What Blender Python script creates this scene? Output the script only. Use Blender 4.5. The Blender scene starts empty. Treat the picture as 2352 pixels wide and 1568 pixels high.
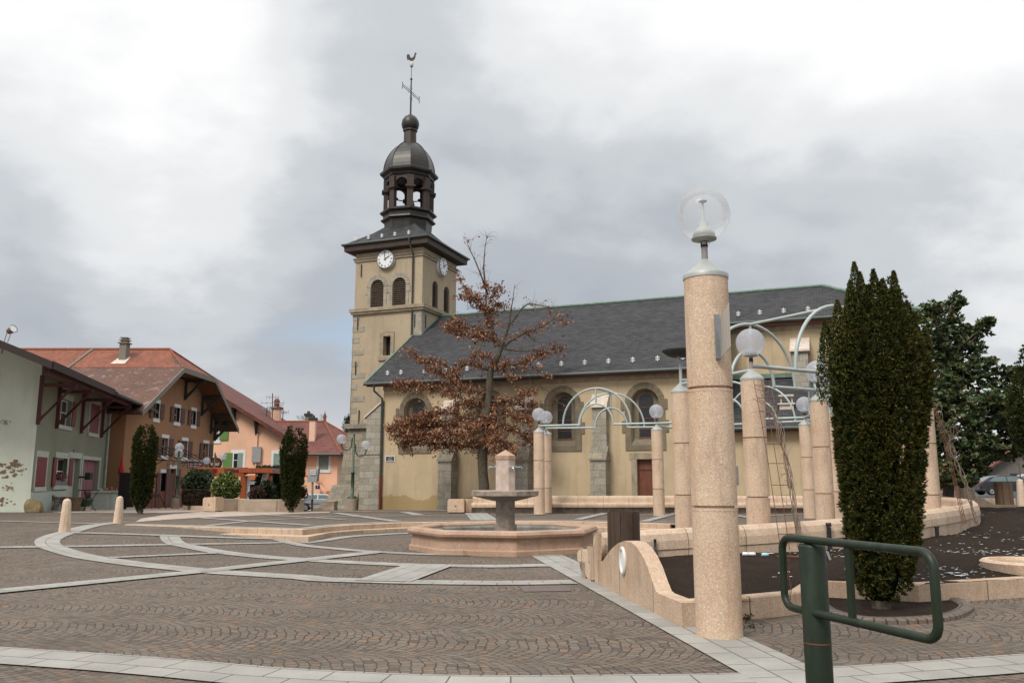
import bpy, bmesh, math, random
import numpy as np
from mathutils import Vector, Matrix
R = math.radians
PI = math.pi
random.seed(7); RNG = np.random.default_rng(11)
SC = bpy.context.scene
COL = SC.collection

# ---------------------------------------------------------------- camera
CH = 1.6                       # eye height above the paving
FPX = 1920.0                   # focal length in units of a 2352 px wide picture
HZ, CX, CY = 1104.0, 1176.0, 784.0
PITCH = math.atan((HZ - CY) / FPX)
cam_d = bpy.data.cameras.new('camera'); cam = bpy.data.objects.new('camera', cam_d); COL.objects.link(cam)
cam.location = (0, 0, CH); cam.rotation_euler = (PI / 2 + PITCH, 0, 0)
cam_d.sensor_width = 36.0; cam_d.lens = 36.0 * FPX / 2352.0
cam_d.clip_start = 0.1; cam_d.clip_end = 3000
SC.camera = cam
SC.render.resolution_x = 1024; SC.render.resolution_y = 682
SC.view_settings.view_transform = 'Standard'; SC.view_settings.look = 'None'
SC.view_settings.exposure = 0.45; SC.view_settings.gamma = 1

# ---------------------------------------------------------------- world: overcast sky
SUN_EL, SUN_AZ = R(48), R(215)      # azimuth clockwise from +Y: behind the camera, to the left
W = bpy.data.worlds.new('World'); SC.world = W; W.use_nodes = True
nt = W.node_tree; N = nt.nodes; Lk = nt.links; N.clear()
def wn(t, **k):
    n = N.new(t)
    for a, b in k.items(): setattr(n, a, b)
    return n
def wmath(op, a, b=None, c=None):
    n = wn('ShaderNodeMath', operation=op)
    for i, v in enumerate((a, b, c)):
        if v is None: continue
        if isinstance(v, (int, float)): n.inputs[i].default_value = v
        else: Lk.new(v, n.inputs[i])
    return n.outputs[0]
out = wn('ShaderNodeOutputWorld'); bg = wn('ShaderNodeBackground')
sky = wn('ShaderNodeTexSky', sky_type='NISHITA', sun_disc=False, sun_elevation=SUN_EL, sun_rotation=SUN_AZ)
sky.air_density = 1.0; sky.dust_density = 1.5
tc = wn('ShaderNodeTexCoord'); sep = wn('ShaderNodeSeparateXYZ'); Lk.new(tc.outputs['Generated'], sep.inputs[0])
zc = wmath('MAXIMUM', sep.outputs[2], 0.0)
den = wmath('ADD', zc, 0.34)
cx = wmath('DIVIDE', sep.outputs[0], den); cy = wmath('DIVIDE', sep.outputs[1], den)
comb = wn('ShaderNodeCombineXYZ'); Lk.new(cx, comb.inputs[0]); Lk.new(cy, comb.inputs[1]); comb.inputs[2].default_value = 3.7
def wnoise(vec, scale, detail, rough, dist=0.0):
    n = wn('ShaderNodeTexNoise'); n.inputs['Scale'].default_value = scale; n.inputs['Detail'].default_value = detail
    n.inputs['Roughness'].default_value = rough; n.inputs['Distortion'].default_value = dist
    Lk.new(vec, n.inputs['Vector']); return n.outputs['Fac']
def wramp(fac, stops):
    r = wn('ShaderNodeValToRGB'); e = r.color_ramp.elements; r.color_ramp.interpolation = 'EASE'
    while len(e) < len(stops): e.new(0.5)
    for i, (p, c) in enumerate(stops): e[i].position = p; e[i].color = (c[0], c[1], c[2], 1)
    Lk.new(fac, r.inputs[0]); return r.outputs[0]
n1 = wnoise(comb.outputs[0], 1.15, 4, 0.5, 0.25)
n2 = wnoise(comb.outputs[0], 3.6, 9, 0.55, 0.15)
nmix = wmath('ADD', wmath('MULTIPLY', n1, 0.70), wmath('MULTIPLY', n2, 0.30))
# overcast brightness rises with elevation
nmix = wmath('MULTIPLY_ADD', wmath('SUBTRACT', nmix, 0.5), 1.7, 0.5)
elev = wmath('MULTIPLY_ADD', zc, 0.36, nmix)
# broad cloud banks: where the deck is thicker (negative) or thinner (positive), as compass directions
nrmv = wn('ShaderNodeVectorMath', operation='NORMALIZE'); Lk.new(tc.outputs['Generated'], nrmv.inputs[0])
for az, el, kk, amp in ((-24, 19, 60, -.12), (-8, 24, 90, -.14), (4, 17, 80, -.26), (14, 19, 90, -.20), (-30, 10, 90, -.16), (-14, 10, 120, -.12), (22, 15, 120, -.10), (-30, 30, 60, .12), (3, 31, 60, .14), (22, 29, 40, .15), (-27, 15, 200, .12), (28, 8, 200, .16), (-18, 4, 300, .12), (-50, 40, 12, .1), (60, 40, 12, .1)):
    a_, e_ = R(az), R(el); dp = wn('ShaderNodeVectorMath', operation='DOT_PRODUCT'); Lk.new(nrmv.outputs[0], dp.inputs[0]); dp.inputs[1].default_value = (math.sin(a_) * math.cos(e_), math.cos(a_) * math.cos(e_), math.sin(e_))
    elev = wmath('MULTIPLY_ADD', wmath('POWER', wmath('MAXIMUM', dp.outputs['Value'], 0.0), kk), amp, elev)
ccol = wramp(elev, [(0.20, (0.37, 0.405, 0.46)), (0.42, (0.43, 0.46, 0.50)), (0.58, (0.54, 0.57, 0.60)), (0.74, (0.73, 0.745, 0.76)), (0.92, (0.90, 0.90, 0.905))])
# blue gaps low down
gapn = wnoise(comb.outputs[0], 0.8, 4, 0.5, 0.3)
gap = wmath('MULTIPLY', wramp(gapn, [(0.60, (0, 0, 0)), (0.70, (1, 1, 1))]), wramp(zc, [(0.0, (1, 1, 1)), (0.22, (0.5, 0.5, 0.5)), (0.34, (0, 0, 0))]))
# warm pale strip just over the horizon
warm = wn('ShaderNodeMixRGB'); warm.blend_type = 'MIX'
wf = wmath('MULTIPLY', wramp(zc, [(0.0, (1, 1, 1)), (0.16, (0, 0, 0))]), 0.55)
Lk.new(wf, warm.inputs[0]); Lk.new(ccol, warm.inputs[1]); warm.inputs[2].default_value = (0.80, 0.79, 0.77, 1)
skys = wn('ShaderNodeMixRGB'); skys.blend_type = 'MULTIPLY'; skys.inputs[0].default_value = 1
Lk.new(sky.outputs[0], skys.inputs[1]); skys.inputs[2].default_value = (0.14, 0.14, 0.14, 1)
# thick cloud everywhere else: the zenith is the brightest part, as in any overcast sky
zen = wmath('MULTIPLY_ADD', wramp(zc, [(0.50, (0, 0, 0)), (0.95, (1, 1, 1))]), 0.9, 1.0)
cl = wn('ShaderNodeVectorMath', operation='SCALE'); Lk.new(warm.outputs[0], cl.inputs[0]); Lk.new(zen, cl.inputs['Scale'])
fin = wn('ShaderNodeMixRGB'); Lk.new(gap, fin.inputs[0]); Lk.new(cl.outputs[0], fin.inputs[1]); Lk.new(skys.outputs[0], fin.inputs[2])
Lk.new(fin.outputs[0], bg.inputs[0]); bg.inputs[1].default_value = 0.82
Lk.new(bg.outputs[0], out.inputs[0])
# sun behind thin cloud
sl = bpy.data.lights.new('sun', 'SUN'); sl.energy = 2.0; sl.angle = R(20); sl.color = (1.0, 0.95, 0.88)
so = bpy.data.objects.new('sun', sl); COL.objects.link(so)
sd = Vector((math.sin(SUN_AZ) * math.cos(SUN_EL), math.cos(SUN_AZ) * math.cos(SUN_EL), math.sin(SUN_EL)))
so.rotation_euler = sd.to_track_quat('Z', 'Y').to_euler()
so.location = (0, 0, 60)

# ---------------------------------------------------------------- survey helpers: where a thing stands on the site
def ray(x, y):
    a = (x - CX) / FPX; b = -(y - CY) / FPX
    return np.array([a, math.cos(PITCH) - b * math.sin(PITCH), math.sin(PITCH) + b * math.cos(PITCH)])
def G(x, y, z=0.0):
    r = ray(x, y); t = (z - CH) / r[2]; return np.array([0, 0, CH]) + r * t
def atY(x, y, Y):
    r = ray(x, y); return np.array([0, 0, CH]) + r * (Y / r[1])
def ss(t):
    t = np.clip(t, 0, 1); return t * t * (3 - 2 * t)
def hp(X, Y): return .285 + .004 * (X + 5.7) - .008 * (Y - 22.9)      # upper terrace
def ground(X, Y):
    X = np.asarray(X, float); Y = np.asarray(Y, float)
    q = -.8 * X + .6 * Y
    s = ss((q - 18) / 6.5)
    Lft = .28 - .022 * np.maximum(0, np.minimum(Y, 90) - 36)
    wl = ss((-X - 12) / 6)
    h = s * (hp(X, np.minimum(Y, 60)) * (1 - wl) + Lft * wl)
    wr = ss((X - 9) / 7) * ss((Y - 13) / 12)
    h = h * (1 - wr) + .47 * wr
    wd = ss((Y - 44) / 14) * ss((X / np.maximum(Y, 1) + .335) / .05) * (1 - ss((X - 2) / 8))
    h = h * (1 - wd) - 1.06 * wd
    return h - .012
def GG(x, y):
    z = .1
    for i in range(25):
        P = G(x, y, z); z = .5 * z + .5 * float(ground(P[0], P[1]))
    return np.array([P[0], P[1], float(ground(P[0], P[1]))])
def GP(x, y):
    z = .2
    for i in range(12):
        P = G(x, y, z); z = hp(P[0], P[1])
    return np.array([P[0], P[1], hp(P[0], P[1])])

# ---------------------------------------------------------------- materials
def nmat(name):
    m = bpy.data.materials.new(name); m.use_nodes = True
    t = m.node_tree; b = t.nodes['Principled BSDF']
    return m, t, b
class NT:
    def __init__(s, t): s.t = t
    def n(s, ty, **k):
        x = s.t.nodes.new(ty)
        for a, b in k.items(): setattr(x, a, b)
        return x
    def l(s, a, b): s.t.links.new(a, b)
    def setin(s, sock, v):
        if isinstance(v, (int, float)): sock.default_value = v
        elif isinstance(v, tuple): sock.default_value = v if len(v) != 3 or sock.type == 'VECTOR' else (*v, 1)
        else: s.l(v, sock)
    def math(s, op, a, b=None, c=None):
        x = s.n('ShaderNodeMath', operation=op)
        for i, v in enumerate((a, b, c)):
            if v is not None: s.setin(x.inputs[i], v)
        return x.outputs[0]
    def noise(s, vec, scale, detail=4, rough=.55, dist=0):
        x = s.n('ShaderNodeTexNoise'); x.inputs['Scale'].default_value = scale; x.inputs['Detail'].default_value = detail
        x.inputs['Roughness'].default_value = rough; x.inputs['Distortion'].default_value = dist
        if vec is not None: s.l(vec, x.inputs['Vector'])
        return x.outputs['Fac']
    def ramp(s, f, stops, interp='LINEAR'):
        r = s.n('ShaderNodeValToRGB'); e = r.color_ramp.elements; r.color_ramp.interpolation = interp
        while len(e) < len(stops): e.new(.5)
        for i, (p, c) in enumerate(stops):
            if isinstance(c, (int, float)): c = (c, c, c)
            e[i].position = p; e[i].color = (*c, 1)
        s.l(f, r.inputs[0]); return r.outputs[0]
    def mix(s, f, a, b, mode='MIX'):
        x = s.n('ShaderNodeMixRGB', blend_type=mode); s.setin(x.inputs[0], f); s.setin(x.inputs[1], a); s.setin(x.inputs[2], b); return x.outputs[0]
    def mapping(s, vec, scale=(1, 1, 1), rot=(0, 0, 0), loc=(0, 0, 0)):
        x = s.n('ShaderNodeMapping'); x.inputs['Scale'].default_value = scale; x.inputs['Rotation'].default_value = rot; x.inputs['Location'].default_value = loc
        s.l(vec, x.inputs['Vector']); return x.outputs[0]
    def bump(s, h, strength, dist, b):
        x = s.n('ShaderNodeBump'); x.inputs['Strength'].default_value = strength; x.inputs['Distance'].default_value = dist
        s.l(h, x.inputs['Height']); s.l(x.outputs[0], b.inputs['Normal']); return x
    def brick(s, vec, w, h, c1, c2, mortar, msize=.01, off=.5, smooth=.1, bias=0):
        x = s.n('ShaderNodeTexBrick'); x.inputs['Scale'].default_value = 1; x.inputs['Brick Width'].default_value = w; x.inputs['Row Height'].default_value = h
        x.inputs['Mortar Size'].default_value = msize; x.inputs['Mortar Smooth'].default_value = smooth; x.offset = off; x.inputs['Bias'].default_value = bias
        for k, c in (('Color1', c1), ('Color2', c2), ('Mortar', mortar)): s.setin(x.inputs[k], c)
        s.l(vec, x.inputs['Vector']); return x.outputs['Color'], x.outputs['Fac']
def objc(k): return k.n('ShaderNodeTexCoord').outputs['Object']
def posc(k): return k.n('ShaderNodeNewGeometry').outputs['Position']
def uvc(k): return k.n('ShaderNodeTexCoord').outputs['UV']
def mul(c, f): return tuple(min(1, x * f) for x in c)

def plain(name, c, rough=.6, metal=0, var=.12, scale=6, bump=0, bscale=60, spec=None):
    m, t, b = nmat(name); k = NT(t); v = objc(k)
    f = k.noise(v, scale, 5, .6)
    k.l(k.ramp(f, [(.3, mul(c, 1 - var)), (.7, mul(c, 1 + var))]), b.inputs['Base Color'])
    b.inputs['Roughness'].default_value = rough; b.inputs['Metallic'].default_value = metal
    if spec is not None: b.inputs['Specular IOR Level'].default_value = spec
    if bump: k.bump(k.noise(v, bscale, 4, .6), bump, .01, b)
    return m
def plaster(name, c, dirt=(.25, .22, .17), amt=.5, streak=.35, bump=.25, base=None):
    m, t, b = nmat(name); k = NT(t); p = posc(k); uv = uvc(k)
    big = k.noise(uv, .35, 5, .6, .4); mid = k.noise(uv, 2.2, 6, .65); fine = k.noise(p, 38, 4, .6)
    st = k.noise(k.mapping(uv, (3.2, .22, 1)), 1, 6, .6)
    c0 = k.ramp(big, [(.3, mul(c, .88)), (.5, c), (.72, mul(c, 1.1))])
    c1 = k.mix(k.math('MULTIPLY', k.ramp(mid, [(.5, 0), (.75, 1)]), amt * .5), c0, tuple(mul(c, .78)))
    c2 = k.mix(k.math('MULTIPLY', k.ramp(st, [(.52, 0), (.78, 1)]), streak), c1, dirt)
    if base:   # damp stained foot of the wall, irregular upper edge
        z = k.n('ShaderNodeSeparateXYZ'); k.l(p, z.inputs[0])
        hh = k.math('ADD', z.outputs[2], k.math('MULTIPLY', k.noise(uv, .9, 6, .6), -1.5))
        c2 = k.mix(k.math('MULTIPLY', k.ramp(hh, [(0.0, 1), (.02, .85), (.05, 0)]), 1.0), c2, base)
    c3 = k.mix(.12, c2, k.ramp(fine, [(.3, .1), (.7, .9)]), 'OVERLAY')
    k.l(c3, b.inputs['Base Color']); b.inputs['Roughness'].default_value = .92
    b.inputs['Specular IOR Level'].default_value = .2
    k.bump(k.mix(.5, fine, mid), bump, .02, b)
    return m
def blocks(name, w, h, c1, c2, mortar, ms=.012, rough=.9, bump=.6, warp=.02, nvar=.35):
    m, t, b = nmat(name); k = NT(t); uv = uvc(k)
    wv = k.n('ShaderNodeTexNoise'); wv.inputs['Scale'].default_value = 1.6; wv.inputs['Detail'].default_value = 3; k.l(uv, wv.inputs['Vector'])
    add = k.n('ShaderNodeVectorMath', operation='MULTIPLY_ADD'); k.l(wv.outputs['Color'], add.inputs[0]); add.inputs[1].default_value = (warp * 4,) * 3; k.l(uv, add.inputs[2])
    col, fac = k.brick(add.outputs[0], w, h, c1, c2, mortar, ms, .5, .3)
    n = k.noise(uv, 14, 6, .65)
    c = k.mix(nvar, col, k.ramp(n, [(.25, .08), (.75, .95)]), 'OVERLAY')
    pn = k.noise(uv, 1.1, 4, .6)
    c = k.mix(k.math('MULTIPLY', k.ramp(pn, [(.5, 0), (.7, 1)]), .45), c, k.mix(1.0, c, (.55, .5, .42), 'MULTIPLY'))
    k.l(c, b.inputs['Base Color']); b.inputs['Roughness'].default_value = rough
    k.bump(k.math('SUBTRACT', k.math('MULTIPLY', n, .6), fac), bump, .03, b)
    return m
def slate(name, c1, c2, w=.32, h=.16):
    m, t, b = nmat(name); k = NT(t); uv = uvc(k)
    wv = k.noise(uv, 1.3, 3, .5)
    sp = k.n('ShaderNodeSeparateXYZ'); k.l(uv, sp.inputs[0])
    cb = k.n('ShaderNodeCombineXYZ'); k.l(k.math('ADD', sp.outputs[0], k.math('MULTIPLY', wv, .05)), cb.inputs[0]); k.l(k.math('ADD', sp.outputs[1], k.math('MULTIPLY', wv, .03)), cb.inputs[1])
    col, fac = k.brick(cb.outputs[0], w, h, c1, c2, mul(c1, .35), .008, .5, .2)
    n = k.noise(uv, .5, 5, .6); n2 = k.noise(uv, 9, 4, .6)
    c = k.mix(.3, col, k.ramp(n, [(.3, .3), (.7, .72)]), 'OVERLAY')
    c = k.mix(k.math('MULTIPLY', k.ramp(n2, [(.66, 0), (.72, 1)]), .25), c, (.24, .24, .25))
    k.l(c, b.inputs['Base Color']); b.inputs['Roughness'].default_value = .85; b.inputs['Specular IOR Level'].default_value = .2
    row = k.math('FRACT', k.math('DIVIDE', sp.outputs[1], h))
    k.bump(k.math('SUBTRACT', k.math('MULTIPLY', row, -.6), fac), .7, .02, b)
    return m
def tiles(name, c1, c2, dark, w=.22, h=.32, moss=None):
    m, t, b = nmat(name); k = NT(t); uv = uvc(k)
    col, fac = k.brick(uv, w, h, c1, c2, dark, .012, 0.0, .3)
    sp = k.n('ShaderNodeSeparateXYZ'); k.l(uv, sp.inputs[0])
    n = k.noise(uv, .6, 6, .65); n2 = k.noise(uv, 7, 5, .6)
    c = k.mix(.5, col, k.ramp(n, [(.3, .25), (.7, .75)]), 'OVERLAY')
    c = k.mix(.35, c, k.ramp(n2, [(.3, .2), (.7, .8)]), 'OVERLAY')
    row = k.math('FRACT', k.math('DIVIDE', sp.outputs[1], h))
    c = k.mix(k.ramp(row, [(0, 1), (.14, 0)]), c, dark)
    if moss: c = k.mix(k.ramp(k.noise(uv, 1.4, 7, .7, .5), [(.56, 0), (.66, .8)]), c, moss)
    k.l(c, b.inputs['Base Color']); b.inputs['Roughness'].default_value = .8
    wave = k.math('SINE', k.math('MULTIPLY', sp.outputs[0], 2 * PI / w))
    k.bump(k.math('ADD', k.math('MULTIPLY', wave, .25), k.math('MULTIPLY', row, -.7)), .8, .04, b)
    return m
def aggregate(name, c, joint=None, rough=.85):
    m, t, b = nmat(name); k = NT(t); v = objc(k)
    vo = k.n('ShaderNodeTexVoronoi'); vo.inputs['Scale'].default_value = 95; k.l(v, vo.inputs['Vector'])
    sc = k.n('ShaderNodeSeparateColor'); k.l(vo.outputs['Color'], sc.inputs[0])
    n1 = k.noise(v, 1.6, 5, .6); n2 = k.noise(v, 16, 4, .6)
    cc = k.ramp(sc.outputs[0], [(0, mul(c, .78)), (.3, mul(c, .95)), (.7, mul(c, 1.04)), (.86, mul(c, 1.1)), (1, (min(1, c[0] * 1.3), min(1, c[1] * 1.45), min(1, c[2] * 1.65)))])
    cc = k.mix(.4, cc, k.ramp(n1, [(.3, .36), (.7, .64)]), 'OVERLAY')
    cc = k.mix(k.math('MULTIPLY', k.ramp(k.noise(k.mapping(v, (1, 1, .25)), 3.2, 6, .65), [(.50, 0), (.72, 1)]), .5), cc, (c[0] * .78, c[1] * .56, c[2] * .38))
    cc = k.mix(k.math('MULTIPLY', k.ramp(k.noise(k.mapping(v, (1, 1, .18)), 5.5, 7, .7), [(.54, 0), (.70, 1)]), .42), cc, (c[0] * .42, c[1] * .40, c[2] * .36))
    cc = k.mix(.12, cc, k.ramp(n2, [(.3, .3), (.7, .7)]), 'OVERLAY')
    h = k.math('SUBTRACT', vo.outputs['Distance'], 0)
    if joint:
        sp = k.n('ShaderNodeSeparateXYZ'); k.l(uvc(k), sp.inputs[0])
        fr = k.math('FRACT', k.math('DIVIDE', sp.outputs[0], joint))
        jl = k.math('LESS_THAN', k.math('ABSOLUTE', k.math('SUBTRACT', fr, .5)), .007)
        cc = k.mix(k.math('MULTIPLY', jl, .85), cc, mul(c, .22))
        st = k.noise(k.mapping(uvc(k), (2.5, .6, 1)), 1, 5, .6)
        cc = k.mix(k.math('MULTIPLY', k.ramp(st, [(.5, 0), (.75, 1)]), .4), cc, mul(c, .5))
    k.l(cc, b.inputs['Base Color']); b.inputs['Roughness'].default_value = rough; b.inputs['Specular IOR Level'].default_value = .3
    k.bump(h, .5, .006, b)
    return m
def cobble():
    m, t, b = nmat('cobble'); k = NT(t); p = posc(k)
    ro = k.mapping(p, (1, 1, 1), (0, 0, R(6)))
    sp = k.n('ShaderNodeSeparateXYZ'); k.l(ro, sp.inputs[0]); X, Y = sp.outputs[0], sp.outputs[1]
    wob = k.noise(ro, .45, 3, .5); Y2 = k.math('ADD', Y, k.math('MULTIPLY', wob, 1.1))
    LW, RAD, S = 1.42, 1.02, .102
    lane = k.math('FLOOR', k.math('DIVIDE', Y2, LW))
    yl = k.math('MULTIPLY', k.math('SUBTRACT', k.math('FRACT', k.math('DIVIDE', Y2, LW)), .5), LW)
    arc = k.math('SQRT', k.math('SUBTRACT', RAD * RAD, k.math('MULTIPLY', yl, yl)))
    wob2 = k.noise(ro, 3.0, 2, .5)
    jit = k.math('MULTIPLY', k.math('FRACT', k.math('MULTIPLY', lane, .377)), .6)
    xx = k.math('ADD', k.math('SUBTRACT', X, arc), k.math('ADD', k.math('MULTIPLY', wob2, .16), jit))
    th = k.math('MULTIPLY', k.math('ARCSINE', k.math('DIVIDE', yl, RAD)), RAD)
    th2 = k.math('ADD', th, k.math('ADD', k.math('MULTIPLY', k.noise(ro, 5, 2, .5), .06), 40.0))
    cb = k.n('ShaderNodeCombineXYZ'); k.l(th2, cb.inputs[0]); k.l(xx, cb.inputs[1]); k.l(k.math('MULTIPLY', lane, 3.3), cb.inputs[2])
    x = k.n('ShaderNodeTexBrick'); x.inputs['Scale'].default_value = 1; x.inputs['Brick Width'].default_value = S * 1.12; x.inputs['Row Height'].default_value = S
    x.inputs['Mortar Size'].default_value = .0075; x.inputs['Mortar Smooth'].default_value = .5; x.offset = .5
    x.inputs['Color1'].default_value = (0, 0, 0, 1); x.inputs['Color2'].default_value = (1, 1, 1, 1); x.inputs['Mortar'].default_value = (.5, .5, .5, 1)
    k.l(cb.outputs[0], x.inputs['Vector'])
    rnd = x.outputs['Color']
    stone = k.ramp(rnd, [(0, (.088, .070, .056)), (.22, (.145, .108, .085)), (.45, (.132, .113, .089)), (.62, (.165, .120, .091)), (.80, (.155, .134, .105)), (.93, (.165, .115, .080)), (1, (.21, .13, .078))])
    big = k.noise(p, .22, 4, .6)
    stone = k.mix(.3, stone, k.ramp(big, [(.3, (.38, .36, .36)), (.7, (.62, .6, .58))]), 'OVERLAY')
    stone = k.mix(.4, stone, k.ramp(k.noise(p, 26, 5, .65), [(.3, .25), (.7, .75)]), 'OVERLAY')
    jn = k.noise(p, .5, 5, .65)
    mort = k.ramp(jn, [(.38, (.030, .025, .020)), (.55, (.055, .047, .038)), (.68, (.15, .135, .115))])
    mort = k.mix(k.ramp(k.noise(p, .8, 4, .6, .3), [(.62, 0), (.72, .6)]), mort, (.05, .06, .02))
    c = k.mix(x.outputs['Fac'], stone, mort)
    c = k.mix(k.math('MULTIPLY', k.ramp(k.noise(p, .37, 6, .7, .6), [(.5, 0), (.68, 1)]), .38), c, (.052, .044, .034))
    c = k.mix(k.math('MULTIPLY', k.ramp(k.noise(p, .9, 7, .75), [(.56, 0), (.72, 1)]), .30), c, (.22, .19, .155))
    k.l(c, b.inputs['Base Color'])
    k.l(k.ramp(k.noise(p, 9, 4, .6), [(.3, .72), (.7, .92)]), b.inputs['Roughness']); b.inputs['Specular IOR Level'].default_value = .3
    k.bump(k.math('SUBTRACT', k.math('MULTIPLY', k.noise(p, 30, 4, .6), .35), x.outputs['Fac']), .75, .018, b)
    return m
def slabs(name, c, w=.5, h=.31):
    m, t, b = nmat(name); k = NT(t); uv = uvc(k); p = posc(k)
    col, fac = k.brick(uv, w, h, mul(c, .9), mul(c, 1.08), mul(c, .30), .008, 0.5, .2)
    n = k.noise(p, 90, 3, .7); n2 = k.noise(p, 1.3, 5, .65); n3 = k.noise(p, 7, 5, .6)
    cc = k.mix(.3, col, k.ramp(n, [(.3, .2), (.7, .8)]), 'OVERLAY')
    cc = k.mix(.6, cc, k.ramp(n2, [(.3, .34), (.7, .62)]), 'OVERLAY')
    cc = k.mix(k.ramp(n3, [(.6, 0), (.8, .25)]), cc, mul(c, .5))
    k.l(cc, b.inputs['Base Color']); b.inputs['Roughness'].default_value = .8
    k.bump(k.math('SUBTRACT', k.math('MULTIPLY', n, .25), fac), .5, .008, b)
    return m
def soilm(name, snow=True):
    m, t, b = nmat(name); k = NT(t); p = posc(k)
    n = k.noise(p, 22, 6, .75); n2 = k.noise(p, 2, 5, .6); n3 = k.noise(k.mapping(p, (1, 2.4, 1), (0, 0, .6)), 30, 3, .5, 1.5)
    c = k.ramp(n, [(.3, (.010, .006, .004)), (.55, (.030, .018, .012)), (.75, (.065, .040, .025))])
    c = k.mix(k.ramp(n3, [(.62, 0), (.72, .7)]), c, (.12, .075, .045))
    c = k.mix(k.ramp(n2, [(.4, 0), (.8, .35)]), c, (.06, .045, .03))
    k.l(c, b.inputs['Base Color']); b.inputs['Roughness'].default_value = .97; b.inputs['Specular IOR Level'].default_value = .15
    k.bump(k.mix(.5, n, n3), 1.0, .05, b)
    return m
def leafm(name, stops, rough=.6, trans=.15, spec=.3, vscale=6):
    m, t, b = nmat(name); k = NT(t)
    g = k.n('ShaderNodeNewGeometry')
    p = g.outputs['Position']
    f = k.math('ADD', k.math('MULTIPLY', g.outputs['Random Per Island'], .6), k.math('MULTIPLY', k.noise(p, vscale, 4, .6), .4))
    k.l(k.ramp(f, stops), b.inputs['Base Color'])
    b.inputs['Roughness'].default_value = rough; b.inputs['Specular IOR Level'].default_value = spec
    return m
def wood(name, c, rough=.75, plank=None):
    m, t, b = nmat(name); k = NT(t); uv = uvc(k)
    g = k.noise(k.mapping(uv, (22, 1.2, 1)), 1, 6, .65, .6); n = k.noise(uv, 3, 4, .6)
    cc = k.ramp(g, [(.3, mul(c, .55)), (.55, c), (.75, mul(c, 1.35))])
    cc = k.mix(.4, cc, k.ramp(n, [(.3, .3), (.7, .7)]), 'OVERLAY')
    if plank:
        sp = k.n('ShaderNodeSeparateXYZ'); k.l(uv, sp.inputs[0])
        fr = k.math('FRACT', k.math('DIVIDE', sp.outputs[plank[0]], plank[1]))
        cc = k.mix(k.ramp(fr, [(0, .9), (.06, 0)]), cc, mul(c, .2))
    k.l(cc, b.inputs['Base Color']); b.inputs['Roughness'].default_value = rough
    k.bump(g, .3, .01, b)
    return m
def glassm(name, tint=(.9, .95, 1), a=.5, rough=.15, mixc=(.75, .78, .8)):
    m, t, b = nmat(name); k = NT(t)
    tr = k.n('ShaderNodeBsdfTransparent'); tr.inputs[0].default_value = (*tint, 1)
    tl = k.n('ShaderNodeBsdfTranslucent'); tl.inputs[0].default_value = (*mixc, 1)
    df = k.n('ShaderNodeBsdfDiffuse'); df.inputs[0].default_value = (*mixc, 1)
    gl = k.n('ShaderNodeBsdfGlossy'); gl.inputs['Roughness'].default_value = rough
    m1 = k.n('ShaderNodeMixShader'); m1.inputs[0].default_value = .5; k.l(tl.outputs[0], m1.inputs[1]); k.l(df.outputs[0], m1.inputs[2])
    m2 = k.n('ShaderNodeMixShader'); m2.inputs[0].default_value = a; k.l(tr.outputs[0], m2.inputs[1]); k.l(m1.outputs[0], m2.inputs[2])
    fr = k.n('ShaderNodeLayerWeight'); fr.inputs[0].default_value = .25
    m3 = k.n('ShaderNodeMixShader'); k.l(k.math('MULTIPLY', fr.outputs['Fresnel'], .28), m3.inputs[0]); k.l(m2.outputs[0], m3.inputs[1]); k.l(gl.outputs[0], m3.inputs[2])
    k.l(m3.outputs[0], t.nodes['Material Output'].inputs[0])
    return m

M = {}
M['cobble'] = cobble()
M['band'] = slabs('granite_band', (.30, .285, .255))
M['pinkslab'] = slabs('pink_slabs', (.42, .34, .275), .6, .6)
M['greyslab'] = slabs('grey_slabs', (.34, .33, .32), .8, .4)
M['asphalt'] = plain('asphalt', (.055, .055, .056), .9, bump=.4)
M['agg'] = aggregate('aggregate', (.57, .42, .30))
M['aggj'] = aggregate('aggregate_joint', (.56, .42, .305), joint=1.12)
M['aggwall'] = aggregate('aggregate_wall', (.50, .365, .26), joint=1.6)
M['step'] = aggregate('step_stone', (.50, .37, .265), joint=.92)
M['fount'] = aggregate('fountain_granite', (.40, .265, .185), rough=.6)
M['fountd'] = plain('fountain_stain_and_recess_shade', (.27, .215, .17), .6, var=.45, scale=5, bump=.2)
M['fountp'] = plain('fountain_post_stone', (.47, .37, .31), .6, var=.3, scale=3.5, bump=.2)
M['bollard'] = aggregate('bollard_stone', (.60, .46, .34))
M['steel'] = plain('painted_steel', (.36, .405, .39), .38, 0, .08, 3, spec=.6)
M['zinc'] = plain('zinc_cap', (.36, .375, .35), .5, .2, .12, 5)
M['stub'] = plain('grey_stub', (.26, .23, .24), .5)
M['green'] = plain('green_paint', (.011, .020, .0095), .42, 0, .2, 4, spec=.35)
def chipped(name, c, under, rough):
    m, t, b = nmat(name); k = NT(t); v = objc(k)
    ch = k.ramp(k.noise(v, 7, 7, .75, .8), [(.68, 0), (.705, 1)]); c0 = k.ramp(k.noise(v, 2.5, 5, .6), [(.3, mul(c, .8)), (.7, mul(c, 1.35))])
    c0 = k.mix(k.math('MULTIPLY', k.ramp(k.noise(k.mapping(v, (1, 1, .2)), 11, 5, .6), [(.5, 0), (.75, 1)]), .35), c0, (.05, .055, .045))
    k.l(k.mix(ch, c0, under), b.inputs['Base Color']); k.l(k.ramp(k.noise(v, 9, 4, .6), [(.3, rough - .1), (.7, rough + .2)]), b.inputs['Roughness']); b.inputs['Specular IOR Level'].default_value = .35
    k.bump(ch, -.4, .002, b); return m
M['green'] = chipped('chipped_green_paint', (.011, .020, .0095), (.075, .03, .018), .42)
M['lampgreen'] = plain('lamp_green', (.032, .055, .026), .4, 0, .15, 5)
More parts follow.
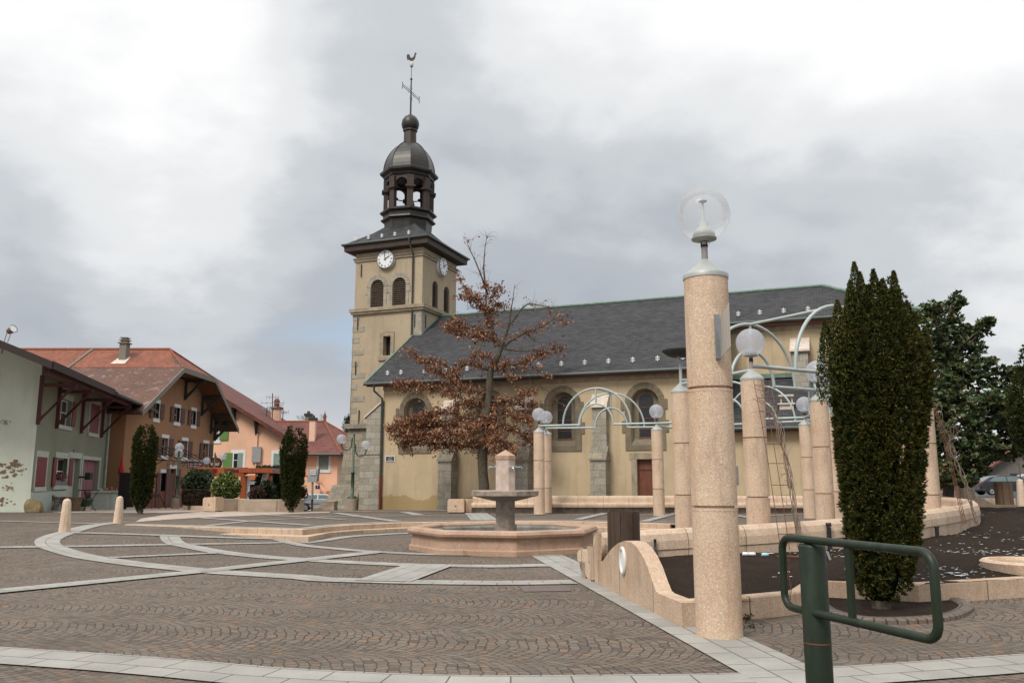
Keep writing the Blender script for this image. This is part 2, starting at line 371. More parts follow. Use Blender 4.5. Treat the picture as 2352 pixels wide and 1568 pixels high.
M['rust'] = plain('rust', (.14, .05, .03), .9, var=.3)
M['black'] = plain('black', (.012, .012, .012), .6)
M['iron'] = plain('iron', (.02, .02, .022), .5)
M['white'] = plain('white_paint', (.72, .72, .70), .6)
M['globe'] = glassm('globe_clear', (.98, .98, .98), .17, .1, (.9, .9, .9))
M['globef'] = glassm('globe_frosted', (.95, .96, .98), .42, .15, (.74, .75, .80))
M['lampin'] = plain('lamp_inside', (.42, .43, .42), .5)
M['pl_church'] = plaster('church_render', (.49, .385, .248), (.25, .20, .13), .9, .5, base=(.36, .26, .13))
M['pl_tower'] = plaster('tower_render', (.40, .325, .225), (.22, .195, .145), 1.1, .6, .5)
M['stone'] = blocks('ashlar', .62, .36, (.36, .33, .28), (.27, .24, .18), (.20, .18, .14), .01, nvar=.45)
M['stonedark'] = blocks('weathered_ashlar', .55, .42, (.20, .185, .15), (.29, .25, .18), (.15, .13, .1), .012, nvar=.5)
M['trim'] = plain('stone_trim', (.165, .135, .09), .9, var=.25, scale=2.5, bump=.4)
M['trimg'] = plain('grey_quoin', (.30, .27, .215), .9, var=.25, scale=2.5, bump=.4)
M['trimp'] = plain('pale_stone', (.56, .48, .40), .9, var=.2, scale=5, bump=.5)
M['cornice'] = plain('cornice_stone', (.30, .245, .17), .9, var=.3, scale=3, bump=.4)
M['rubble'] = blocks('rubble', .35, .22, (.28, .25, .19), (.19, .17, .13), (.22, .2, .16), .02, warp=.12, nvar=.6)
M['slate'] = slate('slate', (.038, .038, .041), (.062, .061, .064))
M['copperd'] = plain('dark_copper', (.034, .031, .027), .42, .35, .3, 2.5, spec=.5)
M['copperb'] = plain('brown_copper', (.045, .028, .020), .6, .1, .3, 2.5)
M['verd'] = plain('verdigris', (.13, .20, .15), .7, 0, .3, 3)
M['gutter'] = plain('gutter', (.05, .062, .055), .45)
M['eavewood'] = plain('eave_wood', (.16, .065, .04), .8)
M['louvre'] = plain('louvre_wood', (.12, .085, .06), .7, var=.3)
M['dark'] = plain('dark_void', (.008, .008, .009), .9)
M['darkglass'] = plain('dark_glass', (.022, .02, .02), .25, spec=.5, var=.5, scale=8)
M['redpipe'] = plain('red_pipe', (.17, .032, .018), .45)
M['doorwood'] = wood('door_wood', (.16, .05, .022), .5, (1, .12))
M['clock'] = plain('clock_white', (.74, .75, .76), .4, var=.03)
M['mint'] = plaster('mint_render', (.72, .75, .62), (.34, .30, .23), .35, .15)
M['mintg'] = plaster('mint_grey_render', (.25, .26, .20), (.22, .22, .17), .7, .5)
M['mintw'] = plain('pale_mint', (.44, .49, .43), .85, bump=.2)
M['patch'] = plain('bare_patch', (.26, .17, .11), .95, var=.3, scale=12, bump=.6)
M['shutred'] = plain('red_shutter', (.17, .026, .03), .6, var=.15)
M['beamred'] = plain('red_beam', (.085, .022, .020), .7, var=.2)
M['pinkdoor'] = plain('pink_door', (.27, .11, .13), .55, var=.15)
M['brownw'] = plaster('brown_render', (.37, .20, .112), (.2, .11, .06), .4, .2)
M['brownlow'] = plain('dark_red_base', (.17, .045, .03), .8, bump=.2)
M['tileold'] = tiles('old_tiles', (.155, .070, .045), (.11, .052, .036), (.03, .016, .012), .17, .17, (.28, .23, .17))
M['tilenew'] = tiles('new_tiles', (.25, .078, .036), (.18, .052, .026), (.05, .014, .009), .25, .36)
M['tilered'] = tiles('red_tiles', (.165, .050, .034), (.125, .039, .03), (.035, .012, .01), .26, .36)
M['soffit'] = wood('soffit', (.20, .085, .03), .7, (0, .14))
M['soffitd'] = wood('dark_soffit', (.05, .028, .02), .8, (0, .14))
M['beamg'] = plain('dark_beam', (.035, .033, .028), .8)
M['shutbrown'] = plain('brown_shutter', (.10, .034, .020), .6, var=.15)
M['peach'] = plaster('peach_render', (.80, .48, .32), (.45, .25, .16), .25, .15, .12)
M['shutgreen'] = plain('green_shutter', (.10, .22, .045), .6)
M['shutsage'] = plain('sage_shutter', (.22, .29, .23), .65)
M['orange'] = plain('orange_paint', (.50, .13, .035), .6)
M['perg'] = wood('stained_timber', (.33, .075, .02), .45)
M['planter'] = plain('planter_concrete', (.37, .29, .215), .9, var=.2, scale=1.6, bump=.3)
M['chim'] = plain('chimney_concrete', (.20, .18, .15), .9, bump=.3)
M['peachp'] = plain('peach_paint', (.78, .50, .36), .8)
M['silver'] = plain('silver_car_paint', (.48, .49, .51), .3, .5, .03, spec=.5)
M['cardark'] = plain('dark_car_paint', (.035, .038, .045), .25, .3, .03, spec=.6)
M['carglass'] = plain('car_glass', (.10, .13, .13), .08, 0, .1, spec=.8)
M['tyre'] = plain('tyre', (.018, .018, .018), .85)
M['rim'] = plain('rim', (.3, .3, .3), .4, .6)
M['redl'] = plain('red_lens', (.35, .02, .02), .3)
M['soil'] = soilm('mulch')
M['snow'] = plain('snow', (.82, .84, .88), .7)
M['bark'] = plain('bark', (.075, .06, .042), .95, var=.4, scale=9, bump=.9, bscale=18)
M['twig'] = plain('twig', (.10, .062, .04), .9, var=.3)
M['vine'] = plain('vine', (.19, .14, .105), .9, var=.3)
M['edgeb'] = plain('brown_edge', (.032, .020, .014), .8)
M['oakleaf'] = leafm('dry_oak_leaf', [(.2, (.085, .034, .018)), (.42, (.18, .075, .038)), (.6, (.27, .120, .062)), (.8, (.42, .23, .13))], .7)
M['yew'] = leafm('yew_leaf', [(.2, (.016, .024, .007)), (.45, (.038, .048, .011)), (.65, (.072, .072, .016)), (.85, (.135, .095, .022))], .85, spec=.12, vscale=3)
M['yewd'] = leafm('yew_leaf_dark', [(.2, (.013, .021, .006)), (.5, (.032, .042, .011)), (.8, (.07, .07, .018))], .85, spec=.12, vscale=3)
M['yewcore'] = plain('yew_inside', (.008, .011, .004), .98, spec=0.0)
M['magleaf'] = leafm('magnolia_leaf', [(.15, (.016, .032, .012)), (.42, (.040, .072, .024)), (.62, (.085, .12, .042)), (.76, (.11, .085, .035)), (.9, (.20, .10, .045))], .45, spec=.35, vscale=1.5)
M['laurel'] = leafm('laurel_leaf', [(.2, (.035, .06, .012)), (.5, (.095, .13, .025)), (.8, (.23, .25, .06))], .4, spec=.5)
M['hedge'] = leafm('dark_hedge', [(.2, (.012, .02, .009)), (.5, (.026, .04, .016)), (.8, (.055, .07, .03))], .6)
M['hedgeb'] = leafm('brown_hedge', [(.2, (.03, .014, .012)), (.5, (.055, .028, .022)), (.8, (.09, .05, .035))], .8)
M['conifer'] = leafm('conifer', [(.2, (.008, .014, .008)), (.8, (.03, .045, .022))], .7)
M['binwood'] = wood('bin_wood', (.065, .038, .022), .5)
M['binwood2'] = wood('bin_wood_weathered', (.16, .10, .06), .8)
M['skin'] = plain('skin', (.45, .26, .19), .6)
M['pinkcoat'] = plain('pink_coat', (.65, .03, .08), .8)
M['hairdark'] = plain('dark_hair', (.02, .012, .01), .7)
M['trouser'] = plain('dark_trousers', (.02, .022, .03), .85)
M['blue'] = plain('sign_blue', (.012, .014, .06), .4)
M['signred'] = plain('sign_red', (.25, .03, .028), .5)
M['signwhite'] = plain('sign_white', (.68, .66, .62), .5)
M['signgrey'] = plain('sign_grey', (.30, .29, .29), .6)
M['metalgrey'] = plain('metal_grey', (.25, .26, .27), .4, .6)
M['plate'] = plain('sign_back', (.42, .42, .38), .35, .3)
M['water'] = plain('water', (.05, .065, .065), .08, spec=.8, var=.4, scale=2)
M['basin'] = plain('basin_inside', (.16, .165, .15), .8, var=.5, scale=2.5)
M['flower'] = leafm('flowers', [(.2, (.05, .09, .03)), (.45, (.35, .06, .05)), (.6, (.16, .07, .22)), (.8, (.7, .6, .15))])
M['greenpot'] = plain('green_pot', (.02, .06, .02), .3)
M['limepot'] = plain('lime_pot', (.18, .38, .03), .4)
M['parasol'] = plain('red_parasol', (.45, .015, .02), .7)
M['cloth'] = plain('grey_cloth', (.42, .41, .36), .9)
M['chrome'] = plain('chrome', (.6, .6, .6), .25, .9)
M['steelpost'] = plain('grey_post', (.22, .22, .22), .5)
M['pigeon'] = plain('dark_iron', (.03, .028, .026), .6)
M['grey'] = plaster('grey_render', (.16, .145, .13))
# ---------------------------------------------------------------- mesh building
ZM = [None]
class MB:
    def __init__(s): s.v = []; s.f = []; s.uv = []; s.m = []; s.sm = []
    def add(s, vs, fs, uvs=None, mi=0, smooth=False):
        o = len(s.v); s.v.extend([tuple(map(float, v)) for v in vs])
        for i, f in enumerate(fs):
            s.f.append(tuple(o + j for j in f)); s.uv.append(uvs[i] if uvs else None); s.m.append(mi); s.sm.append(smooth)
        return s
    def quad(s, a, b, c, d, **k): return s.add([a, b, c, d], [(0, 1, 2, 3)], **k)
    def poly(s, pts, **k): return s.add(pts, [tuple(range(len(pts)))], **k)
    def box(s, x0, x1, y0, y1, z0, z1, **k):
        return s.hexa([(x0, y0, z0), (x1, y0, z0), (x1, y1, z0), (x0, y1, z0), (x0, y0, z1), (x1, y0, z1), (x1, y1, z1), (x0, y1, z1)], **k)
    def hexa(s, p, **k): return s.add(p, [(0, 3, 2, 1), (4, 5, 6, 7), (0, 1, 5, 4), (1, 2, 6, 5), (2, 3, 7, 6), (3, 0, 4, 7)], **k)
    def fbox(s, fr, u0, u1, n0, n1, z0, z1, **k):
        P = fr.P
        if n1 < n0: n0, n1 = n1, n0
        return s.hexa([P(u0, n1, z0), P(u1, n1, z0), P(u1, n0, z0), P(u0, n0, z0), P(u0, n1, z1), P(u1, n1, z1), P(u1, n0, z1), P(u0, n0, z1)], **k)
    def prism(s, pts, d, **k):     # pts: planar 3D loop, extruded along vector d
        n = len(pts); a = [np.array(p, float) for p in pts]; b = [p + np.array(d, float) for p in a]
        s.add(a + b, [tuple(range(n))[::-1], tuple(range(n, 2 * n))] + [(i, (i + 1) % n, n + (i + 1) % n, n + i) for i in range(n)], **k); return s
    def lathe(s, prof, c=(0, 0, 0), seg=24, ph=0, smooth=True, cap=True, flat=False, **k):
        vs = []; n = len(prof)
        for r, z in prof:
            for j in range(seg):
                a = ph + 2 * PI * j / seg; vs.append((c[0] + r * math.cos(a), c[1] + r * math.sin(a), c[2] + z))
        fs = [(i * seg + j, i * seg + (j + 1) % seg, (i + 1) * seg + (j + 1) % seg, (i + 1) * seg + j) for i in range(n - 1) for j in range(seg)]
        s.add(vs, fs, smooth=smooth, **k)
        if cap:
            if prof[0][0] > 1e-4: s.add(vs[:seg], [tuple(range(seg))[::-1]], **k)
            if prof[-1][0] > 1e-4: s.add(vs[-seg:], [tuple(range(seg))], **k)
        return s
    def tube(s, pts, r, seg=10, smooth=True, closed=False, **k):
        pts = [Vector(p) for p in pts]; n = len(pts); rs = r if isinstance(r, (list, tuple, np.ndarray)) else [r] * n
        vs = []; prev = None
        for i in range(n):
            if closed: d = pts[(i + 1) % n] - pts[i - 1]
            else: d = pts[min(i + 1, n - 1)] - pts[max(i - 1, 0)]
            d.normalize()
            if prev is None:
                up = Vector((0, 0, 1)) if abs(d.z) < .9 else Vector((1, 0, 0)); x = d.cross(up).normalized()
            else:
                x = prev - d * prev.dot(d)
                x = x.normalized() if x.length > 1e-6 else d.cross(Vector((0, 0, 1))).normalized()
            prev = x; y = d.cross(x)
            for j in range(seg):
                a = 2 * PI * j / seg; vs.append(pts[i] + (x * math.cos(a) + y * math.sin(a)) * rs[i])
        m = n if closed else n - 1
        fs = [(i * seg + j, i * seg + (j + 1) % seg, ((i + 1) % n) * seg + (j + 1) % seg, ((i + 1) % n) * seg + j) for i in range(m) for j in range(seg)]
        s.add(vs, fs, smooth=smooth, **k)
        if not closed:
            s.add(vs[:seg], [tuple(range(seg))[::-1]], **k); s.add(vs[-seg:], [tuple(range(seg))], **k)
        return s
    def sphere(s, c, r, seg=24, rings=14, z0=-1, z1=1, sc=(1, 1, 1), **k):
        vs = []; ts = np.linspace(math.asin(z0), math.asin(z1), rings + 1)
        for t in ts:
            for j in range(seg):
                a = 2 * PI * j / seg; vs.append((c[0] + r * sc[0] * math.cos(t) * math.cos(a), c[1] + r * sc[1] * math.cos(t) * math.sin(a), c[2] + r * sc[2] * math.sin(t)))
        s.add(vs, [(i * seg + j, i * seg + (j + 1) % seg, (i + 1) * seg + (j + 1) % seg, (i + 1) * seg + j) for i in range(rings) for j in range(seg)], smooth=True, **k); return s
    def sweep(s, path, prof, up=None, closed=False, caps=True, smooth=False, **k):
        """path: list of (x,y,z) ; prof: list of (o,z) with o to the left of travel (+)."""
        n = len(path); P = [np.array(p, float) for p in path]; vs = []; L = [0]
        for i in range(1, n): L.append(L[-1] + np.linalg.norm((P[i] - P[i - 1])[:2]))
        pl = [0]
        for i in range(1, len(prof)): pl.append(pl[-1] + math.hypot(prof[i][0] - prof[i - 1][0], prof[i][1] - prof[i - 1][1]))
        for i in range(n):
            if closed: a, b = P[i - 1], P[(i + 1) % n]
            else: a, b = P[max(i - 1, 0)], P[min(i + 1, n - 1)]
            d = (b - a)[:2]; d /= np.linalg.norm(d); nn = np.array([-d[1], d[0]])
            if 0 < i < n - 1 or closed:
                d1 = (P[i] - P[i - 1])[:2]; d1 /= np.linalg.norm(d1); kk = 1 / max(.5, abs(np.dot(np.array([-d1[1], d1[0]]), nn)))
            else: kk = 1
            for o, z in prof: vs.append((P[i][0] + nn[0] * o * kk, P[i][1] + nn[1] * o * kk, P[i][2] + z))
        m = len(prof); fs = []; uvs = []
        rng = n if closed else n - 1
        for i in range(rng):
            i2 = (i + 1) % n; l1 = L[i]; l2 = L[i + 1] if i + 1 < n else L[i] + 1
            for j in range(m - 1):
                fs.append((i * m + j, i2 * m + j, i2 * m + j + 1, i * m + j + 1)); uvs.append([(l1, pl[j]), (l2, pl[j]), (l2, pl[j + 1]), (l1, pl[j + 1])])
        s.add(vs, fs, uvs=uvs, smooth=smooth, **k)
        if caps and not closed:
            s.add(vs[:m], [tuple(range(m))], **k); s.add(vs[-m:], [tuple(range(m))[::-1]], **k)
        return s
    def build(s, name, mat, parent=None, autosmooth=None):
        if ZM[0]: s.v = [(x, y, C0[2] + float(np.interp(z - C0[2], *ZM[0]))) for x, y, z in s.v]
        me = bpy.data.meshes.new(name)
        off = WL.get(parent.name, np.zeros(3)) if parent else np.zeros(3)
        v = np.array(s.v, float) - off
        me.from_pydata([tuple(x) for x in v], [], s.f)
        mats = mat if isinstance(mat, (list, tuple)) else [mat]
        for q in mats: me.materials.append(q)
        me.polygons.foreach_set('material_index', s.m); me.polygons.foreach_set('use_smooth', s.sm)
        ul = me.uv_layers.new(name='UVMap'); data = np.zeros((len(me.loops), 2))
        V = np.array(s.v, float); li = 0
        for f, uv in zip(s.f, s.uv):
            nf = len(f)
            if uv is not None: data[li:li + nf] = uv
            else:
                p = V[list(f)]; nrm = np.zeros(3)
                for a in range(nf):
                    nrm += np.cross(p[a] - p[0], p[(a + 1) % nf] - p[0])
                ln = np.linalg.norm(nrm); nrm = nrm / ln if ln > 1e-12 else np.array([0, 0, 1.])
                if abs(nrm[2]) > .98: t = np.array([1., 0, 0]); b = np.array([0, 1., 0])
                else:
                    t = np.array([-nrm[1], nrm[0], 0]); t /= np.linalg.norm(t); b = np.cross(nrm, t)
                    if b[2] < 0: b = -b
                data[li:li + nf, 0] = p @ t; data[li:li + nf, 1] = p @ b
            li += nf
        ul.data.foreach_set('uv', data.ravel())
        me.update()
        o = bpy.data.objects.new(name, me); COL.objects.link(o)
        if parent: o.parent = parent
        WL[o.name] = off
        return o
WL = {}          # world position of each parentable object (all are unrotated when built)
class Fr:
    def __init__(s, o, u, n=None):
        s.o = np.array(o, float); u = np.array([u[0], u[1]], float); s.u = u / np.linalg.norm(u)
        s.n = np.array([s.u[1], -s.u[0]]) if n is None else np.array(n[:2], float) / np.linalg.norm(n[:2])
    def P(s, u, n, z): return np.array([s.o[0] + s.u[0] * u + s.n[0] * n, s.o[1] + s.u[1] * u + s.n[1] * n, s.o[2] + z])
    def px(s, x, y, n=0.):
        r = ray(x, y); N3 = np.array([s.n[0], s.n[1], 0]); P0 = s.P(0, n, 0); t = np.dot(P0 - np.array([0, 0, CH]), N3) / np.dot(r, N3)
        q = np.array([0, 0, CH]) + r * t - P0; return q[0] * s.u[0] + q[1] * s.u[1], q[2]
    def at(s, u, n, z): return Fr(s.P(u, n, z), s.u, s.n)
def tag(o, label=None, cat=None, group=None, kind=None):
    for k, v in (('label', label), ('category', cat), ('group', group), ('kind', kind)):
        if v: o[k] = v
    return o
def thing(name, label, cat, loc=(0, 0, 0), group=None):
    o = bpy.data.objects.new(name, None); COL.objects.link(o); o.location = tuple(map(float, loc)); o.empty_display_size = .2
    WL[o.name] = np.array(loc, float); return tag(o, label, cat, group)
def dup(root, loc, rotz=0, label=None, group=None, scale=None):
    r = root.copy(); COL.objects.link(r); r.location = tuple(map(float, loc)); r.rotation_euler = (0, 0, rotz)
    if label: r['label'] = label
    if group: r['group'] = group
    if scale: r.scale = scale
    WL[r.name] = np.array(loc, float)
    for ch in list(root.children):
        c = ch.copy(); COL.objects.link(c); c.parent = r
        for g in list(ch.children):
            d = g.copy(); COL.objects.link(d); d.parent = c
    return r
def struct(name, mb, mat): return tag(mb.build(name, mat), kind='structure')
def text(body, size, mat, fr, u, n, z, parent, name='lettering', align='CENTER', ext=.004, xs=1.0):
    cu = bpy.data.curves.new('t', 'FONT'); cu.body = body; cu.size = size; cu.align_x = align; cu.align_y = 'CENTER'; cu.extrude = ext; cu.resolution_u = 2
    to = bpy.data.objects.new('t', cu); COL.objects.link(to)
    bpy.context.view_layer.update()
    me = bpy.data.meshes.new_from_object(to.evaluated_get(bpy.context.evaluated_depsgraph_get()))
    bpy.data.objects.remove(to); bpy.data.curves.remove(cu)
    off = WL.get(parent.name, np.zeros(3))
    # reading direction: to the right as seen from outside (outside = +n)
    rgt = np.array([-fr.n[1], fr.n[0]])
    P0 = fr.P(u, n, z) - off
    for v in me.vertices:
        x, y, zz = v.co; v.co = (P0[0] + rgt[0] * x * xs + fr.n[0] * zz, P0[1] + rgt[1] * x * xs + fr.n[1] * zz, P0[2] + y)
    me.materials.clear(); me.materials.append(mat)
    o = bpy.data.objects.new(name, me); COL.objects.link(o); o.parent = parent; WL[o.name] = off
    return o
def arcpts(r, n, a0=0, a1=PI): return [(r * math.cos(a0 + (a1 - a0) * i / n), r * math.sin(a0 + (a1 - a0) * i / n)) for i in range(n + 1)]

def wall(mb, fr, u0, u1, z0, z1, ops=(), depth=.2, n=0.):
    """front face with openings (ua,ub,za,zb,arch) and their reveals; arch = True rounds the head."""
    us = sorted({u0, u1, *[o[0] for o in ops], *[o[1] for o in ops]}); zs = sorted({z0, z1, *[o[2] for o in ops], *[o[3] for o in ops]})
    P = fr.P
    for i in range(len(us) - 1):
        for j in range(len(zs) - 1):
            a, b, c, d = us[i], us[i + 1], zs[j], zs[j + 1]; mu, mz = (a + b) / 2, (c + d) / 2
            if any(o[0] < mu < o[1] and o[2] < mz < o[3] for o in ops): continue
            mb.quad(P(a, n, c), P(b, n, c), P(b, n, d), P(a, n, d))
    for o in ops:
        a, b, c, d = o[:4]; arch = len(o) > 4 and o[4]; m = n - depth
        if arch:
            r = (b - a) / 2; cz = d - r; cu = (a + b) / 2; K = 10
            arc = [(cu - r * math.cos(PI * i / K), cz + r * math.sin(PI * i / K)) for i in range(K + 1)]
            for i in range(K):
                p, q = arc[i], arc[i + 1]
                cor = (a, d) if i < K / 2 else (b, d)
                mb.poly([P(p[0], n, p[1]), P(q[0], n, q[1]), P(cor[0], n, cor[1])])
                mb.quad(P(p[0], n, p[1]), P(q[0], n, q[1]), P(q[0], m, q[1]), P(p[0], m, p[1]))
            top = cz
        else:
            mb.quad(P(a, n, d), P(b, n, d), P(b, m, d), P(a, m, d)); top = d
        mb.quad(P(a, n, c), P(a, n, top), P(a, m, top), P(a, m, c)); mb.quad(P(b, n, c), P(b, n, top), P(b, m, top), P(b, m, c))
        mb.quad(P(a, n, c), P(b, n, c), P(b, m, c), P(a, m, c))
def archfill(mb, fr, a, b, c, d, n, **k):
    r = (b - a) / 2; cz = d - r; cu = (a + b) / 2
    mb.poly([fr.P(a, n, c), fr.P(b, n, c)] + [fr.P(cu + r * math.cos(PI * i / 12), n, cz + r * math.sin(PI * i / 12)) for i in range(13)], **k)
def archring(mb, fr, cu, cz, r0, r1, n0, n1, K=9, gap=.0):
    for i in range(K):
        a0 = PI * i / K + gap; a1 = PI * (i + 1) / K - gap
        q = [(r0, a0), (r1, a0), (r1, a1), (r0, a1)]
        pt = lambda rr, aa, nn: fr.P(cu + rr * math.cos(aa), nn, cz + rr * math.sin(aa))
        mb.hexa([pt(*q[0], n1), pt(*q[1], n1), pt(*q[2], n1), pt(*q[3], n1)] + [pt(*q[0], n0), pt(*q[1], n0), pt(*q[2], n0), pt(*q[3], n0)])
def shutter(fr, u0, u1, z0, z1, n, mat, parent, closed=False, fold=None):
    mb = MB(); mb.fbox(fr, u0, u1, n, n + .04, z0, z1)
    for zz in (z0 + .06, (z0 + z1) / 2 - .05, z1 - .16): mb.fbox(fr, u0 + .04, u1 - .04, n + .04, n + .055, zz, zz + .1)
    return mb.build('shutter', mat, parent)

# ---------------------------------------------------------------- ground
xs = np.unique(np.concatenate([np.linspace(-400, -60, 12), np.arange(-60, 44, .5), np.linspace(44, 400, 14)]))
ys = np.unique(np.concatenate([np.linspace(-40, -2, 6), np.arange(-2, 82, .5), np.linspace(82, 900, 14)]))
XX, YY = np.meshgrid(xs, ys); ZZ = ground(XX, YY)
gm = MB(); nx = len(xs)
gm.v = list(zip(XX.ravel(), YY.ravel(), ZZ.ravel()))
for j in range(len(ys) - 1):
    for i in range(nx - 1):
        xm, ym = (xs[i] + xs[i + 1]) / 2, (ys[j] + ys[j + 1]) / 2
        far = ym > 56 or xm < -30 or (ym > 44 and xm > 6) or (xm > 17 and ym > 37) or ym < -10
        gm.f.append((j * nx + i, j * nx + i + 1, (j + 1) * nx + i + 1, (j + 1) * nx + i)); gm.uv.append(None); gm.m.append(1 if far else 0); gm.sm.append(False)
struct('ground', gm, [M['cobble'], M['asphalt']])

# raised terrace with two steps
def Z1(x0, y0, s=.2721): return lambda a, b: ((x0 + a * s) / 1.63265, (y0 + b * s) / 1.63265)
za, zb, zcc, zd = Z1(0, 1850), Z1(600, 1850), Z1(1200, 1850), Z1(1800, 1850)
up = [za(1720, 428), zb(460, 460), zb(1200, 478), zb(1960, 498)]
up2 = [zb(2352, 453), zcc(450, 432), zcc(1120, 402), zcc(1640, 393), zd(300, 383), zd(850, 381), zd(1600, 390), zd(2210, 407), (1540, 1203.5)]
ring_in = [(4.9, 24.6), (8, 23), (12, 24), (14.3, 27.5), (15.4, 31), (15, 34.2), (12.6, 36.6), (9, 38.2), (0, 41.6), (-7, 45.5)]
edge = [GP(*p)[:2] for p in up + up2]
PLAT = [tuple(p) for p in edge] + ring_in + [(-9.5, 44.6), (-11.3, 41.5), (-12.4, 36), (-12.3, 29)]
pm = MB(); pm.poly([(x, y, hp(x, y)) for x, y in PLAT]); struct('terrace', pm, M['cobble'])
sm = MB(); pth = [(x, y, hp(x, y) - .19) for x, y in [tuple(p) for p in edge]]
sm.sweep(pth[::1], [(-.003, -.2), (-.012, .19), (.0, .196), (.34, .197)], smooth=False); struct('upper_step', sm, M['step'])
lo = [zb(530, 548), zb(1200, 563), zb(1540, 575), zb(2045, 592)]
lo2 = [zb(2352, 531), zcc(600, 496), zcc(1240, 470), zd(300, 452), zd(1100, 452), zd(1610, 459), zd(2210, 480), (1545, 1221)]
def hl(x, y):
    for i in range(10):
        P = G(x, y, hl.z); hl.z = hp(P[0], P[1]) - .145
    return (P[0], P[1], P[2])
hl.z = .14
lp = [hl(*p) for p in lo + lo2]
sm = MB(); sm.sweep([(x, y, z - .14) for x, y, z in lp], [(0, -.15), (0, .13), (.01, .14), (.60, .142)], smooth=False); struct('lower_step', sm, M['step'])

# ---------------------------------------------------------------- granite bands laid in the cobbles
def inplat(x, y):
    c = False; n = len(PLAT)
    for i in range(n):
        (x1, y1), (x2, y2) = PLAT[i][:2], PLAT[(i + 1) % n][:2]
        if (y1 > y) != (y2 > y) and x < (x2 - x1) * (y - y1) / (y2 - y1) + x1: c = not c
    return c
def surf(x, y): return hp(x, y) - .009 if inplat(x, y) else float(ground(x, y))
def resample(P, d=.3):
    P = [np.array(p[:2], float) for p in P]; Q = []
    # Catmull-Rom
    for i in range(len(P) - 1):
        p0 = P[max(i - 1, 0)]; p1 = P[i]; p2 = P[i + 1]; p3 = P[min(i + 2, len(P) - 1)]
        n = max(1, int(np.linalg.norm(p2 - p1) / d))
        for j in range(n):
            t = j / n; Q.append(.5 * ((2 * p1) + (-p0 + p2) * t + (2 * p0 - 5 * p1 + 4 * p2 - p3) * t * t + (-p0 + 3 * p1 - 3 * p2 + p3) * t ** 3))
    Q.append(P[-1]); return Q
BL = [0]
def band(pix, w, plane='g', off=0., mat='band', name='granite_band', raw=False, straight=False):
    f = GG if plane == 'g' else GP
    P = [f(*p) for p in pix] if not raw else pix
    Q = resample(P) if not straight else [np.array(P[0][:2]) + (np.array(P[-1][:2]) - np.array(P[0][:2])) * t for t in np.linspace(0, 1, max(2, int(np.linalg.norm(P[0][:2] - P[-1][:2]) / .3)))]
    BL[0] += 1; lift = .012 + .0007 * BL[0]
    mb = MB(); L = 0; prev = None; vs = []; uvs = []
    K = 2
    for i, q in enumerate(Q):
        a = Q[max(i - 1, 0)]; b = Q[min(i + 1, len(Q) - 1)]; d = (b - a) / max(1e-9, np.linalg.norm(b - a)); n = np.array([-d[1], d[0]])
        if prev is not None: L += np.linalg.norm(q - prev)
        prev = q
        for o in (w / 2 + off, off, -w / 2 + off):
            p = q + n * o; z = (hp(p[0], p[1]) + lift - .009) if plane == 'p' else surf(p[0], p[1]) + lift
            vs.append((p[0], p[1], z)); uvs.append((L, o + 5))
    fs = []; fu = []
    for i in range(len(Q) - 1):
        for j in range(2):
            a, b, c, d = i * 3 + j, i * 3 + j + 1, (i + 1) * 3 + j + 1, (i + 1) * 3 + j
            fs.append((a, b, c, d)); fu.append([uvs[a], uvs[b], uvs[c], uvs[d]])
    mb.add(vs, fs, uvs=fu); return struct(name, mb, M[mat])
band([(-60, 1483), (0, 1487), (167, 1497.7), (333, 1509), (500, 1522.7), (612, 1533), (868, 1547), (1122, 1553), (1470, 1551), (1700, 1547), (1891, 1534.5), (2100, 1521), (2352, 1503), (2500, 1491)], .62, off=-.31)
band([(1215.8, 1274.8), (1252.4, 1295.6), (1332.4, 1341.4), (1395.7, 1378), (1519.4, 1445.3), (1696.6, 1545.6), (1760, 1582)], .72, off=.36, straight=True)
band([za(*p) for p in [(1650, 400), (1300, 440), (970, 525), (760, 590), (655, 655), (700, 730), (900, 800), (1400, 908), (2000, 988), (2352, 1022)]] + [zb(*p) for p in [(700, 1078), (1400, 1122), (2000, 1160)]] + [zcc(*p) for p in [(0, 1185), (700, 1207), (1500, 1226), (2352, 1236)]] + [zd(*p) for p in [(600, 1234), (1300, 1222)]], .56)
band([zb(*p) for p in [(130, 585), (200, 680), (500, 750), (850, 812), (1500, 882), (2100, 918)]] + [zcc(*p) for p in [(0, 930), (600, 962), (1300, 990), (2352, 1006)]] + [zd(*p) for p in [(900, 992), (1480, 985)]], .5)
band([zb(*p) for p in [(1600, 630), (1750, 670), (2000, 722), (2352, 757)]] + [zcc(*p) for p in [(700, 803), (1500, 842), (2352, 848)]] + [zd(*p) for p in [(700, 832), (1475, 815)]], .34)
band([zb(1980, 688), zb(2352, 637), zcc(400, 598), zcc(1000, 558), zcc(1290, 546)], .34)
for a, b, w in [(za(-200, 750), za(580, 738), .3), (za(900, 735), zb(150, 708), .3), (zb(420, 703), zb(1680, 683), .3), (za(-100, 382), za(1350, 418), .3),
                (za(990, 545), zb(1650, 632), .3), (za(1490, 892), zb(850, 822), .34), (zb(560, 1080), zcc(780, 812), .5), (za(-200, 1375), zb(560, 1082), .5),
                (zcc(860, 1220), zcc(1500, 998), .95)]:
    band([a, b], w, straight=True)
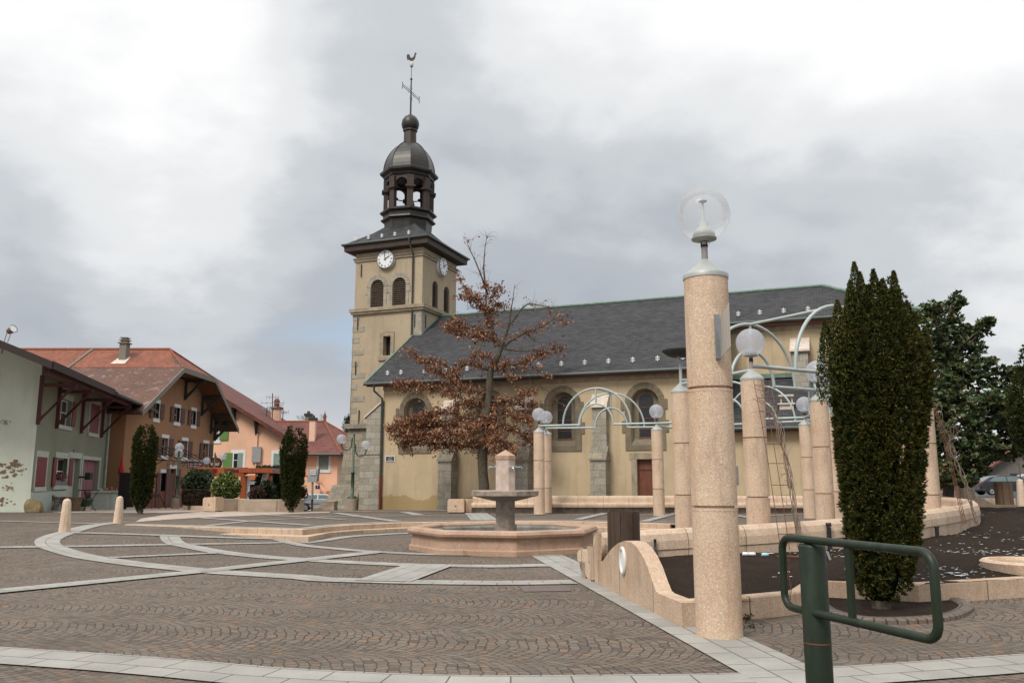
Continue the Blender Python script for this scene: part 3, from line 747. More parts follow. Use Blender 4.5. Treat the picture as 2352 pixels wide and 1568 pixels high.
# pattern on the terrace
band([za(1760, 420), zb(460, 444), zb(1900, 486)], .34, 'p', straight=True)
band([zb(1950, 486), zb(2352, 440), zcc(450, 418), zcc(1100, 388), zcc(1640, 378), zd(300, 372), zd(850, 370), zd(1600, 378), zd(2210, 392), (1541, 1199)], .34, 'p')
for a, b, w in [(zb(650, 447), zb(1250, 378), .34), (zb(1250, 378), zb(2352, 322), .3), (zcc(0, 322), zcc(2352, 296), .3), (zb(520, 333), zb(2080, 442), .34),
                (zb(1440, 295), zcc(330, 360), .3), (zcc(200, 268), zcc(1040, 385), .4), (zcc(1160, 255), zcc(1370, 300), .5), (zcc(2110, 243), zcc(2270, 372), .95),
                (zd(1810, 252), zd(1350, 362), .34), (zd(0, 296), zd(1720, 298), .3), (zd(2210, 300), (1700, 1178), .3), ((1480, 1198), (1580, 1172), .34), ((1720, 1187), (1900, 1178), .3), ((1600, 1170), (1760, 1195), .34)]:
    band([a, b], w, 'p', straight=True)
band([zb(2330, 250), zcc(1200, 243), zcc(2040, 232)], .55, 'p', mat='pinkslab', name='slab_strip')
def sheet(pix, mat, name, lift, plane='g', sub=1.0):
    f = GG if plane == 'g' else GP
    P = [f(*p) for p in pix]; cxs = [p[0] for p in P]; cys = [p[1] for p in P]
    bm = bmesh.new(); vs = [bm.verts.new((p[0], p[1], 0)) for p in P]; bm.faces.new(vs)
    for ax, lohi in (((1, 0, 0), cxs), ((0, 1, 0), cys)):
        for c in np.arange(min(lohi), max(lohi), sub):
            bmesh.ops.bisect_plane(bm, geom=bm.verts[:] + bm.edges[:] + bm.faces[:], plane_co=(c * ax[0], c * ax[1], 0), plane_no=ax)
    mb = MB(); bm.verts.index_update()
    mb.add([(v.co.x, v.co.y, (surf(v.co.x, v.co.y) if plane == 'g' else hp(v.co.x, v.co.y)) + lift) for v in bm.verts], [tuple(v.index for v in fc.verts) for fc in bm.faces])
    bm.free(); return struct(name, mb, M[mat])
sheet([za(590, 205), za(1350, 195), za(2352, 183), za(2352, 264), za(1700, 264), za(830, 264), za(590, 240)], 'pinkslab', 'pavement', .009)
sheet([zb(-20, 178), zb(700, 190), zb(700, 240), zb(0, 268), zb(-20, 268)], 'pinkslab', 'pavement', .0095)
sheet([za(1860, 395), za(2330, 360), zb(480, 338), zb(650, 330), zb(1400, 297), zb(2340, 262), zb(2340, 250), zb(1520, 250), zb(700, 240), zb(0, 305), za(1950, 345)], 'pinkslab', 'path', .012)
# ================================================================ CHURCH
TH = math.atan(772 / 1946.5)
UV_ = np.array([math.cos(TH), -math.sin(TH)]); VV_ = np.array([math.sin(TH), math.cos(TH)])
C0 = G(875, 1168, .1); C0[2] = .1
S = Fr(C0, UV_, -VV_)                 # long wall: u to the right, n towards the square
church = thing('church', 'ochre village church with a clock tower, dark lantern spire and long slate roof', 'church', C0)
EZ = 6.86; SL = (12.08 - 6.86) / (7.5 + .55)
def rz(v): return EZ + SL * (v + .55)   # roof height at depth v
NL = 18.3                               # length of the nave
WU = [2.02, 6.35, 10.47, 14.72]
mb = MB(); ops = [(u - .70, u + .70, 3.25, 6.0, True) for u in WU] + [(14.25, 15.15, -.1, 2.55)]
wall(mb, S, 0, NL, -.4, EZ, ops, .32)
P = S.P
mb.quad(P(0, 0, -.4), P(0, -5.0, -.4), P(0, -5.0, EZ), P(0, 0, EZ))
mb.poly([P(-.02, 0, EZ), P(-.02, -5.0, EZ), P(-.02, -5.0, rz(5.0) - .1), P(-.02, 0, rz(0) - .1)])
mb.quad(P(NL, 0, -.4), P(NL, -4, -.4), P(NL, -4, 9), P(NL, 0, EZ))
mb.build('nave_wall', M['pl_church'], church)
# choir wall, set back and taller
CV = 4.25; CE = rz(CV - .55)
mb = MB(); copsu = [20.3, 24.2]
wall(mb, S, NL - .1, 27.2, 0, CE, [(23.0, 24.1, 4.9, 7.3, True)], .3, n=-CV)
mb.quad(P(27.2, -CV, 0), P(27.2, -11, 0), P(27.2, -11, CE), P(27.2, -CV, CE)); mb.build('choir_wall', M['pl_church'], church)
mb = MB(); archfill(mb, S, 23.0, 24.1, 4.9, 7.3, -CV - .29); mb.build('window', M['darkglass'], church)
mb = MB(); archring(mb, S, 23.55, 6.75, .55, .85, -CV - .02, -CV + .05); mb.fbox(S, 22.7, 23.0, -CV - .01, -CV + .05, 4.7, 6.75); mb.fbox(S, 24.1, 24.4, -CV - .01, -CV + .05, 4.7, 6.75); mb.build('window_surround', M['trim'], church)
# windows with stone surrounds
def cwin(u):
    w = MB(); archfill(w, S, u - .70, u + .70, 3.25, 6.0, -.315); win = w.build('window', M['trim'], church)
    g = MB(); r = .37; archfill(g, S, u - r, u + r, 3.62, 5.78, -.306)
    g.build('pane', M['darkglass'], win)
    f = MB()
    f.fbox(S, u - .40, u + .40, -.305, -.27, 3.56, 3.63)
    for zz in (4.0, 4.55, 5.1): f.fbox(S, u - r, u + r, -.303, -.29, zz, zz + .025)
    f.build('glazing_bar', M['eavewood'], win)
    t = MB(); archring(t, S, u, 5.3, .70, 1.0, -.02, .045, 9, .006)
    for sx in (-1, 1):
        a, b = sorted((u + sx * .70, u + sx * 1.0)); t.fbox(S, a, b, -.02, .045, 3.2, 5.3)
        a, b = sorted((u + sx * .95, u + sx * 1.16)); t.fbox(S, a, b, -.02, .048, 3.85, 4.42); t.fbox(S, a - (.05 if sx < 0 else 0), b + (.05 if sx > 0 else 0) - .09, -.02, .046, 4.95, 5.45)
    t.fbox(S, u - 1.0, u + 1.0, -.02, .05, 2.98, 3.2)
    # splayed sill
    t.hexa([P(u - .70, .045, 3.2), P(u + .70, .045, 3.2), P(u + .70, -.31, 3.2), P(u - .70, -.31, 3.2), P(u - .70, .04, 3.24), P(u + .70, .04, 3.24), P(u + .70, -.31, 3.56), P(u - .70, -.31, 3.56)])
    t.build('window_surround', M['trim'], win)
for u in WU: cwin(u)
mb = MB(); mb.fbox(S, 14.25, 15.15, -.28, -.22, -.1, 2.55); dr = mb.build('door', M['doorwood'], church)
mb = MB(); mb.fbox(S, 14.35, 14.95, -.22, -.205, 2.0, 2.05); mb.fbox(S, 14.35, 14.95, -.22, -.205, .5, .55); mb.build('hinge', M['iron'], dr)
mb = MB(); mb.fbox(S, 13.98, 14.25, -.02, .03, -.1, 2.55); mb.fbox(S, 15.15, 15.42, -.02, .03, -.1, 2.55); mb.fbox(S, 13.9, 15.5, -.02, .035, 2.55, 2.85); mb.build('door_surround', M['cornice'], church)
# buttresses
def buttress(u, w=.78, label=None):
    b = MB()
    b.fbox(S, u - w / 2, u + w / 2, -.02, .78, -.4, 2.55)
    b.hexa([P(u - w / 2 - .05, .86, 2.5), P(u + w / 2 + .05, .86, 2.5), P(u + w / 2 + .05, .0, 2.5), P(u - w / 2 - .05, .0, 2.5), P(u - w / 2 - .05, .84, 2.6), P(u + w / 2 + .05, .84, 2.6), P(u + w / 2 + .05, .36, 3.22), P(u - w / 2 - .05, .36, 3.22)], mi=1)
    b.fbox(S, u - w / 2 + .03, u + w / 2 - .03, -.02, .42, 2.9, 5.15)
    b.hexa([P(u - w / 2 - .05, .56, 5.1), P(u + w / 2 + .05, .56, 5.1), P(u + w / 2 + .05, .0, 5.1), P(u - w / 2 - .05, .0, 5.1), P(u - w / 2 - .05, .54, 5.2), P(u + w / 2 + .05, .54, 5.2), P(u + w / 2 + .05, .02, 5.8), P(u - w / 2 - .05, .02, 5.8)], mi=2)
    return b.build('buttress', [M['stone'], M['stonedark'], M['trimp']], church)
for u in (4.2, 8.45, 12.5): buttress(u)
# flank buttress standing at the corner, facing left
b = MB(); a0, a1 = -.62, .0
def cbx(ua, ub, na, nb, z0, z1, mi=0): b.fbox(S, ua, ub, na, nb, z0, z1, mi=mi)
cbx(-1.35, -.02, -.55, .12, -.4, 2.95); cbx(-1.0, -.02, -.5, .10, 2.95, 5.0)
b.hexa([P(-1.45, .17, 2.95), P(-.02, .17, 2.95), P(-.02, -.6, 2.95), P(-1.45, -.6, 2.95), P(-1.45, .17, 3.0), P(-.98, .17, 3.6), P(-.98, -.6, 3.6), P(-1.45, -.6, 3.0)], mi=0)
b.hexa([P(-1.0, .10, 5.0), P(-.02, .10, 5.0), P(-.02, -.5, 5.0), P(-1.0, -.5, 5.0), P(-1.0, .10, 5.02), P(-.02, .10, 5.78), P(-.02, -.5, 5.78), P(-1.0, -.5, 5.02)], mi=0)
b.hexa([P(-1.15, .17, 4.93), P(-.02, .17, 5.80), P(-.02, -.6, 5.80), P(-1.15, -.6, 4.93), P(-1.15, .17, 5.05), P(-.02, .17, 5.93), P(-.02, -.6, 5.93), P(-1.15, -.6, 5.05)], mi=1)
b.build('corner_buttress', [M['stone'], M['trimp']], church)
# choir buttress with pale cap
b = MB(); b.fbox(S, 21.55, 22.3, -CV, -CV + 1.0, 0, 7.9); b.hexa([P(21.45, -CV + 1.15, 7.9), P(22.4, -CV + 1.15, 7.9), P(22.4, -CV, 7.9), P(21.45, -CV, 7.9), P(21.45, -CV + 1.13, 8.02), P(22.4, -CV + 1.13, 8.02), P(22.4, -CV, 8.75), P(21.45, -CV, 8.75)], mi=1)
b.build('buttress', [M['stone'], M['trimp']], church)
# roof
RU = 23.15; RV = 7.5; RZ = rz(RV)
b = MB()
b.poly([P(-.9, .55, EZ), P(NL + .35, .55, EZ), P(NL + .35, -3.7, rz(3.7)), P(-.9, -5.02, rz(5.02))])
b.poly([P(-.9, -5.02, rz(5.02)), P(NL + .35, -3.7, rz(3.7)), P(27.7, -3.7, rz(3.7)), P(RU, -RV, RZ), P(-.37, -RV, RZ), P(-.37, -5.02, rz(5.02))])
b.poly([P(27.7, -3.7, rz(3.7)), P(27.7, -11.4, rz(3.7)), P(RU, -RV, RZ)])
b.poly([P(-.37, -RV, RZ), P(RU, -RV, RZ), P(27.7, -11.4, rz(3.7)), P(27.7, -15.5, EZ), P(-.9, -15.5, EZ), P(-.9, -10, rz(5)), P(-.37, -10, rz(5))])
roof = b.build('roof', M['slate'], church)
b = MB()
b.tube([P(-.37, -RV, RZ + .03), P(RU, -RV, RZ + .03)], .09, 8); b.tube([P(RU, -RV, RZ + .03), P(27.7, -3.7, rz(3.7) + .04)], .10, 8); b.tube([P(RU, -RV, RZ + .03), P(27.7, -11.4, rz(3.7) + .04)], .09, 8)
b.tube([P(-.93, .5, EZ + .05), P(-.93, -5.0, rz(5.0) + .05)], .05, 6); b.tube([P(-.4, -5.05, rz(5.05) + .03), P(-.34, -RV, RZ + .03)], .05, 6)
b.build('ridge_flashing', M['verd'], roof)
# eaves: fascia, soffit, gutter
b = MB(); b.fbox(S, -.85, NL + .33, .42, .46, EZ - .20, EZ - .02); b.fbox(S, -.85, NL + .33, -.01, .42, EZ - .16, EZ - .11)
b.fbox(S, NL + .2, 27.6, -CV + .45, -CV + .5, CE - .22, CE - .02); b.fbox(S, NL, 27.6, -CV - .01, -CV + .45, CE - .18, CE - .12)
b.fbox(S, NL, 27.6, -CV, -CV + .14, CE - .42, CE - .18, mi=1); b.fbox(S, 0, NL, 0, .10, EZ - .40, EZ - .165, mi=1); b.build('eaves', [M['eavewood'], M['cornice']], church)
def gutter(p0, p1, par, r=.085, name='gutter', mat='gutter'):
    g = MB(); g.tube([p0, p1], r, 10); return g.build(name, M[mat], par)
gutter(P(-.95, .58, EZ - .06), P(NL + .35, .58, EZ - .06), church); gutter(P(NL, -3.62, CE - .0), P(27.7, -3.62, CE - .0), church)
b = MB(); b.tube([P(-.30, .58, EZ - .1), P(-.30, .55, EZ - .45), P(.0, .16, EZ - .85), P(.0, .14, 1.75)], .062, 10); b.build('downpipe', M['gutter'], church)
b = MB(); b.tube([P(.0, .14, 1.75), P(.0, .14, .0)], .072, 10)
for zz in (1.74,): b.tube([P(0, .14, zz), P(0, .14, zz + .06)], .08, 10)
b.build('downpipe_foot', M['redpipe'], church)
# snow guards
def guard(P0, uu):
    g = MB(); d = np.array([uu[0], uu[1], 0]); up = np.array([0, 0, 1.])
    for (a, b_, c, e) in ((-.022, .022, 0, .27), (-.10, .10, .055, .10), (-.10, .10, .165, .21)):
        q = [P0 + d * a + up * c, P0 + d * b_ + up * c, P0 + d * b_ + up * e, P0 + d * a + up * e]
        g.prism(q, np.array([-uu[1], uu[0], 0]) * -.03)
    return g
proto = None
def addguard(px_, par, fr, vplane, base):
    global proto
for i, u in enumerate([.15, 1.0, 2.45, 3.75, 5.05, 6.4, 7.8, 9.15, 10.4, 11.65, 12.9, 14.15, 15.4, 16.65, 17.9]):
    v = .1; pz = P(u, .0 - v, rz(v) + .06)
    if proto is None: proto = guard(pz, UV_).build('snow_guard', M['white'], church); pz0 = pz
    else:
        c = proto.copy(); COL.objects.link(c); c.location = tuple(pz - pz0)
for u in (18.9, 20.0, 21.2, 22.4, 23.7, 25.0):
    v = 4.4; pz = P(u, -v, rz(v) + .06); c = proto.copy(); COL.objects.link(c); c.location = tuple(pz - pz0)
for x in (29.0,): pass
# lean-to annex below the choir
AE = 3.95
b = MB(); b.quad(P(NL, -.35, -.4), P(27, -.35, -.4), P(27, -.35, AE), P(NL, -.35, AE)); b.quad(P(27, -.35, -.4), P(27, -CV, -.4), P(27, -CV, 6.8), P(27, -.35, AE)); b.build('annex_wall', M['pl_church'], church)
b = MB(); b.poly([P(NL + .02, .12, AE), P(27.4, .12, AE), P(24.6, -CV, 6.75), P(NL + .02, -CV, 6.75)]); b.poly([P(27.4, .12, AE), P(27.4, -CV, AE), P(24.6, -CV, 6.75)])
ar = b.build('annex_roof', M['slate'], church)
b = MB(); b.tube([P(24.6, -CV + .02, 6.78), P(27.4, .12, AE + .03)], .08, 8); b.fbox(S, NL, 24.7, -CV, -CV + .2, 6.72, 6.95); b.build('flashing', M['verd'], ar)
b = MB(); b.fbox(S, NL, 27.4, .02, .06, AE - .2, AE - .02); b.fbox(S, NL, 27.3, -.36, .02, AE - .16, AE - .1); b.build('annex_eaves', M['eavewood'], church)
gutter(P(NL, .17, AE - .05), P(27.4, .17, AE - .05), church)
# roof vent box on the annex
b = MB(); vz = AE + (1.6) * (6.75 - AE) / (CV + .12)
b.fbox(S, 20.95, 21.6, -1.75, -1.3, vz - .45, vz + .12); b.fbox(S, 20.88, 21.67, -1.8, -1.22, vz + .12, vz + .2)
for uu in (21.0, 21.5): b.fbox(S, uu, uu + .06, -1.6, -1.45, vz + .2, vz + .52)
b.fbox(S, 20.93, 21.62, -1.7, -1.3, vz + .52, vz + .6); b.build('roof_vent', M['trimp'], church)
b = MB(); b.fbox(S, 18.75, 19.0, -.37, -.31, 1.35, 2.2); b.build('notice_board', M['metalgrey'], church)
# street plate
pl = MB(); pl.fbox(S, .22, .80, .01, .035, 2.54, 2.86); pl.fbox(S, .26, .76, .035, .04, 2.58, 2.82, mi=1)
plate = pl.build('street_plate', [M['signwhite'], M['blue']], church)
text('Place du', .065, M['signwhite'], S, .55, .045, 2.775, plate); text("PASSAGE \u00c0", .068, M['signwhite'], S, .51, .045, 2.70, plate); text("L'AN 2000", .068, M['signwhite'], S, .51, .045, 2.625, plate)

# ---------------------------------------------------------------- tower
TU0, TU1, TV0, TV1 = -5.31, -.38, 5.05, 9.98
T = S.at(0, -TV0, 0)                   # front face of the tower
Rr = Fr(S.P(TU1, -TV0, 0), VV_, UV_)   # right face: u runs away from the square
TW = TV1 - TV0
ZS, ZC, ZT = 12.1, 15.72, 17.0
b = MB()
# battered lower stage
bt = .55
def ring4(z, ex): return [S.P(TU0 - ex, -TV0 + ex, z), S.P(TU1 + ex * .2, -TV0 + ex, z), S.P(TU1 + ex * .2, -TV1 - ex, z), S.P(TU0 - ex, -TV1 - ex, z)]
for (z0, e0, z1, e1) in ((-.5, .62, 1.0, .5), (1.0, .5, 4.85, .10)):
    r0, r1 = ring4(z0, e0), ring4(z1, e1)
    for i in range(4): b.quad(r0[i], r0[(i + 1) % 4], r1[(i + 1) % 4], r1[i])
b.build('tower_base', M['stonedark'], church)
b = MB(); wall(b, T, TU0 - .06, TU1, 4.85, ZS, [(-3.07, -2.55, 9.30, 10.55)], .4)
r0, r1 = ring4(4.85, .06), ring4(ZS, .02)
for i in (1, 2, 3): b.quad(r0[i], r0[(i + 1) % 4], r1[(i + 1) % 4], r1[i])
# belfry stage
FA = [(-4.12, -3.16), (-2.52, -1.55)]
RA = [(1.38, 2.22), (3.05, 3.9)]
wall(b, T, TU0, TU1, ZS, ZT, [(a, c, 12.45, 14.3, True) for a, c in FA], .35)
wall(b, Rr, 0, TW, ZS, ZT, [(a, c, 12.45, 14.3, True) for a, c in RA], .3)
L3 = ring4(ZS, 0); L4 = ring4(ZT, 0)
for i in (2, 3): b.quad(L3[i], L3[(i + 1) % 4], L4[(i + 1) % 4], L4[i])
b.build('tower_wall', M['pl_tower'], church)
b = MB(); b.fbox(T, -3.07, -2.55, -.42, -.38, 9.3, 10.55); b.build('slit_window', M['dark'], church)
b = MB()
for a, c, z0, z1 in ((-3.32, -3.07, 9.1, 10.8), (-2.55, -2.30, 9.1, 10.8)): b.fbox(T, a, c, -.02, .07, z0, z1)
b.fbox(T, -3.07, -2.55, -.02, .07, 10.55, 10.85); b.fbox(T, -3.4, -2.25, -.02, .10, 9.0, 9.3); b.build('slit_surround', M['cornice'], church)
for fr, L in ((T, FA), (Rr, RA)):
    for a, c in L:
        b = MB(); archfill(b, fr, a, c, 12.45, 14.3, -.30 if fr is T else -.26); lv = b.build('belfry_opening', M['dark'], church)
        b = MB(); z = 12.5
        while z < 14.2:
            hw = (c - a) / 2; cz = 14.3 - hw
            if z > cz: hw = math.sqrt(max(0, hw * hw - (z - cz) ** 2))
            if hw > .08: b.hexa([fr.P((a + c) / 2 - hw, -.06, z), fr.P((a + c) / 2 + hw, -.06, z), fr.P((a + c) / 2 + hw, -.24, z + .1), fr.P((a + c) / 2 - hw, -.24, z + .1), fr.P((a + c) / 2 - hw, -.06, z + .025), fr.P((a + c) / 2 + hw, -.06, z + .025), fr.P((a + c) / 2 + hw, -.24, z + .125), fr.P((a + c) / 2 - hw, -.24, z + .125)])
            z += .135
        b.build('louvre', M['louvre'], lv)
        if fr is T:
            b = MB(); archring(b, fr, (a + c) / 2, 14.3 - (c - a) / 2, (c - a) / 2, (c - a) / 2 + .3, -.02, .035, 7, .008)
            for uu in (a - .22, c): b.fbox(fr, uu, uu + .22, -.02, .03, 12.45, 13.8)
            for uu in (a - .34, c): b.fbox(fr, uu, uu + .34, -.02, .036, 13.35, 13.7)
            b.build('belfry_surround', M['trimg'], lv)
# quoins at the left edge
b = MB(); z = 4.95; i = 0
while z < 12.0:
    h = .36; w = 1.0 if i % 2 == 0 else .5; w *= random.uniform(.85, 1.1)
    b.fbox(T, TU0 - .085, TU0 - .06 + w, .012 - .02, .022, z, z + h); i += 1; z += h + (.42 if i % 2 else .36)
b.fbox(T, TU1 - .62, TU1 + .02, -.02, .03, 10.45, 12.02); b.fbox(Rr, -.03, .5, -.02, .03, 10.45, 12.02)
b.build('quoin', M['trimg'], church)
b = MB()   # string courses
def course(z0, z1, ex, b, mi=0):
    b.fbox(T, TU0 - ex, TU1 + ex, -TW - ex, ex, z0, z1, mi=mi)
course(ZS - .02, ZS + .12, .16, b); course(ZS + .12, ZS + .34, .24, b); course(ZC - .14, ZC + .02, .08, b); course(ZC + .02, ZC + .10, .14, b)
b.build('string_course', M['cornice'], church)
b = MB(); b.fbox(T, TU0 - .3, TU0 + 1.7, .0, .35, 4.75, 5.05); b.build('ledge', M['stonedark'], church)
for fr, u, z in ((T, -5.0, 11.5), (T, -5.05, 8.6), (T, -4.7, 5.5), (T, -.85, 11.4), (Rr, .45, 11.4), (T, -4.85, 15.0)):
    b = MB(); b.fbox(fr, u - .03, u + .03, .03, .07, z - .42, z + .42); b.build('wall_anchor', M['iron'], church)
# eaves box of the tower
OV = .58; E0, E1 = 16.22, 16.62
b = MB()
def sq(z, ex): return [S.P(TU0 - ex, -TV0 + ex, z), S.P(TU1 + ex, -TV0 + ex, z), S.P(TU1 + ex, -TV1 - ex, z), S.P(TU0 - ex, -TV1 - ex, z)]
for (z0, e0, z1, e1) in ((16.13, .05, E0, OV - .03), (E0, OV - .03, E1, OV)):
    r0, r1 = sq(z0, e0), sq(z1, e1)
    for i in range(4): b.quad(r0[i], r0[(i + 1) % 4], r1[(i + 1) % 4], r1[i])
b.build('tower_eaves', M['copperb'], church)
b = MB(); q = sq(E1 + .03, OV + .07); b.tube(q, .085, 8, closed=True); b.build('gutter', M['gutter'], church)
ctr = S.P((TU0 + TU1) / 2, -(TV0 + TV1) / 2, 0); RB = 18.55
b = MB(); prof = [(OV + .06, E1 + .05), (.15, 17.02), (-.75, 17.68), (-1.35, 18.25)]
for i in range(3):
    r0, r1 = sq(prof[i][1], prof[i][0]), sq(prof[i + 1][1], prof[i + 1][0])
    for j in range(4): b.quad(r0[j], r0[(j + 1) % 4], r1[(j + 1) % 4], r1[j])
tr = b.build('tower_roof', M['slate'], church)
g0 = None
for u in (-5.1, -4.15, -3.15, -2.2, -1.2):
    pz = T.P(u, .42, 16.93); c = proto.copy(); COL.objects.link(c); c.location = tuple(pz - pz0)
b = MB(); b.tube([T.P(-1.02, OV + .1, E1 + .05), T.P(-1.02, OV + .1, E0 + .2), T.P(-1.02, .12, 15.7), T.P(-1.02, .12, 9.6)], .055, 8); b.build('downpipe', M['gutter'], church)
# clocks
def clock(fr, u, z, r=.60, n0=.15):
    d = MB(); K = 40
    d.prism([fr.P(u + r * math.cos(2 * PI * i / K), n0 + .09, z + r * math.sin(2 * PI * i / K)) for i in range(K)][::-1], np.array([-fr.n[0], -fr.n[1], 0]) * .25)
    ck = d.build('clock_face', M['clock'], church)
    e = MB(); rr = np.array([-fr.n[1], fr.n[0]])
    sgn = 1 if np.dot(rr, fr.u) > 0 else -1
    def pt(x, y, nn): return fr.P(u + sgn * x, nn, z + y)
    for i in range(K): pass
    ring = [pt((r - .0) * math.cos(2 * PI * i / K), (r - .0) * math.sin(2 * PI * i / K), n0 + .075) for i in range(K)]
    e.tube(ring, .022, 6, closed=True); e.build('clock_rim', M['iron'], ck)
    n = MB()
    def bar(x0, y0, x1, y1, w, nn=.094):
        dx, dy = x1 - x0, y1 - y0; L = math.hypot(dx, dy); px_, py_ = -dy / L * w / 2, dx / L * w / 2
        n.hexa([pt(x0 + px_, y0 + py_, n0 + nn - .003), pt(x1 + px_, y1 + py_, n0 + nn - .003), pt(x1 - px_, y1 - py_, n0 + nn - .003), pt(x0 - px_, y0 - py_, n0 + nn - .003), pt(x0 + px_, y0 + py_, n0 + nn + .004), pt(x1 + px_, y1 + py_, n0 + nn + .004), pt(x1 - px_, y1 - py_, n0 + nn + .004), pt(x0 - px_, y0 - py_, n0 + nn + .004)])
    num = ['XII', 'I', 'II', 'III', 'IIII', 'V', 'VI', 'VII', 'VIII', 'IX', 'X', 'XI']
    for h in range(12):
        a = PI / 2 - h * PI / 6; s_ = num[h]; er = np.array([math.cos(a), math.sin(a)]); et = np.array([math.sin(a), -math.cos(a)])
        ws = {'I': .035, 'V': .07, 'X': .07}; tot = sum(ws[q] for q in s_); x = -tot / 2
        r0, r1 = r * .66, r * .88
        for q in s_:
            w = ws[q]; xc = x + w / 2; x += w
            A = lambda tx, rr_: (er * rr_ + et * tx)
            if q == 'I': p, q2 = A(xc, r0), A(xc, r1); bar(*p, *q2, .017)
            if q == 'V': bar(*A(xc, r0), *A(xc - .022, r1), .017); bar(*A(xc, r0), *A(xc + .022, r1), .009)
            if q == 'X': bar(*A(xc + .022, r0), *A(xc - .022, r1), .017); bar(*A(xc - .022, r0), *A(xc + .022, r1), .009)
    for i in range(60):
        a = 2 * PI * i / 60; bar(math.cos(a) * r * .92, math.sin(a) * r * .92, math.cos(a) * r * .965, math.sin(a) * r * .965, .011)
    n.build('numerals', M['iron'], ck)
    n = MB()
    am, ah = PI / 2 - 2 * PI * 58.2 / 60, PI / 2 - 2 * PI * (1 + 58.2 / 60) / 12
    bar(-math.cos(am) * .12, -math.sin(am) * .12, math.cos(am) * r * .92, math.sin(am) * r * .92, .04, .118)
    n.build('minute_hand', M['iron'], ck); n = MB()
    bar(-math.cos(ah) * .1, -math.sin(ah) * .1, math.cos(ah) * r * .60, math.sin(ah) * r * .60, .06, .106)
    n.build('hour_hand', M['iron'], ck)
clock(T, -2.97, 15.54); clock(Rr, 2.5, 15.42)
# ---------------------------------------------------------------- lantern and spire
ZM[0] = ([0, 17, 18, 19.1, 19.84, 22.25, 22.78, 24.7, 26.1, 28.35, 29.6, 31.3, 40], [-.25, 16.75, 17.7, 18.75, 19.4, 21.7, 22.2, 24.35, 25.75, 28.15, 29.2, 30.7, 39.4])
cc3 = np.array([ctr[0], ctr[1], C0[2]])
ph = math.atan2(-ctr[1], -ctr[0]) + .05         # one corner of the octagon points at the square
def oct(b, prof, **k): b.lathe(prof, tuple(cc3), 8, ph, smooth=False, **k)
b = MB(); oct(b, [(1.55, 18.0), (1.60, 18.7), (1.62, 18.95), (1.86, 19.06), (1.84, 19.16), (1.70, 19.26), (1.70, 19.5), (1.92, 19.62), (1.92, 19.74), (1.74, 19.84), (1.2, 19.86)]); b.build('lantern_base', M['copperd'], church)
LZ0, LZ1 = 19.84, 22.25
for i in range(8):
    a = ph + i * PI / 4; b = MB(); d = np.array([math.cos(a), math.sin(a), 0]); t_ = np.array([-d[1], d[0], 0])
    c = cc3 + d * 1.55
    def bx(w, dp, z0, z1, off=0):
        q = [c + t_ * w - d * dp + d * off, c + t_ * w + d * dp + d * off, c - t_ * w + d * dp + d * off, c - t_ * w - d * dp + d * off]
        b.hexa([p + [0, 0, z0] for p in q] + [p + [0, 0, z1] for p in q])
    bx(.20, .14, LZ0, 21.25); bx(.26, .20, 21.12, 21.2); bx(.33, .27, 21.2, 21.33); bx(.22, .17, 21.33, 22.1)
    b.build('lantern_pier', M['copperb'], church)
b = MB()
Rc = 1.62 * math.cos(PI / 8)
for i in range(8):
    a = ph + (i + .5) * PI / 4; n_ = np.array([math.cos(a), math.sin(a)]); u_ = np.array([-n_[1], n_[0]])
    f = Fr((cc3[0] + n_[0] * Rc, cc3[1] + n_[1] * Rc, cc3[2]), u_, n_); h = 1.62 * math.sin(PI / 8)
    wall(b, f, -h, h, 21.3, LZ1, [(-.40, .40, 21.2, 21.98, True)], .22)
    wall(b, f.at(0, -.22, 0), -h, h, 21.3, LZ1, [(-.40, .40, 21.2, 21.98, True)], .001)
b.build('lantern_arcade', M['copperb'], church)
b = MB(); oct(b, [(1.2, 22.2), (1.72, 22.22), (1.76, 22.35), (1.98, 22.52), (2.0, 22.66), (1.86, 22.76), (1.76, 22.78)]); b.build('lantern_cornice', M['copperd'], church)
b = MB(); prof = [(1.76, 22.76)]
for i in range(1, 13):
    t_ = i / 12; prof.append((.40 + 1.34 * math.cos(t_ * PI / 2) ** 1.45, 22.78 + 1.92 * math.sin(t_ * PI / 2)))
oct(b, prof); dome = b.build('dome', M['copperd'], church)
b = MB()
for i in range(8):
    a = ph + i * PI / 4; b.tube([cc3 + np.array([math.cos(a) * r_, math.sin(a) * r_, z_ + .01]) for r_, z_ in prof], .035, 6)
b.build('dome_rib', M['copperd'], dome)
b = MB(); oct(b, [(.44, 24.66), (.42, 25.55), (.5, 25.6), (.5, 25.7), (.42, 25.72)]); b.build('spire_neck', M['copperb'], church)
b = MB(); b.lathe([(.40, 25.68), (.56, 25.85), (.62, 26.1), (.58, 26.35), (.42, 26.6), (.2, 26.72), (.14, 26.8), (0.0, 26.82)], tuple(cc3), 16, 0); b.build('spire_ball', M['copperd'], church)
b = MB(); b.lathe([(0, 20.0), (.42, 20.0), (.36, 20.15), (.26, 20.5), (.2, 20.75), (0, 20.8)], tuple(cc3 + [.1, 0, .1]), 16); b.tube([cc3 + [0, 0, 20.7], cc3 + [0, 0, 22.2]], .07, 6); b.build('bell', M['dark'], church)
Vd = np.array([VV_[0], VV_[1], 0])
b = MB(); tp = cc3 + [0, 0, 0]
b.tube([tp + [0, 0, 26.7], tp + [0, 0, 28.0]], .06, 8); b.tube([tp + [0, 0, 28.0], tp + [0, 0, 29.6]], .045, 8); b.tube([tp + [0, 0, 29.6], tp + [0, 0, 30.55]], .022, 6)
b.lathe([(.0, 29.45), (.11, 29.5), (.0, 29.6)], tuple(tp), 8)
for o in (-.07, .07): b.tube([tp - Vd * 1.15 + [0, 0, 28.35 + o], tp + Vd * 1.15 + [0, 0, 28.35 + o]], .02, 6)
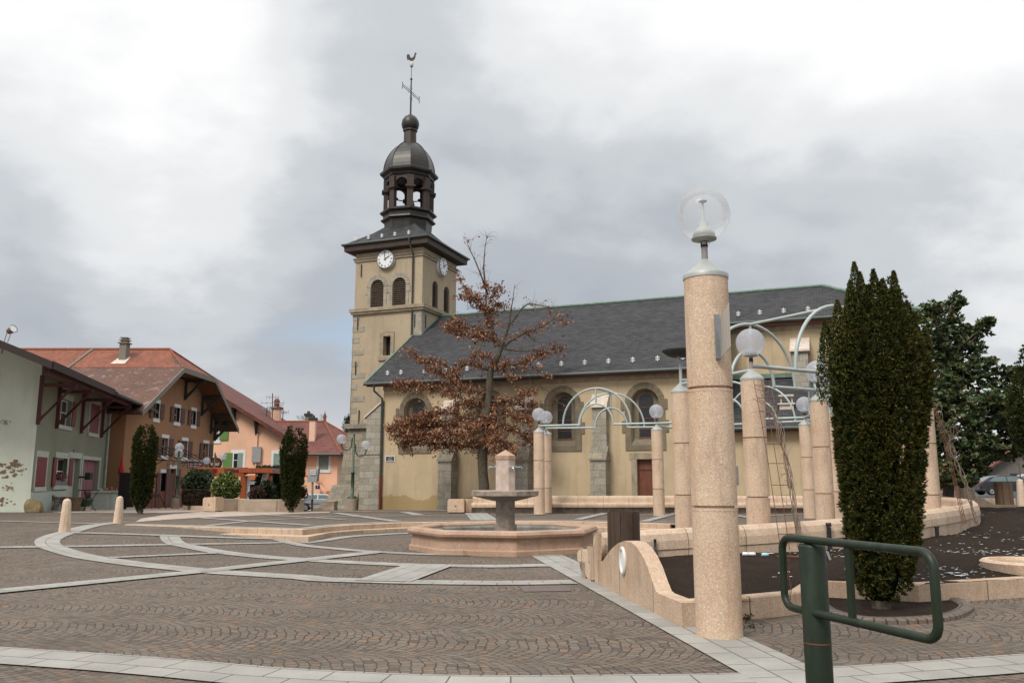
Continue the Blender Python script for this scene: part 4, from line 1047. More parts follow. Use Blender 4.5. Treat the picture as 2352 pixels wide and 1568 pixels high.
for s_ in (-1, 1):
    e = tp + Vd * 1.18 * s_ + [0, 0, 28.35]
    b.tube([e + [0, 0, -.26], e + Vd * .07 * s_ + [0, 0, -.2], e, e + Vd * .07 * s_ + [0, 0, .2], e + [0, 0, .26]], .024, 6)
for i in range(8):
    a = i * PI / 4 + .4
    b.tube([tp + [0, 0, 28.35], tp + [0, 0, 28.35] + (Vd * math.cos(a) + np.array([0, 0, 1]) * math.sin(a)) * .55], .008, 4)
b.build('finial_cross', M['iron'], church)
b = MB(); b.lathe([(.09, 30.55), (.13, 30.6), (.12, 30.85), (.05, 31.0), (.02, 31.05)], tuple(tp), 10); b.build('vane_bearing', M['trimp'], church)
b = MB(); side = np.array([1, 0, 0.])     # rooster silhouette, turned side-on
rp = [(-.30, .02), (-.34, .16), (-.36, .34), (-.30, .46), (-.20, .46), (-.13, .36), (-.09, .22), (.0, .18), (.10, .24), (.17, .38), (.20, .54), (.24, .62), (.27, .56), (.34, .52), (.28, .47), (.27, .36), (.24, .2), (.18, .06), (.08, -.04), (-.05, -.06), (-.14, -.02), (-.2, .06)]
b.prism([tp + [x * 1.0, -.03, 31.12 + z] for x, z in rp], (0, .06, 0)); b.tube([tp + [0, 0, 31.0], tp + [0, 0, 31.12]], .02, 6); b.build('rooster_vane', M['pigeon'], church); ZM[0] = None
# ================================================================ HOUSES ON THE LEFT
# ---- mint house
MO = atY(67, 1166, 38.3); MO[2] = float(ground(MO[0], MO[1])) 
md = np.array([-454 / 1946.5, 1.0]); md /= np.linalg.norm(md)
mint = thing('mint_house', 'mint green house with dark red shutters and deep bracketed eaves at the left edge', 'house', MO)
A = Fr(MO, md, (md[1], -md[0]))                   # long wall, going away from the square
gd = np.array([-1.0, -.10]); gd /= np.linalg.norm(gd)
B = Fr(MO, -A.n, -md)
def apx(x, y, n=0): return A.px(x, y, n)
uend = apx(272, 1130)[0]
zw = A.px(78, 834)[1]; ev = 1.75; ze = A.px(200, 878, ev)[1]; slp = (zw + .12 - ze) / ev; wt = ze + ev * slp - .03                               # wall height at the near corner
def rect(fr, x0, y0, x1, y1, n=0):
    a = fr.px(x0, y0, n); b = fr.px(x1, y1, n)
    return min(a[0], b[0]), max(a[0], b[0]), min(a[1], b[1]), max(a[1], b[1])
# openings on the long wall (photo measurements)
def zo(fr, ax, ay, bx, by, n=0):   # coordinates in the 900x800 enlargement
    return rect(fr, ax * .3125, 704.4 + ay * .3125, bx * .3125, 704.4 + by * .3125, n)
o_w1 = zo(A, 272, 1100, 325, 1322); o_w2 = zo(A, 412, 1108, 490, 1310); o_g = zo(A, 505, 1108, 562, 1475); o_door = zo(A, 612, 1120, 705, 1475)
o_sl = zo(A, 808, 1218, 838, 1362); o_u1 = zo(A, 445, 668, 515, 882); o_u2 = zo(A, 668, 705, 715, 935)
o_g = (o_g[0], o_g[1], 0.0, o_g[3]); o_door = (o_door[0], o_door[1], .05, o_door[3])
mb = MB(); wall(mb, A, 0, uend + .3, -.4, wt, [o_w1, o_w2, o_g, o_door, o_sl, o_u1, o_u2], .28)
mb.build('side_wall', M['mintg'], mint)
mb = MB(); GW = 12.0; GS = .44
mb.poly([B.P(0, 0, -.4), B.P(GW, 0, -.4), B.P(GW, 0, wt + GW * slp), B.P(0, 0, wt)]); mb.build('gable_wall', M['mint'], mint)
mb = MB()
mb.fbox(A, -.02, o_g[0] - .02, .0, .035, -.3, o_w2[2] - .28); mb.fbox(A, o_g[1], o_door[0] - .3, .0, .03, -.3, .95); mb.fbox(A, o_door[1] + .3, o_sl[1] + .6, .0, .03, -.3, .95); mb.build('plinth', M['mintw'], mint)
RN = random.Random(5)
for cx_, cz_, sc_ in ((-1.05, 2.0, .9), (-2.3, 1.5, .7), (-.55, 1.9, .35), (-2.6, 1.2, .5), (-1.2, .45, .5), (-2.0, .35, .45), (-3.4, .9, .8), (-1.3, 4.0, .25), (-.9, 1.1, .3)):
    b = MB()
    for k in range(30):
        r_ = sc_ * RN.uniform(.03, .15); ox, oz = RN.gauss(0, sc_ * .42), RN.gauss(0, sc_ * .28); n_ = 9
        b.poly([B.P(-(cx_) + ox + r_ * RN.uniform(.6, 1.3) * math.cos(2 * PI * i / n_), .012 + .0002 * k, cz_ + oz + .8 * r_ * RN.uniform(.5, 1.2) * math.sin(2 * PI * i / n_)) for i in range(n_)])
    b.build('plaster_patch', M['patch'], mint)
def surround(fr, o, par, w=.2, top=.32, bot=.18, n=.03, mat='mintw', noleft=False):
    b = MB(); a, c, d, e = o
    if not noleft: b.fbox(fr, a - w, a, -.01, n, d, e)
    b.fbox(fr, c, c + w, -.01, n, d, e); b.fbox(fr, a - w, c + w, -.01, n + .005, e, e + top)
    if bot: b.fbox(fr, a - w, c + w, -.01, n + .04, d - bot, d)
    return b.build('window_frame', M[mat], par)
def win(par, fr, o, frame='mintw', glass='darkglass', w=.16, top=.28, bot=.2, depth=.26, bars=True, bar='white'):
    b = MB(); a, c, d, e = o; b.fbox(fr, a, c, -depth - .01, -depth + .01, d, e); wd = b.build('window', M[glass], par)
    surround(fr, o, wd, w, top, bot, mat=frame)
    if bars:
        b = MB(); m_ = (a + c) / 2
        for uu in (a, m_ - .03, c - .06): b.fbox(fr, uu, uu + .06, -depth + .01, -depth + .05, d, e)
        for zz in (d, e - .06, d + (e - d) * .5): b.fbox(fr, a, c, -depth + .01, -depth + .045, zz, zz + .05)
        b.build('sash', M[bar], wd)
    return wd
for o in (o_w1, o_w2, o_u1, o_u2): win(mint, A, o, bars=o is not o_w1)
b = MB(); a, c, d, e = o_g; b.fbox(A, a, c, -.27, -.25, d, e); g_ = b.build('door', M['mintw'], mint); surround(A, o_g, g_, .18, .3, 0)
b = MB(); a, c, d, e = o_door; b.fbox(A, a, c, -.27, -.22, d, e); dr = b.build('door', M['pinkdoor'], mint); surround(A, o_door, dr, .2, .2, 0)
b = MB()
for k_ in range(5):
    z_ = d + .15 + k_ * (e - d - .2) / 5; b.fbox(A, a + .1, (a + c) / 2 - .04, -.22, -.205, z_, z_ + .42); b.fbox(A, (a + c) / 2 + .04, c - .1, -.22, -.205, z_, z_ + .42)
b.build('door_panel', M['pinkdoor'], dr)
b = MB(); a, c, d, e = o_sl; b.fbox(A, a, c, -.27, -.25, d, e); sl_ = b.build('window', M['mintw'], mint); surround(A, o_sl, sl_, .12, .22, 0)
# shutters
shutter(A, o_w1[0] - .02, o_w1[1] - .02, o_w1[2], o_w1[3], -.0, M['shutred'], mint)
def swung(fr, hinge, z0, z1, w, ang, mat, par, n0=.05):
    # a shutter leaf standing open at an angle from its hinge
    u_ = fr.u * math.cos(ang) + fr.n * math.sin(ang); o = fr.P(hinge, n0, 0); f2 = Fr(o, u_)
    b = MB(); b.fbox(f2, 0, w, -.02, .02, z0, z1)
    for zz in (z0 + .06, (z0 + z1) / 2 - .05, z1 - .16): b.fbox(f2, .05, w - .05, -.032, .032, zz, zz + .1)
    return b.build('shutter', mat, par)
swung(A, o_w2[0] - .02, o_w2[2] - .05, o_w2[3] + .02, .48, R(179), M['shutred'], mint); swung(A, o_w2[1] + .02, o_w2[2] - .05, o_w2[3] + .02, .48, R(6), M['shutred'], mint)
swung(A, o_u1[0] - .02, o_u1[2], o_u1[3], .48, R(179), M['shutred'], mint); swung(A, o_u1[1] + .02, o_u1[2], o_u1[3], .48, R(6), M['shutred'], mint)
shutter(A, o_u2[0], o_u2[1], o_u2[2], o_u2[3], -.0, M['shutred'], mint)
# roof: slope falling towards the square, wide overhang on red brackets
b = MB(); u0r = A.px(118, 840, ev)[0]; u1r = uend + 2.6
GWr = 11.0
def rp_(u, n): return A.P(u, n, ze + (ev - n) * slp + .06)
up_ = [rp_(u0r, ev), rp_(u1r, ev), rp_(u1r, -GWr), rp_(u0r, -GWr)]
b.prism(up_[::-1], (0, 0, .14)); b.build('roof', M['tilenew'], mint)
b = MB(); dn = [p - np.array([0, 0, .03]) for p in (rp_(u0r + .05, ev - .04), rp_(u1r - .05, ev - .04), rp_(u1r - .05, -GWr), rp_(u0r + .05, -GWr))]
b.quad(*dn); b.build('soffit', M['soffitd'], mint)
b = MB(); q0, q1 = rp_(u0r - .03, ev + .04), rp_(u0r - .03, -GWr)
b.prism([q0 + [0, 0, -.14], q1 + [0, 0, -.14], q1 + [0, 0, .18], q0 + [0, 0, .18]], np.array([md[0], md[1], 0]) * -.05)
q2 = rp_(u0r, ev + .03); q3 = A.px(262, 905, ev)[0]; q3 = rp_(q3, ev + .03)
b.prism([q2 + [0, 0, -.12], q3 + [0, 0, -.12], q3 + [0, 0, .2], q2 + [0, 0, .2]], np.array([A.n[0], A.n[1], 0]) * .05); b.build('verge_board', M['edgeb'], mint)
gutter(rp_(A.px(262, 905, ev)[0], ev + .1) + [0, 0, .02], rp_(u1r, ev + .1) + [0, 0, .02], mint, .11)
zp_ = ze - .18
b = MB(); b.fbox(A, u0r + .8, u1r - .2, ev - .5, ev - .28, zp_, zp_ + .26); b.build('purlin', M['beamred'], mint)
for x in (92, 136, 193, 240, 277):
    u = A.px(x, 935, .1)[0]; b = MB()
    b.fbox(A, u - .07, u + .07, .0, .15, zp_ - 1.9, zp_ + .35); b.fbox(A, u - .07, u + .07, .15, ev - .2, zp_ - .16, zp_)
    q = [A.P(u - .06, .15, zp_ - 1.75), A.P(u - .06, ev - .45, zp_ - .16), A.P(u - .06, ev - .25, zp_ - .16), A.P(u - .06, .15, zp_ - 1.55)]
    b.prism(q, np.array([md[0], md[1], 0]) * .12); b.build('eaves_bracket', M['beamred'], mint)
x = A.px(236, 1160, .1)[0]
b = MB(); b.tube([A.P(x, .3, zp_ + .1), A.P(x, .12, zp_ - .5), A.P(x, .12, 0)], .055, 8); b.build('downpipe', M['mintw'], mint)
b = MB(); uu, zz = A.px(169, 1038); b.fbox(A, uu - .1, uu + .1, 0, .02, zz - .14, zz + .14); b.build('house_number', M['blue'], mint)
uu, zz = A.px(182, 1093); b = MB(); b.fbox(A, uu - .3, uu + .3, .35, .6, zz - .19, zz + .19); b.fbox(A, uu - .1, uu, 0, .35, zz - .1, zz); b.build('letterbox', M['green'], mint)
# floodlight on the roof edge
fl = thing('floodlight', 'round floodlight on two struts over the mint house gable', 'floodlight', B.P(2.6, .3, zw + 1.5))
f0 = atY(14, 790, 36.9)
b = MB(); p1, p2 = atY(9, 786, 36.9), atY(22, 778, 36.9); b.tube([p1, p1 + [.13, 0, .62]], .018, 6); b.tube([atY(17, 786, 36.9), atY(24, 768, 36.9)], .018, 6); b.tube([p1 + [-.05, 0, -.5], p1], .03, 6); b.build('strut', M['steelpost'], fl)
c = atY(27, 757, 36.9); ax = Vector((.8, -.35, .35)).normalized(); b = MB()
pr = [(.0, -.2), (.13, -.2), (.15, -.1), (.17, .08), (.2, .12), (.17, .12)]
tmp = MB().lathe(pr, (0, 0, 0), 16, cap=False); rot = ax.to_track_quat('Z', 'Y').to_matrix()
b.add([np.array(rot @ Vector(v)) + c for v in tmp.v], tmp.f, smooth=True); b.build('lamp_housing', M['metalgrey'], fl)
b = MB(); b.add([np.array(rot @ Vector((.165 * math.cos(a), .165 * math.sin(a), .11))) + c for a in np.linspace(0, 2 * PI, 17)[:-1]], [tuple(range(16))]); b.build('lens', M['clock'], fl)
# flower box on the sill of the mint house
uu, zz = A.px(134, 1110, .2); b = MB(); a_, c_, d_, e_ = o_w2
sb = thing('flower_box', 'dark flower box on the ground floor sill of the mint house', 'flower box', A.P((a_ + c_) / 2, .02, d_))
b.fbox(A, a_ + .1, c_ - .1, -.2, .05, d_ + .003, d_ + .25); b.build('box', M['metalgrey'], sb)
def clump(name, c, rad, n, size, mat, par=None, flat=1.0, rng=RNG, shell=.35, build=True, mbx=None, up=.3):
    """leafy mass: n small bent leaves scattered through an ellipsoid"""
    b = mbx or MB(); c = np.array(c, float); rad = np.array(rad, float)
    d = rng.normal(size=(n, 3)); d /= np.linalg.norm(d, axis=1)[:, None]; r = rng.random(n) ** shell
    P_ = c + d * rad * r[:, None]
    leafquads(b, P_, size, rng, d, up)
    return b.build(name, mat, par) if build else b
def leafquads(b, P_, size, rng, d=None, up=.3, asp=.5, jit=.45):
    n = len(P_); t = rng.normal(size=(n, 3)) + (d if d is not None else 0) * 1.2 + np.array([0, 0, up]); t /= np.linalg.norm(t, axis=1)[:, None]
    w = np.cross(t, rng.normal(size=(n, 3))); w /= np.linalg.norm(w, axis=1)[:, None]
    L = size * (1 - jit / 2 + jit * rng.random(n))[:, None]; W_ = L * asp * .5
    nr = np.cross(t, w)
    a = P_ - t * L * .5; m1 = P_ + w * W_ + nr * W_ * .25; e = P_ + t * L * .5; m2 = P_ - w * W_ + nr * W_ * .25
    base = len(b.v); V = np.stack([a, m1, e, m2], 1).reshape(-1, 3)
    b.v.extend(map(tuple, V)); 
    for i in range(n):
        k = base + 4 * i; b.f.append((k, k + 1, k + 2, k + 3)); b.uv.append([(0, 0), (1, 0), (1, 1), (0, 1)]); b.m.append(0); b.sm.append(False)
clump('flowers', A.P((a_ + c_) / 2, -.05, d_ + .4), (.38, .38, .2), 260, .1, M['flower'], sb)
# ---- low masonry trough with flowers at the foot of the mint house
ua = A.px(232, 1150, .6)[0]; ub = A.px(278, 1150, .6)[0]
tr_ = thing('planting_trough', 'pale green masonry trough with pansies against the mint house', 'planter', A.P(ua, .3, 0))
tz = -A.o[2] + float(ground(*A.P(ua, .6, 0)[:2])); b = MB(); b.fbox(A, ua, ub, .04, .95, tz - .2, tz + .95); b.fbox(A, ua - .08, ub + .08, .03, 1.03, tz + .95, tz + 1.05); b.build('trough', M['mintw'], tr_)
for k_ in range(6): clump('flowers', A.P(ua + .5 + (ub - ua - 1) * k_ / 5, .8, tz + 1.12), (.4, .3, .12), 90, .1, M['flower'], tr_)
# ---- bench, basket, pot, table, boulder
gz = lambda p: np.array([p[0], p[1], float(ground(p[0], p[1]))])
bx0 = gz(atY(140, 1166, 41.5)); bench = thing('garden_bench', 'slatted iron garden bench facing the square under the mint house window', 'bench', bx0)
F_ = Fr(bx0, (-.3, .95), (.95, .3)); L_ = 1.25
b = MB()
for k_ in range(6):
    z_ = .52 + k_ * .065; n_ = -.32 - .05 * k_ * .6; b.fbox(F_, 0, L_, n_ - .012, n_ + .012, z_, z_ + .05)
b.build('backrest', M['binwood2'], bench)
b = MB()
for k_ in range(6): b.fbox(F_, 0, L_, -.28 + k_ * .085, -.22 + k_ * .085, .43, .455)
b.build('seat', M['binwood2'], bench)
for u in (0.02, L_ - .02):
    b = MB(); b.tube([F_.P(u, -.5, .9), F_.P(u, -.36, .55), F_.P(u, -.28, .42), F_.P(u, -.36, .15), F_.P(u, -.5, .0)], .02, 6); b.tube([F_.P(u, .25, .43), F_.P(u, .2, .2), F_.P(u, .32, .0)], .02, 6)
    b.tube([F_.P(u, -.3, .43), F_.P(u, .25, .43)], .02, 6); b.tube([F_.P(u, -.36, .64), F_.P(u, -.1, .66), F_.P(u, .2, .62), F_.P(u, .26, .52), F_.P(u, .2, .43)], .02, 6)
    b.tube([F_.P(u, .05 + .07 * math.cos(t), .55 + .07 * math.sin(t)) for t in np.linspace(0, 5, 10)], .012, 5); b.build('end_frame', M['iron'], bench)
p = gz(atY(162, 1164, 41.0)); bk = thing('wooden_tub', 'brown square wooden tub beside the garden bench', 'tub', p); b = MB()
b.hexa([p + q for q in ((-.28, -.28, 0), (.28, -.28, 0), (.28, .28, 0), (-.28, .28, 0), (-.36, -.36, .62), (.36, -.36, .62), (.36, .36, .62), (-.36, .36, .62))]); b.build('body', M['binwood2'], bk)
b = MB(); b.box(p[0] - .4, p[0] + .4, p[1] - .4, p[1] + .4, p[2] + .62, p[2] + .68); b.build('rim', M['binwood2'], bk)
p = gz(atY(189, 1163, 43)); pt_ = thing('green_bowl_planter', 'glossy dark green bowl on a pale block beside the pink door', 'planter', p); b = MB()
b.lathe([(.2, .2), (.42, .3), (.5, .5), (.52, .62), (.47, .62), (.4, .5)], tuple(p), 18); b.build('bowl', M['greenpot'], pt_); b = MB(); b.box(p[0] - .45, p[0] + .3, p[1] - .25, p[1] + .25, p[2] - .1, p[2] + .22); b.build('block', M['trimp'], pt_)
p = gz(atY(202, 1163, 42)); tb = thing('iron_table', 'round wrought iron garden table in front of the pink door', 'table', p); b = MB(); b.lathe([(.5, 1.0), (.52, 1.02), (.5, 1.04)], tuple(p), 20); b.build('tabletop', M['iron'], tb)
for k_ in range(3):
    a = k_ * 2.09 + .4; d_ = np.array([math.cos(a), math.sin(a), 0]); b = MB(); b.tube([p + d_ * .42 + [0, 0, 1.0], p + d_ * .18 + [0, 0, .6], p + d_ * .12 + [0, 0, .4], p + d_ * .3 + [0, 0, .08], p + d_ * .38 + [0, 0, .0]], .018, 6); b.build('leg', M['iron'], tb)
p = gz(atY(80, 1171, 36.3)); b = MB(); bm = bmesh.new(); bmesh.ops.create_icosphere(bm, subdivisions=3, radius=1)
rs_ = random.Random(3); dirs = [Vector((rs_.gauss(0, 1), rs_.gauss(0, 1), rs_.gauss(0, 1))).normalized() for _ in range(14)]
for v in bm.verts:
    q = v.co.copy(); s_ = min([1.0] + [ .78 / max(.01, q.dot(dd)) for dd in dirs if q.dot(dd) > .78]); v.co = q * s_
    v.co.x *= .42; v.co.y *= .4; v.co.z *= .60
    if v.co.z > 0: v.co.x -= v.co.z * .25
b.add([tuple(v.co + Vector(p) + Vector((0, 0, .05))) for v in bm.verts], [tuple(v.index for v in f.verts) for f in bm.faces]); bm.free()
m, t, bb = nmat('boulder'); k = NT(t); v = objc(k); nn_ = k.noise(v, 2.5, 6, .65)
k.l(k.ramp(nn_, [(.3, (.10, .075, .05)), (.45, (.17, .13, .08)), (.55, (.21, .15, .06)), (.7, (.27, .25, .21))]), bb.inputs['Base Color']); bb.inputs['Roughness'].default_value = .95; k.bump(k.noise(v, 9, 6, .7), .8, .05, bb)
tag(b.build('boulder', m), 'lichened wheel guard boulder at the foot of the mint house corner', 'boulder')

# ---- brown cafe house, gable end facing right
BY0, BX = 52.0, -.461 * 52.0
BYF = BX / -.3545
bz = -.1
brown = thing('brown_house', 'tall brown cafe house with a half-hipped tiled roof and brown shutters', 'house', (BX, BY0, bz))
Bf = Fr((BX, BY0, bz), (0, 1), (1, 0)); GL = BYF - BY0
def zb4(ax, ay, bx, by, n=0):     # 350x510 enlargement at (550,1450), .3253
    return rect(Bf, (550 + ax * .32528) / 1.63265, (1450 + ay * .32528) / 1.63265, (550 + bx * .32528) / 1.63265, (1450 + by * .32528) / 1.63265, n)
tw = [zb4(85, 180, 137, 372), zb4(322, 232, 375, 415), zb4(517, 270, 560, 448)]
mw = [zb4(178, 585, 235, 795), zb4(408, 618, 460, 815), zb4(655, 648, 703, 835)]
cd = [zb4(165, 990, 228, 1375), (7.3, 8.35, 0, 2.55)]
cd = [(c[0], c[1], 0, c[3]) for c in cd]
eh = Bf.px(283, 928, 1.3)[1]
ridgeY = GL / 2
rzz = Bf.px(407, 797, .6)[1]
slb = (rzz - 5.75) / (ridgeY + 1.2)
def br(v, top=None): # roof underside height at distance v along gable wall
    return 5.75 + slb * (1.2 + (v if v <= ridgeY else GL - v))
b = MB(); ops = tw + mw + cd
wall(b, Bf, 0, GL, -1.2, 5.9, [o for o in mw + cd] , .25)
# upper part clipped to the gable: strips
zt = br(0)
ust = sorted({0, ridgeY, GL, *[o[0] for o in tw], *[o[1] for o in tw]})
zc_ = rzz - 1.9
cutL = next(v for v in np.arange(0, ridgeY, .05) if br(v) >= zc_)
ust = sorted(set(ust) | {cutL, GL - cutL})
for i in range(len(ust) - 1):
    a, c = ust[i], ust[i + 1]; ta, tc_ = min(br(a), zc_), min(br(c), zc_)
    op = [o for o in tw if o[0] < (a + c) / 2 < o[1]]
    if op:
        o = op[0]; b.quad(Bf.P(a, 0, 5.9), Bf.P(c, 0, 5.9), Bf.P(c, 0, o[2]), Bf.P(a, 0, o[2])) if o[2] > 5.9 else None
        b.quad(Bf.P(a, 0, o[3]), Bf.P(c, 0, o[3]), Bf.P(c, 0, tc_), Bf.P(a, 0, ta))
    else: b.quad(Bf.P(a, 0, 5.9), Bf.P(c, 0, 5.9), Bf.P(c, 0, tc_), Bf.P(a, 0, ta))
b.quad(Bf.P(0, 0, -1.2), Bf.P(0, -14, -1.2), Bf.P(0, -14, 5.9), Bf.P(0, 0, 5.9)); b.build('wall', M['brownw'], brown)
b = MB(); b.fbox(Bf, -.02, GL + .02, -.01, .03, -1.2, 1.0); b.build('painted_base', M['brownlow'], brown)
for o in tw + mw:
    wd = win(brown, Bf, o, 'white', w=.08, top=.24, bot=.24, bars=True, bar='trimp')
    ww = (o[1] - o[0]) * .62
    swung(Bf, o[0] - .08, o[2], o[3], ww, R(179), M['shutbrown'], brown); swung(Bf, o[1] + .08, o[2], o[3], ww, R(5), M['shutbrown'], brown)
for o in cd:
    b = MB(); b.fbox(Bf, o[0], o[1], -.24, -.2, o[2], o[3]); d_ = b.build('door', M['darkglass'], brown); surround(Bf, o, d_, .12, .25, 0, mat='white')
    swung(Bf, o[0] - .12, o[2], o[3], .6, R(179), M['shutbrown'], brown); swung(Bf, o[1] + .12, o[2], o[3], .5, R(5), M['shutbrown'], brown)
# roof: front slope with overhang, half hip at the gable end
vo = 1.25; no = 1.5
v0 = -vo; fz = lambda v: br(v)
hv = cutL + .25
hz = fz(hv)
RLn = 30
P_ = Bf.P; hip_in = 2.3
rt = .16
b = MB()
fs = [P_(v0, no, fz(v0)), P_(hv, no, hz), P_(ridgeY, no - hip_in, fz(ridgeY)), P_(ridgeY, -RLn, fz(ridgeY)), P_(v0, -RLn, fz(v0))]
b.prism(fs, (0, 0, rt)); rf_ = b.build('roof', M['tileold'], brown)
b = MB(); bs = [P_(GL - v0, no, fz(v0)), P_(GL - hv, no, hz), P_(ridgeY, no - hip_in, fz(ridgeY)), P_(ridgeY, -RLn, fz(ridgeY)), P_(GL - v0, -RLn, fz(v0))]
b.prism(bs[::-1], (0, 0, rt)); b.build('rear_slope', M['tileold'], rf_)
b = MB(); b.prism([P_(hv, no, hz), P_(GL - hv, no, hz), P_(ridgeY, no - hip_in, fz(ridgeY))], (0, 0, rt)); b.build('half_hip', M['tilenew'], rf_)
# newer tiles: strip below the ridge and the far-left length of roof
vr = ridgeY - 3.0
xcut = atY(214, 797, BY0 + ridgeY)[0] - BX
def top(v, n, l=.02): return P_(v, n, fz(v) + rt + l)
b = MB(); b.poly([top(vr, no - hip_in * .0 - .55), top(ridgeY, no - hip_in), top(ridgeY, xcut), top(vr, xcut)]); b.poly([top(v0, xcut), top(ridgeY, xcut), top(ridgeY, -RLn), top(v0, -RLn)]); b.build('newer_tiles', M['tilenew'], rf_)
b = MB(); b.tube([top(ridgeY, no - hip_in, .03), top(ridgeY, -RLn, .03)], .11, 8); b.tube([P_(hv, no, hz + rt), top(ridgeY, no - hip_in, .03)], .09, 8); b.tube([P_(GL - hv, no, hz + rt), top(ridgeY, no - hip_in, .03)], .09, 8); b.build('ridge_tiles', M['tilenew'], rf_)
b = MB(); b.tube([top(ridgeY, xcut, .05), top(v0, xcut, .05)], .09, 6); b.build('flashing', M['chim'], rf_)
b = MB(); w_ = .05
b.quad(*[p - np.array([0, 0, w_]) for p in (P_(v0, no, fz(v0)), P_(hv, no, hz), P_(hv, 0, hz), P_(v0, 0, fz(v0)))]); b.quad(*[p - np.array([0, 0, w_]) for p in (P_(GL - v0, no, fz(v0)), P_(GL - hv, no, hz), P_(GL - hv, 0, hz), P_(GL - v0, 0, fz(v0)))])
b.quad(*[p - np.array([0, 0, w_]) for p in (P_(hv, no, hz), P_(GL - hv, no, hz), P_(GL - hv, 0, hz), P_(hv, 0, hz))]); b.build('soffit', M['soffit'], brown)
b = MB()
for q0, q1 in ((P_(v0, no + .02, fz(v0)), P_(hv, no + .02, hz)), (P_(GL - v0, no + .02, fz(v0)), P_(GL - hv, no + .02, hz)), (P_(hv, no + .02, hz), P_(GL - hv, no + .02, hz))):
    b.prism([q0 + [0, 0, -.15], q1 + [0, 0, -.15], q1 + [0, 0, .2], q0 + [0, 0, .2]], (.06, 0, 0))
b.build('barge_board', M['chim'], brown)
for v in (hv + .1, GL / 2 + 1.2, GL - hv + 1.6, GL - 1.0, GL - .05):
    zt_ = min(fz(v), hz) - .1; b = MB(); b.fbox(Bf, v - .1, v + .1, 0, no - .1, zt_ - .22, zt_); b.fbox(Bf, v - .08, v + .08, 0, .16, zt_ - 1.5, zt_ - .22)
    b.prism([P_(v - .07, .16, zt_ - 1.4), P_(v - .07, .7, zt_ - .85), P_(v - .07, 1.2, zt_ - .22), P_(v - .07, 1.0, zt_ - .22), P_(v - .07, .55, zt_ - .75), P_(v - .07, .16, zt_ - 1.15)], (0, .14, 0)); b.build('eaves_bracket', M['beamg'], brown)
# chimney
cv = ridgeY - 1.5; cn = Bf.px(287, 805, -4.0)
cxn = atY(287, 790, BY0 + cv)[0] - BX
b = MB(); cz0 = fz(cv); b.fbox(Bf, cv - .3, cv + .3, cxn - .24, cxn + .24, cz0 - .3, cz0 + 1.2); ch_ = b.build('chimney', M['chim'], rf_)
b = MB(); b.fbox(Bf, cv - .4, cv + .4, cxn - .34, cxn + .34, cz0 + 1.2, cz0 + 1.28); b.fbox(Bf, cv - .25, cv + .25, cxn - .2, cxn + .2, cz0 + 1.28, cz0 + 1.42); b.fbox(Bf, cv - .35, cv + .35, cxn - .29, cxn + .29, cz0 + 1.42, cz0 + 1.48); b.fbox(Bf, cv - .2, cv + .2, cxn - .16, cxn + .16, cz0 + 1.48, cz0 + 1.58); b.fbox(Bf, cv - .3, cv + .3, cxn - .25, cxn + .25, cz0 + 1.58, cz0 + 1.64)
b.build('chimney_cap', M['chim'], ch_) if False else b.build('chimney_cap', M['chim'], rf_)
b = MB(); b.poly([top(cv - .9, cxn - .5, .03), top(cv - .9, cxn + .5, .03), top(cv + .2, cxn + .4, .03), top(cv + .2, cxn - .4, .03)]); b.build('chimney_flashing', M['trimp'], rf_)
# cafe sign
x0_, x1_, z0_, z1_ = zb4(483, 840, 640, 925, .1)
sg = thing('cafe_sign', 'red cafe signboard on the brown house above the canopy', 'sign', P_((x0_ + x1_) / 2, .06, z0_)); b = MB(); b.fbox(Bf, x0_, x1_, .03, .1, z0_, z1_); b.build('board', M['signwhite'], sg)
b = MB(); b.fbox(Bf, x0_ + .06, x1_ - .06, .1, .11, z0_ + .05, z1_ - .05); b.build('panel', M['signred'], sg)
text('CAFE du PROGRES', (z1_ - z0_) * .62, M['signwhite'], Bf, (x0_ + x1_) / 2, .115, (z0_ + z1_) / 2, sg, xs=(x1_ - x0_) * .98 / ((z1_ - z0_) * .62 * 9.9))
# round projecting sign
p = atY(494, 1064, 58); rs = thing('projecting_sign', 'round red and black beer sign projecting by the cafe terrace', 'sign', p); b = MB(); b.prism([p + [.45 * math.cos(a), 0, .42 * math.sin(a)] for a in np.linspace(0, 2 * PI, 25)[:-1]], (0, .12, 0)); b.build('disc', M['black'], rs)
b = MB(); b.prism([p + [.36 * math.cos(a), -.02, .33 * math.sin(a)] for a in np.linspace(0, 2 * PI, 25)[:-1]], (0, .02, 0)); b.build('face', M['signred'], rs); b = MB(); b.box(p[0] - .3, p[0] + .3, p[1] - .03, p[1] - .02, p[2] - .12, p[2] + .04); b.build('stripe', M['signwhite'], rs)
b = MB(); b.tube([p + [0, .06, .42], p + [0, .06, .6], (BX, p[1] + .06, p[2] + .6)], .02, 6); b.build('bracket', M['iron'], rs)
# ---- wrought iron canopy over the cafe door
vA = [zb4(105, 920, 515, 925, 0)][0]
can = thing('iron_canopy', 'wrought iron porch canopy over the cafe doors of the brown house', 'canopy', P_(4, 0, 3))
c0v, c1v = 1.5, 9.2; cz_ = 3.0; dpt = 2.0; b = MB()
b.tube([P_(c0v, dpt, cz_), P_(c1v, dpt, cz_)], .045, 6); b.tube([P_(c0v, 0, cz_ + 1.0), P_(c1v, 0, cz_ + 1.0)], .04, 6)
for i in range(7):
    v = c0v + (c1v - c0v) * i / 6; b.tube([P_(v, 0, cz_ + 1.0), P_(v, dpt, cz_)], .028, 6)
for v in (c0v, c1v): b.tube([P_(v, 0, cz_), P_(v, dpt, cz_)], .035, 6); b.tube([P_(v, .03, cz_ - 1.1), P_(v, .5, cz_ - .9), P_(v, 1.2, cz_ - .4), P_(v, dpt - .1, cz_)], .025, 6)
b.build('frame', M['iron'], can)
b = MB()
